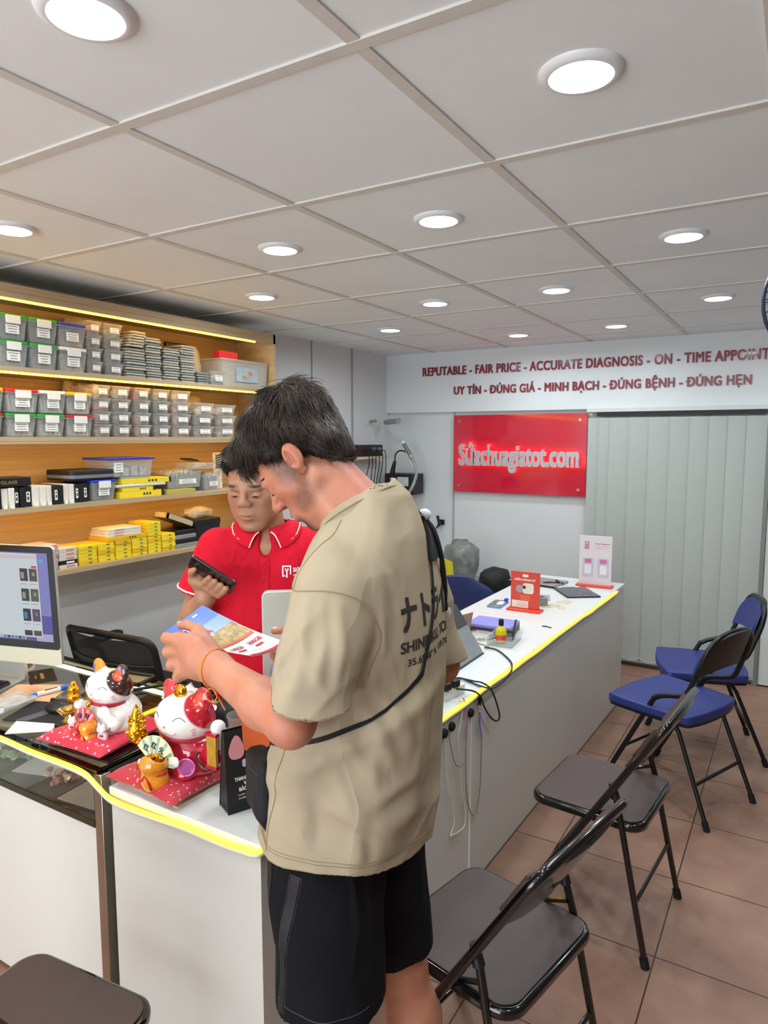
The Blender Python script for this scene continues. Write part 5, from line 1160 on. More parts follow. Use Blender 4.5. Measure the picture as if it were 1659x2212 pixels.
# ------------------------------------------------------------------ behind the counter
t = thing('staff_chair', 'blue round-backed staff chair behind the counter', 'chair', (-1.78, 3.76, 0), math.radians(29))
sb = mat('staff_blue', '#2b3768', .6, noise=.05, nscale=30)
rows = []
for v in np.linspace(0, 1, 9):
    row = []
    for u in np.linspace(-1, 1, 17):
        hw = .26 * (1 if v < .5 else math.sqrt(max(0, 1 - ((v - .5) / .52) ** 2 * .75))); row.append((hw * u, -.2 - .05 * v + .05 * u * u, .50 + .31 * v - .04 * (abs(u) ** 3) * v))
    rows.append(row)
obj('backrest', MB().sheet(rows, .035), sb, t, angle=60); obj('seat', MB().rprism((-.23, -.2), (.23, .22), .08, .40, .455), sb, t, bevel=.015, segs=3)
for sx in (-1, 1):
    for sy in (-1, 1): obj('leg', MB().tube([(sx * .19, sy * .16, .41), (sx * .22, sy * .22, 0.0)], .011, 8), black_paint, t)
    obj('back_post', MB().tube([(sx * .17, -.17, .42), (sx * .17, -.225, .60)], .011, 8), black_paint, t)
t = thing('side_table', 'low grey table in the back corner behind the staff chair', 'table', (-2.12, 4.62, 0)); obj('tabletop', MB().box((-.5, -.32, .5), (.5, .32, .525)), mat('grey_board', '#8d8a84', .5, noise=.06), t, bevel=.002)
for sx in (-.46, .46):
    for sy in (-.28, .28): obj('leg', MB().box((sx - .02, sy - .02, 0), (sx + .02, sy + .02, .5)), black_paint, t)
grey_bag = mat('grey_polybag', '#7d817c', .22, alpha=.7, noise=.5, nscale=12, bump=1.0, bscale=30)
o = obj('plastic_bag', bag_mb(.3, .26, .32, 51, n=28, amp=.14), grey_bag, angle=70); o.location = (-2.10, 4.58, .5255); o.rotation_euler = (0, 0, .4); tag(o, 'bulging grey plastic bag in the back corner under the wall tools', 'bag')
o = obj('backpack', bag_mb(.26, .2, .17, 52, n=24, amp=.06), mat('backpack_black', '#18191b', .7, noise=.12, bump=.3), angle=70); o.location = (-1.79, 4.48, .5255); tag(o, 'black backpack lying behind the blue staff chair', 'backpack')
t = thing('yellow_bag', 'bright yellow folder leaning behind the bent man, by the grey bag', 'folder', (-2.02, 4.28, .0)); obj('cover', MB().add(*quadslab([(-.12, -.05, .0), (.1, -.05, .0), (-.02, .02, .74), (-.14, .02, .78)], .02)), mat('yellow_cover', '#c8bd1e', .5, noise=.08), t)
t = thing('wooden_cabinet', 'wooden drawer cabinet behind the shop assistant', 'cabinet', (-2.36, 2.61, 0), math.radians(31))
obj('carcass', MB().box((-.2, -.16, 0), (.24, .18, .82)), wood_edge, t, bevel=.002); obj('top', MB().box((-.21, -.17, .82), (.25, .19, .842)), wood_edge, t, bevel=.002)
for z0 in (.04, .30, .56):
    dr = obj('drawer', MB().box((-.19, -.172, z0), (.21, -.161, z0 + .25)), wood_edge, t, bevel=.001); obj('drawer_handle', MB().cyl((-.05, -.185, z0 + .13), (.07, -.185, z0 + .13), .005, 8), chrome, dr)
o = obj('green_box', MB().cbox((0, 0, .035), (.14, .1, .07)), mat('lime_green', '#6fc41e', .4, noise=.05), bevel=.006); o.location = (-2.29, 2.60, .8425); tag(o, 'lime green box on the wooden cabinet behind the shop assistant', 'box')
# tools fixed in the corner
t = thing('wall_rack', 'cream rack strip on the left wall in the back corner', 'shelf', (XL, 4.55, 1.435)); obj('plank', MB().box((0, -.2, 0), (.13, .25, .02)), mat('cream_plank', '#cfc3a0', .5, noise=.06), t, bevel=.002)
obj('bracket', MB().box((0, -.15, -.06), (.01, -.13, 0)).box((0, -.15, -.01), (.1, -.13, 0)), chrome, t)
t = thing('power_supply', 'black bench power supply on the cream wall rack', 'power supply', (XL + .01, 4.53, 1.4555)); obj('case', MB().box((0, -.16, 0), (.115, .18, .088)), dark, t, bevel=.003); obj('dial', MB().cyl((.115, .12, .055), (.128, .12, .055), .016, 14), mat('dial_grey', '#8a8c8e', .4, .4, noise=.05), t); obj('display', MB().box((.1152, .02, .04), (.1162, .09, .07)), mat('dial_face', '#5d6468', .3, noise=.1), t)
for i in range(6):
    y = 4.45 + .05 * i; cable('lead', [(XL + .05, y, 1.50 - .01 * i), (XL + .145, y, 1.50), (XL + .155, y + .01, 1.40), (XL + .12 + .01 * (i % 3), y + .02 * (i % 2), 1.24), (XL + .1, y + .04, 1.10 - .03 * (i % 3))], .0035, cabm, f'black lead hanging from the bench power supply, {ORD[i]} from the left', 'black leads in the back corner')
t = thing('soldering_handle', 'grey tubular tool handle held out level from the left wall', 'tool', (XL, 4.72, 1.728)); obj('holder', MB().cyl((0, 0, 0), (.06, 0, .002), .012, 12), chrome, t); obj('tube', MB().cyl((.06, -.01, .002), (.12, -.08, .005), .008, 12), mat('tool_beige', '#a8a294', .4, noise=.05), t)
t2 = obj('handle', MB().cyl((-.12, .1, -.006), (.06, -.01, .002), .021, 16).cyl((.06, -.01, .002), (.065, -.013, .002), .023, 16), mat('tool_grey', '#8f9898', .4, noise=.05), t, M=T(.19, .03, 0))
t = thing('solder_station', 'black soldering unit with a white label in the back corner', 'machine', (-2.74, 4.86, 1.148)); obj('case', MB().box((-.13, -.08, .0), (.13, .1, .165)), dark, t, bevel=.004); obj('rating_label', MB().box((-.01, -.0808, .07), (.09, -.0798, .14)), mat('label_silver', '#b9bfb8', .5, noise=.12, nscale=40), t)
obj('wall_bracket', MB().box((-.1, .1, .02), (.1, .155, .05)), chrome, t)
t = thing('gooseneck_tool', 'black gooseneck with a clear hose and silver head above the soldering unit', 'lamp', (-2.78, 4.8, 1.313))
obj('stem', MB().cyl((-.03, 0, 0.001), (-.005, 0, .1), .022, 14, .012), dark, t); obj('neck', MB().tube(spline([(-.005, 0, .1), (.0, 0, .15), (.03, 0, .18), (.07, 0, .182), (.09, 0, .17)], 5), .006, 8), dark, t)
obj('head', MB().cyl((.075, 0, .24), (.135, 0, .15), .016, 14), mat('head_grey', '#6f7476', .35, .4, noise=.06), t); obj('tip', MB().cyl((.066, 0, .253), (.076, 0, .238), .017, 14), paper, t); obj('collar_ring', MB().cyl((.135, 0, .15), (.15, 0, .125), .019, 14), mat('tool_beige', '#a8a294'), t)
obj('hose', MB().tube(spline([(.15, 0, .125), (.18, 0, .07), (.19, 0, .0), (.185, -.05, -.09), (.15, -.06, -.15), (.11, -.05, -.17)], 6), .013, 10), mat('hose_clear', '#a9aaa6', .2, alpha=.7, noise=.1), t)
t = thing('wall_hook', 'black tool hook on the back wall left of the red sign', 'hook', (-2.465, YB, .92)); obj('plate', MB().box((-.02, -.02, -.02), (.02, -.001, .02)), dark, t, bevel=.003); obj('hook', MB().tube(spline([(0, -.02, 0), (0, -.06, .0), (.005, -.085, -.02), (.03, -.09, .0)], 4), .009, 8).tube([(-.005, -.05, .0), (-.02, -.055, .055)], .012, 8).tube([(0, -.04, 0), (-.035, -.045, -.05)], .006, 8), dark, t)
# wall fan at the right edge
t = thing('wall_fan', 'dark blue wall fan cut by the right edge under the ceiling', 'fan', (.02, 2.62, 2.03))
cage = mat('fan_cage', '#2c3348', .4, .3, noise=.06)
FM = frame((0, 0, 0), (.857, .515, 0), (.5, -.85, -.05))
for k in range(28): 
    a = 2 * PI * k / 28
    obj('cage_wire', MB().tube([(.03 * math.cos(a), .03 * math.sin(a), .07), (.14 * math.cos(a), .14 * math.sin(a), .055), (.175 * math.cos(a), .175 * math.sin(a), .0), (.14 * math.cos(a), .14 * math.sin(a), -.055), (.05 * math.cos(a), .05 * math.sin(a), -.06)], .0016, 5, M=FM), cage, t)
obj('cage_ring', MB().tube([(.176 * math.cos(a), .176 * math.sin(a), 0) for a in np.linspace(0, 2 * PI, 33)[:-1]], .006, 8, True, M=FM), cage, t); obj('hub', MB().cyl((0, 0, .06), (0, 0, .075), .035, 20, M=FM), cage, t); obj('motor', MB().cyl((0, 0, -.14), (0, 0, -.05), .055, 20, M=FM), cage, t)
for k in range(3): obj('blade', MB().prism([(.02, -.02), (.13, -.06), (.155, 0), (.12, .05), (.02, .02)], -.002, .002, FM @ Rz(2 * PI * k / 3) @ Matrix.Rotation(.4, 4, 'X')), mat('fan_blade', '#3c4a78', .4, noise=.04), t)
obj('bracket', MB().tube([tuple(FM @ Vector((0, 0, -.13))), (.25, .25, -.05), (1.22, .25, -.05)], .016, 10), cage, t)
# ------------------------------------------------------------------ people
def Bx(f, lo, hi, m=.05):
    lo = V3(*lo); hi = V3(*hi)
    def g(P):
        q = np.maximum(np.maximum(lo - P, P - hi), 0); d = np.linalg.norm(q, axis=1); o = d + .02; k = d < m
        if k.any(): o[k] = f(P[k])
        return o
    return g
def Xf(f, M, s=1.):
    R = np.array(M.to_3x3()); t = np.array(M.translation)
    return lambda P: s * f((P - t) @ R / s)
def to_local(P, M, s=1.): return (P - np.array(M.translation)) @ np.array(M.to_3x3()) / s
def chain(pts, radii):
    return [cap(pts[i], pts[i + 1], radii[i], radii[i + 1]) for i in range(len(pts) - 1)]
def head_sdf(nose=1., jaw=1., full=0.):
    """x forward, y left, z up, origin between the ears"""
    b = U(.03, ell((-.014, 0, .055), (.095, .076, .080)), ell((.04, 0, -.012), (.056, .062, .082)))
    b = U(.02, b, ell((.048, 0, -.072), (.045, .046 * jaw, .036)), *[cap((-.004, s * .052, -.05), (.066, s * .02, -.098), .021, .018) for s in (1, -1)])
    b = U(.014, b, ell((.076, 0, -.097), (.02, .022, .016)), cap((.081, .034, .026), (.081, -.034, .026), .014), ell((.078, 0, -.056), (.025, .03, .024)),
          *[ell((.060, s * .044, -.014), (.022, .019, .02)) for s in (1, -1)])
    if full: b = U(.02, b, *[ell((.05, s * .040, -.045), (.032, .022, .036)) for s in (1, -1)])
    for s in (1, -1): b = Cut(b, ell((.1005, s * .031, .003), (.012, .016, .0095)), .014)
    b = U(.004, b, *[ell((.0775, s * .031, .002), (.0135, .0165, .0125)) for s in (1, -1)])
    b = U(.008, b, cap((.091, 0, .022), (.116 * nose, 0, -.013), .0075, .0100), ell((.117 * nose, 0, -.016), (.012, .012, .0098)), *[ell((.104, s * .0125, -.020), (.011, .0075, .0085)) for s in (1, -1)])
    b = U(.004, b, ell((.0965, 0, -.0525), (.0115, .0215, .0062)), ell((.0955, 0, -.0645), (.0115, .0185, .007)))
    b = Cut(b, ell((.108, 0, -.0588), (.012, .022, .0016)), .003)
    for s in (1, -1): b = Cut(b, ell((.109, s * .0068, -.0265), (.006, .0035, .004)), .003)
    ears = []
    for s in (1, -1):
        R = rotm('Z', s * 24) @ rotm('Y', -12)
        pl = ell((-.012, s * .081, .002), (.0195, .0085, .033), R)
        pl = Cut(pl, ell((-.006, s * .0885, .001), (.0115, .0065, .021), R), .004)
        pl = U(.004, pl, ell((-.004, s * .077, -.029), (.0095, .0065, .0105)), cap((-.0, s * .082, .012), (.004, s * .0815, -.012), .0035), cap((-.014, s * .083, -.018), (-.015, s * .0845, .016), .0035))
        ears.append(Xf(pl, Matrix.Translation((-.0008, s * .0085, 0)), .89))
    return U(.006, b, *ears)
def hair_sdf(grow=1.):
    c = U(.02, ell((-.016, 0, .062), (.105 * grow, .085, .089)), ell((.03, 0, .085), (.066, .07, .054)), ell((-.05, 0, -.004), (.048, .062, .056)))
    reg = lambda P: (.080 + (P[:, 0] - .08) * (.84 + .10 * (np.abs(P[:, 1]) < .05))) - P[:, 2] - .022 * np.clip((-.02 - P[:, 0]) / .05, 0, 1) + .022 * np.clip(-(P[:, 0] - .03) / .1, 0, 1) * (np.abs(P[:, 1]) / .07) ** 2
    lump = lambda P: .003 * np.sin(P[:, 0] * 95 + 40 * P[:, 1]) * np.sin(P[:, 1] * 80 + P[:, 2] * 60)
    f = And(c, reg, .012)
    f = Cut(f, U(.006, *[ell((-.012, s * .084, -.004), (.026, .014, .033)) for s in (1, -1)]), .004)
    return lambda P: f(P) + lump(P)
def surf_pts(f, lo, hi, n, seed):
    """random points on the surface, with normals"""
    r = np.random.RandomState(seed); lo = V3(*lo); hi = V3(*hi); P = lo + (hi - lo) * r.rand(n * 14, 3); d = f(P); P = P[np.abs(d) < .02]
    g = lambda Q: np.stack([(f(Q + .001 * e) - f(Q - .001 * e)) / .002 for e in np.eye(3)], -1)
    for _ in range(4):
        G = g(P); P = P - f(P)[:, None] * G / np.maximum((G * G).sum(1), .2)[:, None]
    P = P[np.abs(f(P)) < .0015][:n]; N = g(P); return P, N / np.linalg.norm(N, axis=1)[:, None]
def strands(f, M, s, n, seed, m_, parent, lens, top_flow=(1, 0, -.15), rad=.00075, name='hair_strands', fringe=1.):
    P, N = surf_pts(f, (-.13, -.1, -.07), (.1, .1, .165), n, seed); r = np.random.RandomState(seed + 1); V = []; F = []
    crown = V3(-.045, .012, .14); K = 6; A = np.array(M.to_3x3()); t0 = np.array(M.translation)
    for p, q in zip(P, N):
        top = np.clip((p[2] - .05) / .06, 0, 1)
        d = p - crown; d = d - q * (d @ q); d = d / (np.linalg.norm(d) + 1e-6)
        fl = np.array(top_flow) * 1.; fl = fl - q * (fl @ q); fl /= np.linalg.norm(fl) + 1e-6
        d = d * (1 - .6 * top) + fl * .6 * top + .16 * r.randn(3) + .4 * np.array([math.sin(60 * p[1] + 25 * p[0]), math.sin(55 * p[0] + 30 * p[2]), math.sin(50 * p[1] - 35 * p[2])]) * (.3 + .7 * top); d = d - q * (d @ q); d /= np.linalg.norm(d) + 1e-6
        L = (lens[1] + (lens[0] - lens[1]) * top) * r.uniform(.6, 1.3); lift = r.uniform(.04, .26) ** 1.2 * (.25 + .75 * top)
        c = []; x = p + q * .0006; v = d + q * lift; cur = r.randn(3) * .2
        for k in range(K):
            c.append(x); x = x + v / np.linalg.norm(v) * L / (K - 1); v = v / np.linalg.norm(v) - q * (L / (K - 1) / .082) + cur * .1 + V3(.02, 0, -.06) * (1 - top)
        b = len(V); side = np.cross(d, q); side /= np.linalg.norm(side) + 1e-9
        for k, x in enumerate(c):
            rr = rad * (1.25 - k / (K - 1)) * r.uniform(.8, 1.2)
            for a in range(3):
                o = x + rr * (math.cos(2.094 * a) * side + math.sin(2.094 * a) * q); V.append(A @ (o * s) + t0)
        for k in range(K - 1):
            for a in range(3):
                e = (a + 1) % 3; F.append((b + 3 * k + a, b + 3 * k + e, b + 3 * k + 3 + e, b + 3 * k + 3 + a))
    return mesh_np(name, np.array(V), np.array(F), m_, parent)
def skin_cols(P, H, s, base, tone, beard, lips, seed=3):
    """skin tint by place: ruddy cheeks, lips, brows, stubble; H = head frame"""
    Q = to_local(P, H, s); c = np.tile(lin(base), (len(P), 1))
    rr = np.random.RandomState(seed); n = np.sin(P @ V3(31, 57, 43)) * np.sin(P @ V3(-47, 29, 61)) * .5 + .5
    c = mixc(c, n * .25, tone)
    near = np.linalg.norm(Q, axis=1) < .16
    for s_ in (1, -1):
        c = mixc(c, blob(Q, (.075, s_ * .045, -.02), (.04, .035, .03), .9) * .5, tone)
        c = mixc(c, blob(Q, (-.012, s_ * .085, .0), (.024, .014, .034), .3) * .45, tone)
    c = mixc(c, blob(Q, (.118, 0, -.02), (.016, .016, .014), .6) * .5, tone)
    if beard:
        fade = np.maximum.reduce([blob(Q, (-.075, 0, -.055), (.05, .075, .045), .9) * .6] + [blob(Q, (.03, s_ * .07, .012), (.022, .02, .034), .8) * .7 for s_ in (1, -1)] + [blob(Q, (-.045, s_ * .06, -.02), (.035, .03, .035), .8) * .5 for s_ in (1, -1)])
        c = mixc(c, fade * (.6 + .4 * rr.rand(len(P))), '#3a2a22')
        bm = np.maximum.reduce([blob(Q, (.082, 0, -.094), (.038, .042, .034), .5) * 1.0, blob(Q, (.105, 0, -.0435), (.022, .032, .010), .5) * .85, blob(Q, (.098, 0, -.078), (.022, .02, .008), .5) * .8]
            + [np.maximum(blob(Q, (.03, s_ * .058, -.062), (.042, .022, .024), .7) * .6, blob(Q, (.012, s_ * .072, -.02), (.018, .02, .045), .7) * .6) for s_ in (1, -1)] + [blob(Q, (.045, 0, -.10), (.05, .05, .02), .8) * .45])
        c = mixc(c, bm * (.75 + .25 * rr.rand(len(P))) * near, beard)
    c = mixc(c, np.maximum(blob(Q, (.103, 0, -.053), (.012, .0205, .0052), .25), blob(Q, (.102, 0, -.0645), (.012, .0175, .006), .25)) * .75, lips)
    for s_ in (1, -1):
        c = mixc(c, blob(Q, (.091, s_ * .033, .031 - .0), (.014, .0225, .0055), .5) * .85 * (.6 + .4 * rr.rand(len(P))), '#2c2019')
        c = mixc(c, blob(Q, (.0925, s_ * .031, -.0035), (.008, .0145, .0017), .5) * .9, '#231a18')
        c = mixc(c, blob(Q, (.1095, s_ * .0068, -.0325), (.006, .004, .004), .5) * .7, '#5a2e28')
    return c
skin_m = mat('skin', '#d09a84', .48, attr='Col', noise=.05, nscale=70, bump=.12, bscale=420, sss=.12)
hair_m = mat('hair_dark', '#1d1511', .85, noise=.25, nscale=60, spec=.1); strand_m = mat('hair_strand', '#3a2c24', .45, noise=.45, nscale=25, spec=.5)
def cloth(name, c, wr=.5, ws=16, fine=.15):
    m = mat(name, c, .88, noise=.05, nscale=9, sheen=.0, spec=.2); nt = m.node_tree; N = nt.nodes; L = nt.links; b = N['Principled BSDF']
    tc = N.new('ShaderNodeTexCoord'); mp = N.new('ShaderNodeMapping'); mp.inputs['Scale'].default_value = (1, 1, .55); mp.inputs['Rotation'].default_value = (.3, .5, .2); L.new(tc.outputs['Object'], mp.inputs[0])
    n = N.new('ShaderNodeTexNoise'); n.inputs['Scale'].default_value = ws; n.inputs['Detail'].default_value = 2; n.inputs['Distortion'].default_value = .7; L.new(mp.outputs[0], n.inputs['Vector'])
    def mth(op, a, v):
        q = N.new('ShaderNodeMath'); q.operation = op; L.new(a, q.inputs[0]); q.inputs[1].default_value = v; return q.outputs[0]
    rg = mth('POWER', mth('SUBTRACT', mth('ABSOLUTE', mth('SUBTRACT', n.outputs[0], .5), 0), .16), 1.0)      # creases: ridges along the zero lines of a noise
    rg = mth('MULTIPLY', mth('MINIMUM', rg, 0), -6.)
    w = N.new('ShaderNodeTexNoise'); w.inputs['Scale'].default_value = 650; L.new(tc.outputs['Object'], w.inputs['Vector'])
    b1 = N.new('ShaderNodeBump'); b1.inputs['Strength'].default_value = wr; b1.inputs['Distance'].default_value = .009; L.new(rg, b1.inputs['Height'])
    b2 = N.new('ShaderNodeBump'); b2.inputs['Strength'].default_value = fine; b2.inputs['Distance'].default_value = .001; L.new(w.outputs[0], b2.inputs['Height']); L.new(b1.outputs[0], b2.inputs['Normal']); L.new(b2.outputs[0], b.inputs['Normal'])
    return m
def interp_sec(zs, fr, bk, hw, n=2.25):
    zs, fr, bk, hw = map(np.array, (zs, fr, bk, hw))
    def f(P):
        z = P[:, 2]; a = np.interp(z, zs, fr); b = np.interp(z, zs, bk); w = np.interp(z, zs, hw)
        cx = (a + b) / 2; rx = (a - b) / 2
        k = (np.abs((P[:, 0] - cx) / rx) ** n + np.abs(P[:, 1] / w) ** n) ** (1 / n)
        d = (k - 1) * np.minimum(rx, w) * .85
        return np.maximum(d, np.maximum(zs[0] - z, z - zs[-1]))
    return f
class Skin:
    """throw points onto a finished mesh object (in its parent's space)"""
    def __init__(s, o): s.t = BVHTree.FromPolygons([v.co for v in o.data.vertices], [tuple(p.vertices) for p in o.data.polygons])
    def near(s, p, off=.0015):
        h = s.t.find_nearest(Vector(p)); n = h[1]; v = Vector(p) - h[0]
        return h[0] + n * off
    def ray(s, p, d, off=.0015):
        h = s.t.ray_cast(Vector(p), Vector(d).normalized())
        return s.near(p, off) if h[0] is None else h[0] + h[1] * off
def seam(sk, pts, r, m_, parent, name='seam', n=10, off=.0005):
    return obj(name, MB().tube([sk.near(p, off) for p in spline(pts, n)], r, 5), m_, parent)
def ribbon_on(sk, pts, w, m_, parent, name, side, n=8, off=.002, th=.002):
    P = spline(pts, n); side = Vector(side).normalized(); return obj(name, MB().sheet([[sk.near(Vector(p) + side * w * u, off) for u in (-.5, -.17, .17, .5)] for p in P], th), m_, parent, angle=60)
def print_on(sk, mb, M, d, m_, parent, name, off=.0009):
    out = MB(); bm = bmesh.new(); vs = [bm.verts.new(p) for p in mb.v]
    for f in mb.f:
        try: bm.faces.new([vs[i] for i in f])
        except ValueError: pass
    bmesh.ops.triangulate(bm, faces=bm.faces[:])
    for _ in range(2):
        es = [e for e in bm.edges if e.calc_length() > .012]
        if es: bmesh.ops.subdivide_edges(bm, edges=es, cuts=1); bmesh.ops.triangulate(bm, faces=bm.faces[:])
    bm.verts.index_update(); zmin = 0
    V = []
    for v in bm.verts: V.append(sk.ray(M @ Vector((v.co.x, v.co.y, 0)), d, off))
    out.add(V, [tuple(v.index for v in f.verts) for f in bm.faces]); bm.free()
    return obj(name, out, m_, parent, smooth=False)

# ---------------------------------------------------------------- the customer (x forward, y left)
man = thing('person', 'tall person in a beige T-shirt and black shorts bending over a leaflet', 'person', (-.735, 1.10, 0), math.radians(188))
E_ = V3(.094, 0, 1.556); PITCH = math.radians(48)
HM = Matrix.Translation(E_) @ Matrix.Rotation(math.radians(5), 4, 'Z') @ Matrix.Rotation(PITCH, 4, 'Y'); HS = .99
headf = Xf(head_sdf(.98), HM, HS)
neck = U(.03, cap((-.05, 0, 1.435), (.058, 0, 1.53), .055, .055), cap((-.03, 0, 1.42), (.075, 0, 1.50), .05, .046), cap((-.015, .048, 1.43), (.07, .045, 1.53), .014, .012), ell((-.045, 0, 1.37), (.07, .10, .05)))
torso = U(.05, ell((-.035, 0, 1.24), (.11, .155, .2)), ell((-.02, 0, 1.02), (.11, .15, .2)), ell((-.01, 0, .9), (.115, .155, .12)))
def arm(sh, el, wr, r=(.055, .044, .046, .03)):
    sh, el, wr = V3(*sh), V3(*el), V3(*wr); m1 = sh + (el - sh) * .5; m2 = el + (wr - el) * .33
    return U(.02, cap(sh, m1, r[0], r[0] * .92), cap(m1, el, r[0] * .92, r[1]), cap(el, m2, r[1], r[2]), cap(m2, wr, r[2], r[3]), ell(wr, (r[3], r[3] * .9, r[3])))
LE, LW = (-.022, .27, 1.146), (.205, .155, 1.168); RE, RW = (-.105, -.232, 1.10), (.065, -.165, 1.118)
larm = arm((-.05, .17, 1.335), LE, LW, (.046, .036, .040, .028)); rarm = arm((-.06, -.17, 1.335), RE, RW, (.048, .040, .042, .029))
R9 = (.0118, .0112, .0102, .0088)
def hand(palm, fingers, thumb, thenar):
    pf = [U(.004, *chain(p, R9[:len(p)])) for p in fingers]; th = U(.006, *chain(thumb, (.013, .0105, .0095, .0078)))
    return U(.009, U(.014, *palm), *pf, th, thenar)
Rp = np.array(frame((0, 0, 0), (.92, -.27, .22), y=(.27, .96, 0)).to_3x3())
lpalm = [ell((.262, .137, 1.176), (.062, .021, .041), Rp), cap((.21, .152, 1.168), (.25, .14, 1.176), .028, .03), cap((.255, .137, 1.205), (.325, .118, 1.203), .016, .014), cap((.262, .138, 1.155), (.315, .122, 1.138), .017, .013)]
lfing = [[(.318, .119, 1.2), (.366, .104, 1.196), (.383, .075, 1.184), (.366, .048, 1.181)], [(.322, .12, 1.178), (.362, .106, 1.168), (.370, .074, 1.163), (.352, .048, 1.165)],
         [(.317, .121, 1.157), (.35, .11, 1.144), (.355, .08, 1.140), (.338, .058, 1.146)], [(.308, .121, 1.138), (.333, .112, 1.122), (.335, .086, 1.12), (.320, .068, 1.128)]]
lhand = hand(lpalm, lfing, [(.245, .128, 1.2), (.288, .103, 1.221), (.33, .083, 1.2215), (.362, .066, 1.2125)], cap((.235, .135, 1.19), (.275, .112, 1.212), .02, .015))
rpalm = [ell((.118, -.148, 1.138), (.056, .022, .036), np.array(frame((0, 0, 0), (.93, .28, .2), y=(-.28, .95, 0)).to_3x3())), cap((.07, -.163, 1.12), (.105, -.152, 1.134), .028, .028)]
rfing = [[(.165, -.133, 1.148), (.205, -.122, 1.138), (.232, -.098, 1.128), (.226, -.072, 1.126)], [(.168, -.135, 1.13), (.205, -.126, 1.117), (.228, -.102, 1.108), (.218, -.076, 1.112)],
         [(.162, -.137, 1.114), (.195, -.13, 1.1), (.212, -.106, 1.094), (.2, -.082, 1.1)], [(.152, -.138, 1.1), (.178, -.132, 1.086), (.19, -.11, 1.083), (.18, -.09, 1.09)]]
rhand = hand(rpalm, rfing, [(.115, -.14, 1.16), (.16, -.122, 1.176), (.2, -.108, 1.1775), (.238, -.097, 1.172)], cap((.1, -.148, 1.15), (.145, -.128, 1.168), .018, .014))
def leg(h, k, a, toe):
    h, k, a = V3(*h), V3(*k), V3(*a); c = k + (a - k) * .3 + V3(-.012, 0, 0)
    return U(.025, cap(h, k, .082, .057), ell(k + V3(.012, 0, 0), (.053, .053, .06)), cap(k, c, .05, .056), cap(c, a, .055, .036), cap(a, a + V3(.0, 0, -.045), .036, .038), cap(a + V3(-.01, 0, -.05), toe, .032, .024))
lleg = leg((.0, .092, .9), (.0, .118, .47), (-.03, .122, .09), (.11, .14, .03)); rleg = leg((-.0, -.09, .9), (-.062, -.100, .47), (-.135, -.104, .09), (.005, -.12, .03))
bodyf = U(.02, Bx(headf, (-.07, -.13, 1.4), (.27, .13, 1.72)), Bx(neck, (-.17, -.18, 1.32), (.14, .18, 1.62)), Bx(torso, (-.16, -.18, .77), (.12, .18, 1.46)), Bx(larm, (-.15, .09, 1.03), (.24, .32, 1.46)), Bx(rarm, (-.2, -.32, 1.02), (.11, -.1, 1.46)), Bx(U(.03, lleg, rleg), (-.2, -.2, 0), (.18, .2, 1.0)))
bodyf2 = U(.012, bodyf, Bx(lhand, (.17, .03, 1.08), (.41, .19, 1.26)), Bx(rhand, (.03, -.2, 1.05), (.26, -.05, 1.21)))
V, Q = polygonize(bodyf2, (-.24, -.34, -.01), (.42, .34, 1.74), .0036)
C_ = skin_cols(V, HM, HS, '#ba7d62', '#a95640', '#1c1410', '#a85650')
nk = blob(V, (-.045, 0, 1.535), (.06, .06, .06), .9) * .5; C_ = mixc(C_, nk, '#b96a55')
for k_ in (LE, RE): C_ = mixc(C_, blob(V, k_, (.06, .06, .06), .9) * .2, '#b0614f')
C_ = mixc(C_, blob(V, (-.03, .1, .4), (.2, .2, .2), .9) * .3, '#9c6a50')
C_ = mixc(C_, np.maximum(blob(V, (-.012, 0, 1.60), (.055, .07, .04), .8), 0) * .3, '#5a4038')
mesh_np('body', V, Q, skin_m, man, C_)
nail_m = mat('fingernail', '#e3b5a4', .3, noise=.03)
nl = lambda nm, p, r, d: obj(nm, MB().ball((0, 0, 0), r, 10, frame(p, d, (0, 0, 1))), nail_m, man)
nl('fingernail', (.366, .064, 1.2188), (.0068, .0052, .0022), (.9, -.4, -.25)); nl('fingernail', (.236, -.097, 1.179), (.007, .0055, .0022), (.95, .25, -.12))
# hair
hf = hair_sdf(); HF = Xf(hf, HM, HS)
V, Q = polygonize(HF, (-.09, -.13, 1.47), (.27, .13, 1.74), .0035); hair_o = mesh_np('hair', V, Q, hair_m, man)
hs_ = strands(hf, HM, HS, 11000, 5, strand_m, None, (.058, .026), rad=.0008, name='strands'); hs_.parent = hair_o
for s in (1, -1):
    q = [tuple(HM @ (Vector((.0925 - .018 * k * k, s * (.031 + .0145 * k), -.003 + .0016 * (1 - k * k))) * HS)) for k in np.linspace(-1, 1, 7)]
    obj('eyelash', MB().tube(q, .0014, 5), hair_m, man)
    q = [tuple(HM @ (Vector((.0905 - .014 * k * k - .004 * k, s * (.033 + .0195 * k), .0285 + .003 * (1 - k * k))) * HS)) for k in np.linspace(-1, 1, 7)]
    obj('eyebrow', MB().tube(q, [.001, .0024, .0032, .0034, .003, .0022, .001], 6), hair_m, man)
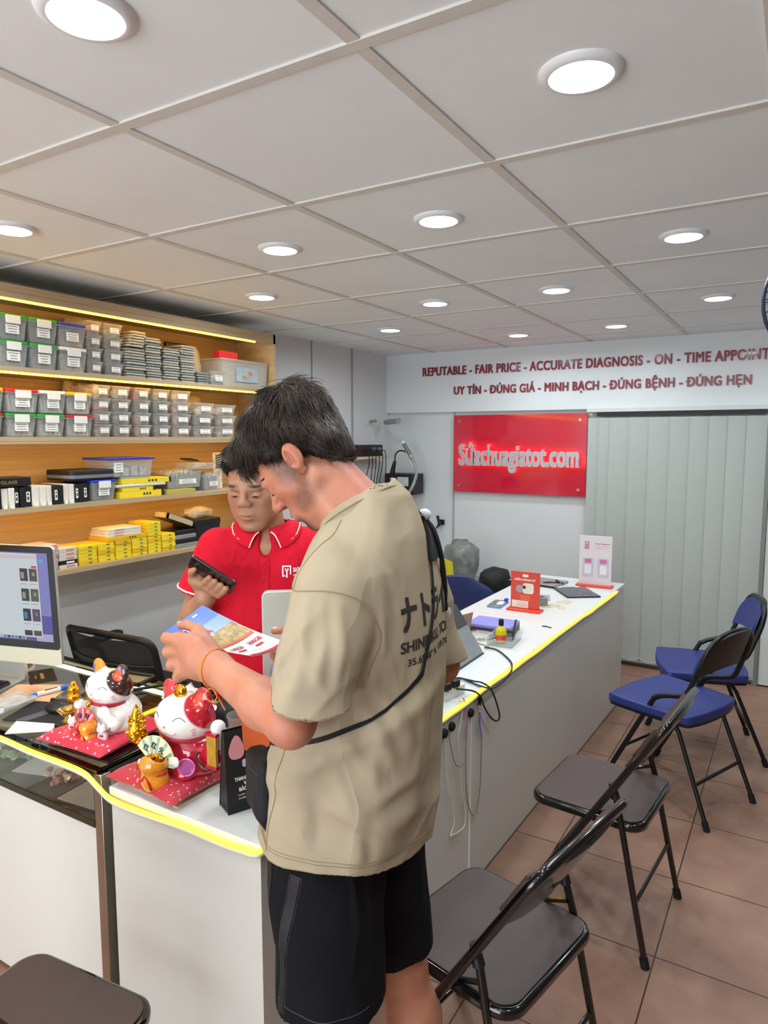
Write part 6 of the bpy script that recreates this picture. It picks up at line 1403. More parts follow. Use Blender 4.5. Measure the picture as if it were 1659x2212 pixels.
# beige T-shirt
TRUNK = interp_sec([.70, .79, .90, 1.0, 1.1, 1.2, 1.3, 1.37, 1.42, 1.46, 1.495, 1.52], [.185, .178, .160, .140, .122, .108, .088, .07, .055, .035, .015, .0], [-.15, -.152, -.16, -.168, -.172, -.172, -.165, -.155, -.145, -.13, -.112, -.085], [.214, .212, .202, .194, .192, .194, .190, .166, .130, .094, .068, .045])
SLV = [(cap((-.045, .158, 1.338), (-.036, .262, 1.12), .066, .070), 1), (cap((-.058, -.155, 1.342), (-.10, -.225, 1.10), .068, .066), -1)]
def armcut(P, s):
    return 1.178 - (P[:, 2] - .22 * (P[:, 0] + .05) + .12 * (P[:, 1] - .26)) if s > 0 else 1.125 - P[:, 2] + .1 * (P[:, 0] + .1)
def shirt_sdf(P, cut=True):
    d = TRUNK(P); kk = np.interp(P[:, 2], [1.2, 1.36], [.008, .045])
    for g, s in SLV:
        e = g(P) - (.0045 * np.sin(50 * (P[:, 2] * .8 + P[:, 0] * .7) + 2 * np.sin(20 * P[:, 0])) * np.clip((1.33 - P[:, 2]) / .08, 0, 1)); e = e - .003 * (1 - np.abs(np.sin(17 * (P[:, 2] * .75 + P[:, 0] * .8) + 1.5 * np.sin(11 * P[:, 0] + 5 * P[:, 2])))) ** 3 * np.clip((1.36 - P[:, 2]) / .08, 0, 1); d = smin(d, np.maximum(e, armcut(P, s)) if cut else e, kk)
    f, l, z = P[:, 0], P[:, 1], P[:, 2]
    # drape: creases fanning from the armpits, gathers above the hem, sleeve folds
    a = np.clip((1.36 - z) / .2, 0, 1) * np.clip((z - .78) / .15, 0, 1)
    w = .0042 * a * np.sin(38 * (z * .55 + l * .9 - f * .25) + 2.2 * np.sin(9 * z + 4 * f)) * np.clip(.5 + 2.2 * (l + .06), 0, 1)
    w += .0034 * a * np.sin(52 * (f * .85 + z * .28) + 1.7 * np.sin(11 * z)) * np.clip((l - .02) / .1, 0, 1)
    w += .005 * np.exp(-((z - .97 - .35 * f - .12 * l) / .028) ** 2) * np.clip((l + .1) / .2, 0, 1) + .0045 * np.exp(-((z - 1.05 + .5 * f + .1 * l) / .022) ** 2) * np.clip((l + .12) / .2, 0, 1)
    w += .004 * np.exp(-((l + .055 + .12 * (z - 1.1)) / .014) ** 2) * np.clip((1.38 - z) / .1, 0, 1) * (f < 0)
    sl = np.clip((np.abs(l) - .19) / .05, 0, 1); w = w * (1 - sl)
    rdg = lambda q: (1 - np.abs(np.sin(q))) ** 3
    w += .0028 * a * rdg(15 * (z * .6 + l * .85 - f * .3) + 1.6 * np.sin(8 * z + 5 * f) + .6) * (.5 + .5 * np.sin(17 * z + 9 * l)) * np.clip((l + .12) / .1, 0, 1)
    w += .0026 * np.clip((1.2 - z) / .2, 0, 1) * rdg(13 * (f * .9 + z * .5) + 1.4 * np.sin(10 * z)) * (.5 + .5 * np.sin(14 * z - 11 * f + 1))
    up = np.clip((z - 1.36) / .08, 0, 1); w = w * (1 - up) + up * .0022 * np.sin(70 * (l * .8 + f * .5)) 
    near_ = (P[:, 1] > .03) & (P[:, 2] < 1.5) & (np.abs(d) < .06); q = P[near_]
    if len(q):
        acc = np.zeros(len(q))
        for pts, amp, wd_, off in FOLDS:
            dd = np.minimum.reduce([cap(pts[i], pts[i + 1], 0.)(q) for i in range(len(pts) - 1)]); d2 = np.minimum.reduce([cap(pts[i], pts[i + 1], 0.)(q - off) for i in range(len(pts) - 1)])
            mid = V3(*pts[len(pts) // 2]); ln = np.linalg.norm(V3(*pts[0]) - V3(*pts[-1])) * .62; env = np.exp(-(np.linalg.norm(q - mid, axis=1) / ln) ** 2)
            acc += env * amp * (np.exp(-(dd / wd_) ** 2) - .6 * np.exp(-(d2 / wd_ * .85) ** 2))
        d[near_] -= acc
    return d - 1.5 * w
hemn = V3(.07, .03, 1); hemn /= np.linalg.norm(hemn)
FOLDS = []
for pts, amp, wd_, off in (([(-.103, .171, .968), (-.141, .129, .989), (-.158, .093, .994)], .008, .013, (0, 0, -.024)), ([(-.081, .183, 1.082), (-.115, .16, 1.026), (-.137, .134, .981)], .007, .013, (-.016, 0, -.014)),
        ([(-.056, .193, .967), (-.099, .173, .945), (-.141, .129, .918)], .006, .012, (0, 0, -.024)), ([(-.094, .176, .939), (-.096, .175, .883)], .005, .011, (-.018, -.01, 0)), ([(-.099, .173, 1.164), (-.127, .148, 1.097), (-.141, .13, 1.044)], .007, .012, (-.014, -.008, -.008)),
        ([(-.113, .162, 1.194), (-.146, .12, 1.126), (-.16, .087, 1.065)], .006, .012, (-.008, -.018, -.008)), ([(-.041, .196, 1.057), (-.068, .189, 1.009), (-.086, .182, .976)], .006, .012, (-.016, 0, -.014)), ([(.013, .197, 1.013), (-.005, .197, .95), (.001, .197, .889)], .005, .013, (-.02, 0, 0)),
        ([(-.163, .076, 1.189), (-.167, .06, 1.09), (-.164, .074, .991)], .006, .013, (0, -.022, 0)), ([(-.09, .14, 1.40), (-.135, .125, 1.364), (-.151, .111, 1.289)], .005, .013, (0, -.022, 0)), ([(-.12, .15, 1.368), (-.13, .15, 1.304), (-.135, .15, 1.24)], .006, .010, (-.012, -.016, 0)),
        ([(-.032, .24, 1.335), (-.042, .272, 1.273), (-.040, .30, 1.21)], .006, .011, (-.022, 0, 0)), ([(-.059, .236, 1.34), (-.078, .262, 1.288), (-.076, .284, 1.225)], .006, .010, (-.02, 0, 0)), ([(-.085, .225, 1.335), (-.1, .24, 1.272), (-.1, .262, 1.212)], .006, .010, (.02, 0, 0)), ([(-.01, .25, 1.318), (-.06, .275, 1.25), (-.09, .275, 1.20)], .005, .009, (-.006, 0, -.016)), ([(.01, .25, 1.28), (.0, .28, 1.22)], .005, .010, (-.018, 0, 0))):
    FOLDS.append((pts, amp * .95, wd_ * 1.2, V3(*off) * 1.15))
def shirt_full(P):
    d = shirt_sdf(P); l = P[:, 1]
    hem = (.822 + .13 * np.clip(l, 0, 1) - P[:, 2]) + .004 * np.sin(20 * P[:, 0] + 14 * l)
    d = np.maximum(d, hem)
    neckhole = cap((-.022, 0, 1.458), (.063, 0, 1.594), .080, .078)(P)
    d = -smin(-d, neckhole, .004)
    cav = np.maximum(TRUNK(P) + .016, P[:, 2] - .86)
    for g, s in SLV: cav = np.minimum(cav, np.maximum(g(P) + .012, -armcut(P, s) - .03))
    return -np.minimum(-d, cav)
V, Q = polygonize(shirt_full, (-.27, -.36, .74), (.24, .36, 1.56), .0042)
tee_m = cloth('tshirt_cotton', '#a2927a', .55, 4.5); shirt = mesh_np('tshirt', V, Q, tee_m, man); SK = Skin(shirt)
stitch = mat('tshirt_stitch', '#8d7d60', .9, noise=.08); col_m = cloth('tshirt_rib', '#9d8d74', .1, 30, .3)
# neck rib
ring = list(np.linspace(0, 2 * PI, 49)[:-1]); ax = V3(.53, 0, .85) / np.linalg.norm((.53, 0, .85)); up = V3(-ax[2], 0, ax[0])
rows = [[], [], [], []]; hh = []; c0 = Vector(V3(-.022, 0, 1.458)); A_ = Vector(ax); DR = [Vector(math.cos(a) * up + math.sin(a) * V3(0, 1, 0)) for a in ring]
for dr_ in DR:
    p = c0 + dr_ * .086
    for _ in range(4): p = c0 + A_ * (SK.near(p, .0) - c0).dot(A_) + dr_ * .086
    hh.append((p - c0).dot(A_))
for _ in range(6): hh = [(hh[i - 1] + 2 * hh[i] + hh[(i + 1) % len(hh)]) / 4 for i in range(len(hh))]
for h, dr_ in zip(hh, DR):
    for k, (da, dd) in enumerate(((-.004, .0), (.003, -.001), (.013, -.007), (.017, -.013))): rows[k].append(c0 + A_ * (h + da) + dr_ * (.086 + dd))
obj('rib_seam', MB().tube([p + dr_ * .0035 + A_ * .0022 for p, dr_ in zip(rows[1], DR)], .0014, 6, True), stitch, shirt)
obj('neck_rib', MB().sheet(rows, .003, closed_u=True), col_m, shirt, angle=80)
for pts in ([(-.028, .082, 1.455), (-.022, .11, 1.425), (-.012, .15, 1.392), (.0, .185, 1.365), (.006, .2, 1.348)], ): seam(SK, pts, .0011, stitch, shirt)
seam(SK, [(.05, .15, 1.37), (.03, .18, 1.352), (.006, .205, 1.346), (-.03, .215, 1.348), (-.07, .20, 1.345), (-.11, .18, 1.325), (-.135, .165, 1.27), (-.12, .18, 1.2)], .0011, stitch, shirt)
seam(SK, [(.035, .18, 1.06), (.05, .19, .98), (.07, .185, .9), (.085, .18, .80)], .0009, stitch, shirt)
for dz in (.020, .026): seam(SK, [(.17, .06, .83 + dz), (.12, .15, .841 + dz), (.0, .21, .849 + dz), (-.09, .185, .846 + dz), (-.14, .1, .835 + dz), (-.155, 0, .822 + dz), (-.14, -.1, .822 + dz)], .0007, stitch, shirt)
for dz in (.024,): seam(SK, [(.022, .24, 1.18 + dz), (.0, .30, 1.16 + dz), (-.05, .32, 1.152 + dz), (-.1, .29, 1.147 + dz), (-.12, .24, 1.15 + dz)], .0006, stitch, shirt)
ink_tee = mat('tshirt_print', '#2b2722', .85, noise=.1)
MB_back = frame((-.4, 0, 0), (0, -1, 0), y=(0, 0, 1))
def back_print(s_, lc, z, w, h, bold):
    mb = text_mb(s_, h, 0, bold); xs = [p[0] for p in mb.v]; x0, x1 = min(xs), max(xs); k = w / (x1 - x0); m = MB(); m.add([((p[0] - (x0 + x1) / 2) * k, p[1], 0) for p in mb.v], mb.f)
    print_on(SK, m, MB_back @ T(-lc, z, 0), (1, 0, 0), ink_tee, shirt, 'back_print')
back_print('ナトライフ', -.012, 1.268, .25, .05, .003); back_print('SHINJUKU, TOKYO.', -.012, 1.228, .25, .02, .0008); back_print('35.6938° N, 139.7034° E', -.01, 1.203, .215, .0125, .0004)
# shorts
def shorts_sdf(P):
    f, l, z = P[:, 0], P[:, 1], P[:, 2]
    L_ = cap((.022, .075, .88), (-.010, .114, .50), .114, .102)(P); R_ = cap((.0, -.075, .88), (-.045, -.108, .48), .108, .094)(P)
    d = smin(smin(L_, R_, .02), ell((.0, 0, .92), (.12, .16, .12))(P), .04)
    d -= .0035 * np.sin(40 * (f * .75 - z * .45) + 1.5 * np.sin(12 * z + 5 * l)) * np.clip((.86 - z) / .1, 0, 1) + .003 * np.sin(75 * f + 40 * l + 4 * z) * np.clip((.64 - z) / .1, 0, 1)
    return d
def shorts_full(P):
    l, z = P[:, 1], P[:, 2]; d = shorts_sdf(P)
    hem = np.where(l > 0, .545 + .05 * (P[:, 0]) * -1.2, .51 - .05 * P[:, 0]) - z
    d = np.maximum(d, np.maximum(hem, z - .88)); inner = shorts_sdf(P) + .010
    return -np.minimum(-d, np.maximum(inner, z - .62))
V, Q = polygonize(shorts_full, (-.22, -.27, .44), (.22, .27, 1.02), .0045); sh_m = cloth('shorts_black', '#0f0f11', .5, 6, .1); shorts = mesh_np('shorts', V, Q, sh_m, man); SS = Skin(shorts)
band = mat('shorts_band', '#141416', .6, noise=.08); thread = mat('shorts_thread', '#3a3a3e', .7, noise=.08)
ribbon_on(SS, [(.02, .22, .83), (.045, .23, .74), (.065, .225, .64), (.07, .22, .555)], .026, band, shorts, 'side_band', (1, 0, 0), off=.0015)
for dx in (-.016, .016): seam(SS, [(.02 + dx, .22, .83), (.045 + dx, .23, .74), (.065 + dx, .225, .64), (.07 + dx, .22, .555)], .0007, thread, shorts)
ribbon_on(SS, [(.10, .18, .82), (.108, .185, .76), (.11, .185, .70), (.102, .19, .665)], .02, mat('pocket_dark', '#0c0b0c', .8, noise=.1), shorts, 'pocket_opening', (1, -.3, 0), off=.0015)
seam(SS, [(.10, .13, .575), (.03, .215, .572), (-.05, .215, .578), (-.11, .15, .583)], .0008, thread, shorts)
# shoes, bracelet
def shoe(a, toe):
    f = U(.02, cap((a[0] - .03, a[1], .05), (a[0] - .02, a[1], .08), .045, .042), cap((a[0] - .03, a[1], .045), (toe[0] + .02, toe[1], .04), .046, .042)); f = And(f, plane((0, 0, .002), (0, 0, -1)), .003)
    o = sdf_obj('shoe', f, (a[0] - .12, a[1] - .08, -.005), (toe[0] + .09, toe[1] + .08, .14), .005, mat('shoe_white', '#d8d6d0', .6, noise=.05), man); return o
shoe((-.03, .122), (.11, .14)); shoe((-.135, -.112), (.005, -.13))
wd = Vector(LW) - Vector(LE); wd.normalize(); u_ = wd.orthogonal().normalized(); v_ = wd.cross(u_); ctr = Vector(LW) + wd * .005
br = mat('bracelet_orange', '#e0802c', .5, noise=.1)
ring = [ctr + (u_ * math.cos(a) + v_ * math.sin(a)) * .0345 + wd * (.012 * math.sin(a)) for a in np.linspace(0, 2 * PI, 33)[:-1]]
bo = obj('bracelet', MB().tube(ring, .0019, 8, True), br, man); k0 = min(ring, key=lambda p: p.z - p.y * .3)
obj('bracelet_loop', MB().tube([k0 + Vector((.012 * math.cos(a), .004, -.012 + .013 * math.sin(a))) for a in np.linspace(0, 2 * PI, 15)[:-1]], .0014, 6, True), br, bo); obj('bracelet_tail', MB().tube([k0, k0 + Vector((-.015, .0, -.02)), k0 + Vector((-.03, .004, -.036))], .0013, 6), br, bo)

MW = man.matrix_world if False else Matrix.Translation((-.735, 1.10, 0)) @ Rz(math.radians(188))
# leaflet held in both hands
lf = thing('leaflet', 'printed phone plan leaflet with a blue sky picture held by the bent person', 'leaflet', (-.735, 1.10, 0), math.radians(188))
Lc, Tt, Rr, Bb = Vector((.389, .088, 1.199)), Vector((.395, -.05, 1.225)), Vector((.19, -.072, 1.158)), Vector((.184, .068, 1.17))
def leaf(u, v):     # u across (left to right as read), v down the page
    p = Lc.lerp(Tt, u).lerp(Bb.lerp(Rr, u), v); p.z -= .006 * math.sin(PI * u) * (.35 + .65 * v) + .006 * math.sin(PI * v); return p
obj('sheet', MB().sheet([[leaf(u, v) for u in np.linspace(0, 1, 13)] for v in np.linspace(0, 1, 15)], .0006), mat('leaflet_white', '#e9e7e6', .35, noise=.01), lf)
def patch(u0, u1, v0, v1, m_, k=1., name='picture'): return obj(name, MB().sheet([[leaf(u, v) + Vector((0, 0, .0011 + .0005 * k)) for u in np.linspace(u0, u1, 13)] for v in np.linspace(v0, v1, 13)]), m_, lf)
patch(0, 1, 0, .2, mat('leaflet_sky', '#4a6fc0', .35, noise=.08, nscale=12)); patch(0, 1, .2, .42, mat('leaflet_sky2', '#7f9ad0', .35, noise=.12, nscale=18)); patch(.18, .97, .36, .60, mat('leaflet_city', '#a98a4e', .4, noise=.5, nscale=70), 2); patch(.05, .18, .40, .60, mat('leaflet_dusk', '#6f7f8c', .4, noise=.3, nscale=40), 2); patch(0.02, .95, .60, .64, mat('leaflet_bus', '#c8552c', .4, noise=.2, nscale=30), 2)
patch(.0, 1, .955, 1., mat('leaflet_red', '#b3202c', .4, noise=.03), 2)
def leaf_text(s_, u, v, w, h, m_, bold=.0):
    mb = text_mb(s_, 1., 0, bold); xs = [p[0] for p in mb.v]; x0, x1 = min(xs), max(xs); m = MB()
    m.add([tuple(leaf(u + w * (p[0] - x0) / (x1 - x0), v - h * p[1]) + Vector((0, 0, .0028))) for p in mb.v], mb.f); return obj('lettering', m, m_, lf)
redp = mat('leaflet_print_red', '#b2242e', .4, noise=.03); whp = mat('leaflet_print_white', '#f2f2f2', .4, noise=.02)
leaf_text('Truly', .2, .20, .35, .075, whp, .02); leaf_text('DATA', .12, .335, .42, .055, redp, .03); leaf_text('TẾT', .16, .4, .28, .045, whp, .02)
leaf_text('500GB', .06, .765, .30, .05, redp, .05); leaf_text('300GB', .52, .765, .36, .055, redp, .05)
for u in (.08, .55): patch(u, u + .2, .80, .83, redp, 2, 'price_tag')
leaf_text('30 ngày', .5, .845, .2, .018, redp); leaf_text('Gói cước data', .06, .90, .5, .014, ink); leaf_text('Mua ngay tại cửa hàng', .4, .935, .5, .014, redp)
patch(.62, .74, .04, .06, whp, 2, 'emblem')
# crossbody bag
sb_ = thing('crossbody_bag', 'black crossbody bag with cords worn across the back of the beige T-shirt', 'bag', (-.735, 1.10, 0), math.radians(188))
nyl = mat('bag_nylon', '#0b0b0d', .75, noise=.12, nscale=30, bump=.3, bscale=60); cord_m = mat('cord_black', '#121215', .7, noise=.1, bump=.3, bscale=900)
ribbon_on(SK, [(.06, -.10, 1.455), (.0, -.095, 1.485), (-.06, -.085, 1.475), (-.115, -.07, 1.44), (-.15, -.052, 1.40), (-.16, -.044, 1.372)], .074, nyl, sb_, 'shoulder_pad', (0, 1, .1), off=.007, th=.006)
strap = [(-.16, -.018, 1.385), (-.17, -.005, 1.33), (-.17, .012, 1.28), (-.165, .045, 1.225), (-.155, .075, 1.175), (-.12, .135, 1.13), (-.06, .185, 1.10), (.02, .19, 1.07), (.08, .15, 1.04), (.115, .1, 1.015)]
obj('strap', MB().sheet([[SK.near(Vector(p) + Vector((0, .3, .5)).normalized() * .009 * u, .0045) for u in (-.5, 0, .5)] for p in spline(strap, 8)], .002), nyl, sb_)
bf = Cut(U(.02, rbox((.112, .150, .962), (.022, .048, .058), .016, rotm('Z', 52)), cap((.10, .165, .93), (.085, .176, .885), .018, .005)), ell((.3, .0, .8), (.05, .05, .05)), .01)
sdf_obj('pouch', bf, (.02, .04, .84), (.24, .26, 1.05), .004, nyl, sb_)
obj('pouch_zip', MB().tube([(.093, .19, .995), (.126, .168, .997), (.153, .142, .995)], .002, 6), dark, sb_)
top = SK.near((-.13, -.08, 1.455), .012)
obj('toggle', MB().ball(top, (.014, .008, .012), 12), mat('toggle_white', '#cfcfd2', .35, noise=.04), sb_)
for k, pts in enumerate(([(-.125, -.088, 1.455), (-.155, -.095, 1.42), (-.165, -.105, 1.36), (-.165, -.115, 1.30), (-.16, -.105, 1.262)], [(-.125, -.078, 1.452), (-.158, -.078, 1.40), (-.168, -.085, 1.34), (-.168, -.095, 1.285), (-.16, -.102, 1.258)])):
    obj('cord', MB().tube([SK.near(p, .008 + .004 * math.sin(i * .2)) for i, p in enumerate(spline(pts, 8))], .0042, 8), cord_m, sb_)
obj('cord_stopper', MB().ball(SK.near((-.16, -.103, 1.25), .010), (.008, .008, .014), 10), clear2, sb_)
# ---------------------------------------------------------------- the shop assistant (x forward, y left)
GL = (-1.50, 1.745, 0); GA = math.radians(-54)
guy = thing('person', 'shop assistant in a red polo shirt looking down at a phone behind the counter', 'person', GL, GA)
def gl(p):   # world -> assistant space
    v = Rz(-GA) @ (Vector(p) - Vector(GL)); return (v.x, v.y, v.z)
GH = Matrix.Translation((.035, -.028, 1.448)) @ Matrix.Rotation(math.radians(-17), 4, 'Z') @ Matrix.Rotation(math.radians(17), 4, 'Y'); GS = 1.10
gneck = U(.03, cap((-.02, 0, 1.265), (.015, -.012, 1.40), .064, .058), ell((-.01, 0, 1.235), (.085, .14, .055)))
gtorso = U(.05, ell((-.01, 0, 1.115), (.1, .145, .19)), ell((0, 0, .92), (.105, .14, .18)), ell((0, 0, .82), (.105, .145, .1)))
gRE, gRW = (.02, -.25, 1.0), (.172, -.175, 1.115); gLE, gLW = (-.0, .245, .96), (.17, .20, .86)
gra = arm((-.005, -.17, 1.24), gRE, gRW, (.05, .04, .041, .028)); gla = arm((-.005, .17, 1.24), gLE, gLW, (.05, .04, .041, .028))
PH = Vector((.235, -.145, 1.196))     # phone centre
r_, u2, f2 = Vector(gl((.857 + GL[0], .515 + GL[1], 0))), Vector((0, 0, 1)), Vector(gl((-.515 + GL[0], .857 + GL[1], 0)))
ax = (r_ * .82 - u2 * .54).normalized(); sd_ = (r_ * .50 + u2 * .78) * .74 + f2 * -.66; sd_ = (sd_ - ax * sd_.dot(ax)).normalized(); nn = ax.cross(sd_)
PM = frame(PH, ax, y=sd_)
pt = lambda a, b, c: tuple(PM @ Vector((a, b, c)))
sgn = 1 if (PM.to_3x3() @ Vector((0, 0, 1))).dot(f2) < 0 else -1        # side facing the room
W2 = .036
def gfinger(a, depth): # wraps from behind round the long edge
    return [pt(a - .02, -W2 - .028, sgn * .012), pt(a, -W2 - .012, sgn * .018), pt(a + .008, -W2 + .014, sgn * .016), pt(a + .012, -W2 + .036, sgn * .0135)]
pal = V3(*pt(-.028, -W2 - .036, -sgn * .004)); wr = V3(*gRW)
grh = U(.007, U(.014, ell(pal, (.036, .034, .026)), cap(wr, pal, .027, .027)), *[U(.004, *chain(gfinger(a, 0), R9)) for a in (-.012, .008, .028, .047)], U(.006, *chain([tuple(pal + V3(.0, .0, .01)), pt(-.052, -W2 - .012, sgn * .01), pt(-.056, -W2 + .012, sgn * .0145), pt(-.05, -W2 + .03, sgn * .0135)], (.014, .011, .0095, .008))))
lp = V3(*gLW) + V3(.07, -.02, -.02)
glh = hand([ell(lp, (.05, .04, .018)), cap(gLW, lp, .027, .026)], [[tuple(lp + V3(.04, .026 - .017 * i, .0)), tuple(lp + V3(.072 - .004 * abs(i - 1.2), .03 - .019 * i, -.004)), tuple(lp + V3(.095 - .006 * abs(i - 1.2), .03 - .019 * i, -.018)), tuple(lp + V3(.108 - .008 * abs(i - 1.2), .03 - .019 * i, -.034))] for i in range(4)], [tuple(lp + V3(-.01, -.03, 0)), tuple(lp + V3(.02, -.05, -.004)), tuple(lp + V3(.045, -.055, -.01)), tuple(lp + V3(.062, -.055, -.018))], ell(lp + V3(-.005, -.025, 0), (.025, .018, .016)))
gll = leg((.0, .085, .82), (.02, .1, .42), (.0, .105, .09), (.13, .12, .03)); grl = leg((.0, -.085, .82), (.02, -.1, .42), (.0, -.105, .09), (.13, -.12, .03))
gb = U(.02, Bx(Xf(head_sdf(.92, 1.1, 1), GH, GS), (-.12, -.18, 1.2), (.2, .15, 1.58)), Bx(gneck, (-.14, -.18, 1.1), (.12, .18, 1.46)), Bx(gtorso, (-.14, -.18, .65), (.14, .18, 1.28)), Bx(gra, (-.08, -.32, .92), (.22, -.1, 1.28)), Bx(gla, (-.08, .1, .8), (.22, .31, 1.28)), Bx(U(.03, gll, grl), (-.1, -.2, 0), (.2, .2, .88)))
gb = U(.010, gb, Bx(grh, (.05, -.33, 1.0), (.38, .0, 1.34)), Bx(glh, (.13, .09, .78), (.36, .28, .92)))
V, Q = polygonize(gb, (-.16, -.36, -.01), (.37, .34, 1.6), .0042)
mesh_np('body', V, Q, skin_m, guy, skin_cols(V, GH, GS, '#a97c60', '#96604a', None, '#9c5f55'))
eye_w = mat('eye_line', '#1c1512', .4, noise=.03)
ghf = hair_sdf(.985); V, Q = polygonize(Xf(ghf, GH, GS), (-.14, -.16, 1.3), (.18, .14, 1.6), .0042); gho = mesh_np('hair', V, Q, mat('hair_black', '#14100e', .45, noise=.2), guy)
gs_ = strands(ghf, GH, GS, 2600, 15, mat('hair_black_strand', '#1f1916', .4, noise=.2), None, (.034, .012), top_flow=(.8, -.5, -.2), rad=.0009, name='strands'); gs_.parent = gho
for s in (1, -1):
    q = [tuple(GH @ (Vector((.0925 - .06 * abs(k) ** 2 * .3, s * (.031 + .0145 * k), -.0015 + .0016 * (1 - k * k))) * GS)) for k in np.linspace(-1, 1, 7)]
    obj('eyelash', MB().tube(q, .0014, 5), eye_w, guy)
    q = [tuple(GH @ (Vector((.0945 - .014 * k * k - .004 * k, s * (.033 + .0195 * k), .0275 + .003 * (1 - k * k))) * GS)) for k in np.linspace(-1, 1, 7)]
    obj('eyebrow', MB().tube(q, [.001, .002, .0025, .0028, .0025, .002, .001], 6), eye_w, guy)
def polo_sdf(P):
    P = P - V3(0, 0, .045)
    t_ = interp_sec([.60, .78, .9, 1.0, 1.08, 1.15, 1.2, 1.235, 1.265, 1.29], [.135, .135, .13, .128, .122, .11, .092, .075, .06, .045], [-.13, -.13, -.125, -.12, -.115, -.108, -.1, -.092, -.085, -.075], [.19, .185, .18, .178, .182, .185, .175, .15, .1, .07])
    d = t_(P); d = smin(d, cap((-.005, -.16, 1.195), (.012, -.245, 1.01), .066, .066)(P), .04); d = smin(d, cap((-.005, .16, 1.195), (0, .245, .99), .066, .066)(P), .04)
    f, l, z = P[:, 0], P[:, 1], P[:, 2]
    return d - .0035 * np.sin(36 * (l * .8 + z * .6) + 2 * np.sin(9 * z)) * np.clip((1.18 - z) / .15, 0, 1) - .003 * np.sin(44 * (l * -.7 + z * .7)) * np.clip((l + .02) / .1, 0, 1)
def polo_full(P):
    d = polo_sdf(P); P = P - V3(0, 0, .045); l = P[:, 1]; tr = interp_sec([.6, 1.0, 1.2, 1.3], [.14, .132, .1, .05], [-.135, -.125, -.105, -.08], [.192, .185, .18, .08])(P)
    cuff = np.where(np.abs(l) > .15, 1.05 - P[:, 2] + .35 * (np.abs(l) - .24), -1.); d = np.maximum(d, np.maximum(.66 - P[:, 2], np.minimum(cuff, tr - .003)))
    nh = U(.02, cap((-.025, 0, 1.25), (.02, 0, 1.38), .073, .073), ell((.10, 0, 1.225), (.05, .024, .05)))(P)
    return -smin(-d, nh, .004)
V, Q = polygonize(polo_full, (-.17, -.36, .62), (.17, .36, 1.38), .005); red_c = cloth('polo_red', '#c3142a', .4, 12, .3); polo = mesh_np('polo_shirt', V, Q, red_c, guy); SP = Skin(polo)
# collar leaves with a white edge
def collar(s):
    inn, out = [], []
    for k in np.linspace(0, 1, 11):
        a = math.radians(180 - 166 * k); rx, ry = .078, .078
        c = V3(-.006 + .016 * k, 0, 1.330 - .012 * k); inn.append(tuple(c + V3(.076 * -math.cos(math.radians(166 * k)) , s * .076 * math.sin(math.radians(166 * k)), -.018 * k)))
        w = .04 + .018 * k; o_ = c + V3(-(.076 + w * .62) * math.cos(math.radians(166 * k)) * (1 if k < .75 else 1.0), s * (.076 + w * .62) * math.sin(math.radians(166 * k)) + s * .026 * k ** 4, -.018 * k - w * .62); out.append(SP.near(o_, .006))
    rows = [[Vector(a).lerp(Vector(b), t) + Vector((0, 0, .010 * math.sin(PI * t))) for t in (0, .25, .5, .75, 1)] for a, b in zip(inn, out)]
    c_ = obj('collar', MB().sheet(rows, .003 * s), red_c, polo, angle=70)
    obj('collar_trim', MB().tube([r[3].lerp(r[4], .55) + Vector((0, 0, .003)) for r in rows], .0022, 6), wl, c_); obj('collar_end_trim', MB().tube([p + Vector((.0015, 0, .0015)) for p in rows[-1]], .002, 6), wl, c_)
for s in (1, -1): collar(s)
ribbon_on(SP, [(.11, -.002, 1.23), (.13, -.002, 1.165), (.135, -.002, 1.105)], .03, red_c, polo, 'placket', (0, 1, 0), off=.0015)
for z in (1.21, 1.16): obj('button', MB().ball(SP.near((.13, -.002, z), .003), (.002, .005, .005), 10), mat('button_red', '#8f1220', .4, noise=.05), polo)
for s in (-1, 1):
    pts = [SP.near((.012 + .075 * math.cos(a), s * .248 + .075 * math.sin(a) * .95, 1.107 + .35 * (abs(.248 + s * .075 * math.sin(a)) - .24)), .0012) for a in np.linspace(0, 2 * PI, 33)[:-1]]
    obj('cuff_trim', MB().tube(pts, .0028, 6, True), wl, polo)
MF = frame((.4, 0, 0), (0, 1, 0), y=(0, 0, 1))
def chest(mb, y, z, name): print_on(SP, mb, MF @ T(y, z, 0), (-1, 0, 0), wl, polo, name, .0012)
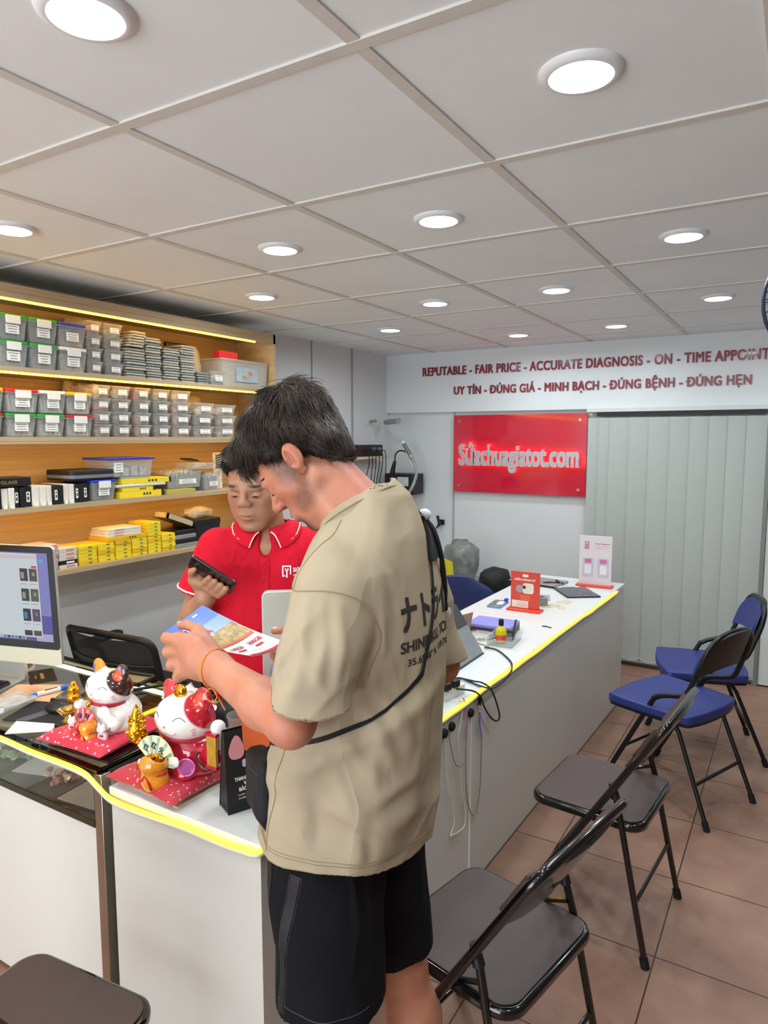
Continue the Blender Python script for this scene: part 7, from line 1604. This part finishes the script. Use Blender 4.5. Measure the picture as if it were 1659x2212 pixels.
m = text_mb('Sứa', .013, 0, .0008); chest(m, .088, 1.176, 'chest_lettering'); m = text_mb('chuagiatot', .008, 0, .0002); chest(m, .088, 1.162, 'chest_lettering')
m = MB(); 
for q in (rrect(.0, .0, .004, .034, .001), rrect(.024, .006, .028, .034, .001), rrect(.0, .030, .028, .034, .001), rrect(.0, .0, .01, .004, .001), rrect(.0125, -.004, .0165, .02, .001), rrect(.009, .018, .0125, .026, .001), rrect(.0165, .018, .02, .026, .001)): m.add([(x, y, 0) for x, y in q], [tuple(range(len(q)))])
chest(m, .054, 1.162, 'chest_emblem')
def trousers(P): return np.maximum(smin(smin(cap((0, .085, .82), (.015, .105, .06), .1, .07)(P), cap((0, -.085, .82), (.015, -.105, .06), .1, .07)(P), .02), ell((0, 0, .84), (.12, .165, .1))(P), .03), np.maximum(.05 - P[:, 2], P[:, 2] - .90))
V, Q = polygonize(trousers, (-.14, -.2, .03), (.15, .2, .94), .008); mesh_np('trousers', V, Q, cloth('trousers_dark', '#24262c', .4, 10), guy)
for s in (1, -1):
    f = And(U(.02, cap((-.03, s * .105, .05), (-.02, s * .105, .07), .045, .04), cap((-.03, s * .105, .045), (.14, s * .12, .04), .046, .042)), plane((0, 0, .002), (0, 0, -1)), .003)
    sdf_obj('shoe', f, (-.12, s * .105 - .08, -.005), (.22, s * .12 + .08, .14), .006, mat('shoe_black', '#17171a', .5, noise=.06), guy)
# phone in his hand
t = thing('smartphone', 'dark brown smartphone held up by the shop assistant', 'phone', GL, GA)
ph_m = mat('phone_brown', '#2a1a18', .18, coat=.6, noise=.3, nscale=9)
obj('case', MB().prism(rrect(-.077, -W2, .077, W2, .011), -.0045, .0045, PM), ph_m, t, bevel=.002)
obj('screen', MB().prism(rrect(-.073, -W2 + .003, .073, W2 - .003, .009), -sgn * .0046 - .0003, -sgn * .0046 + .0003, PM), bezel, t)
for k in range(3): obj('camera_lens', MB().cyl((0, 0, sgn * .0045), (0, 0, sgn * .0062), .0055, 14, M=PM @ T(-.064 + .0 * k, .022 - .016 * k, 0)), bezel, t)
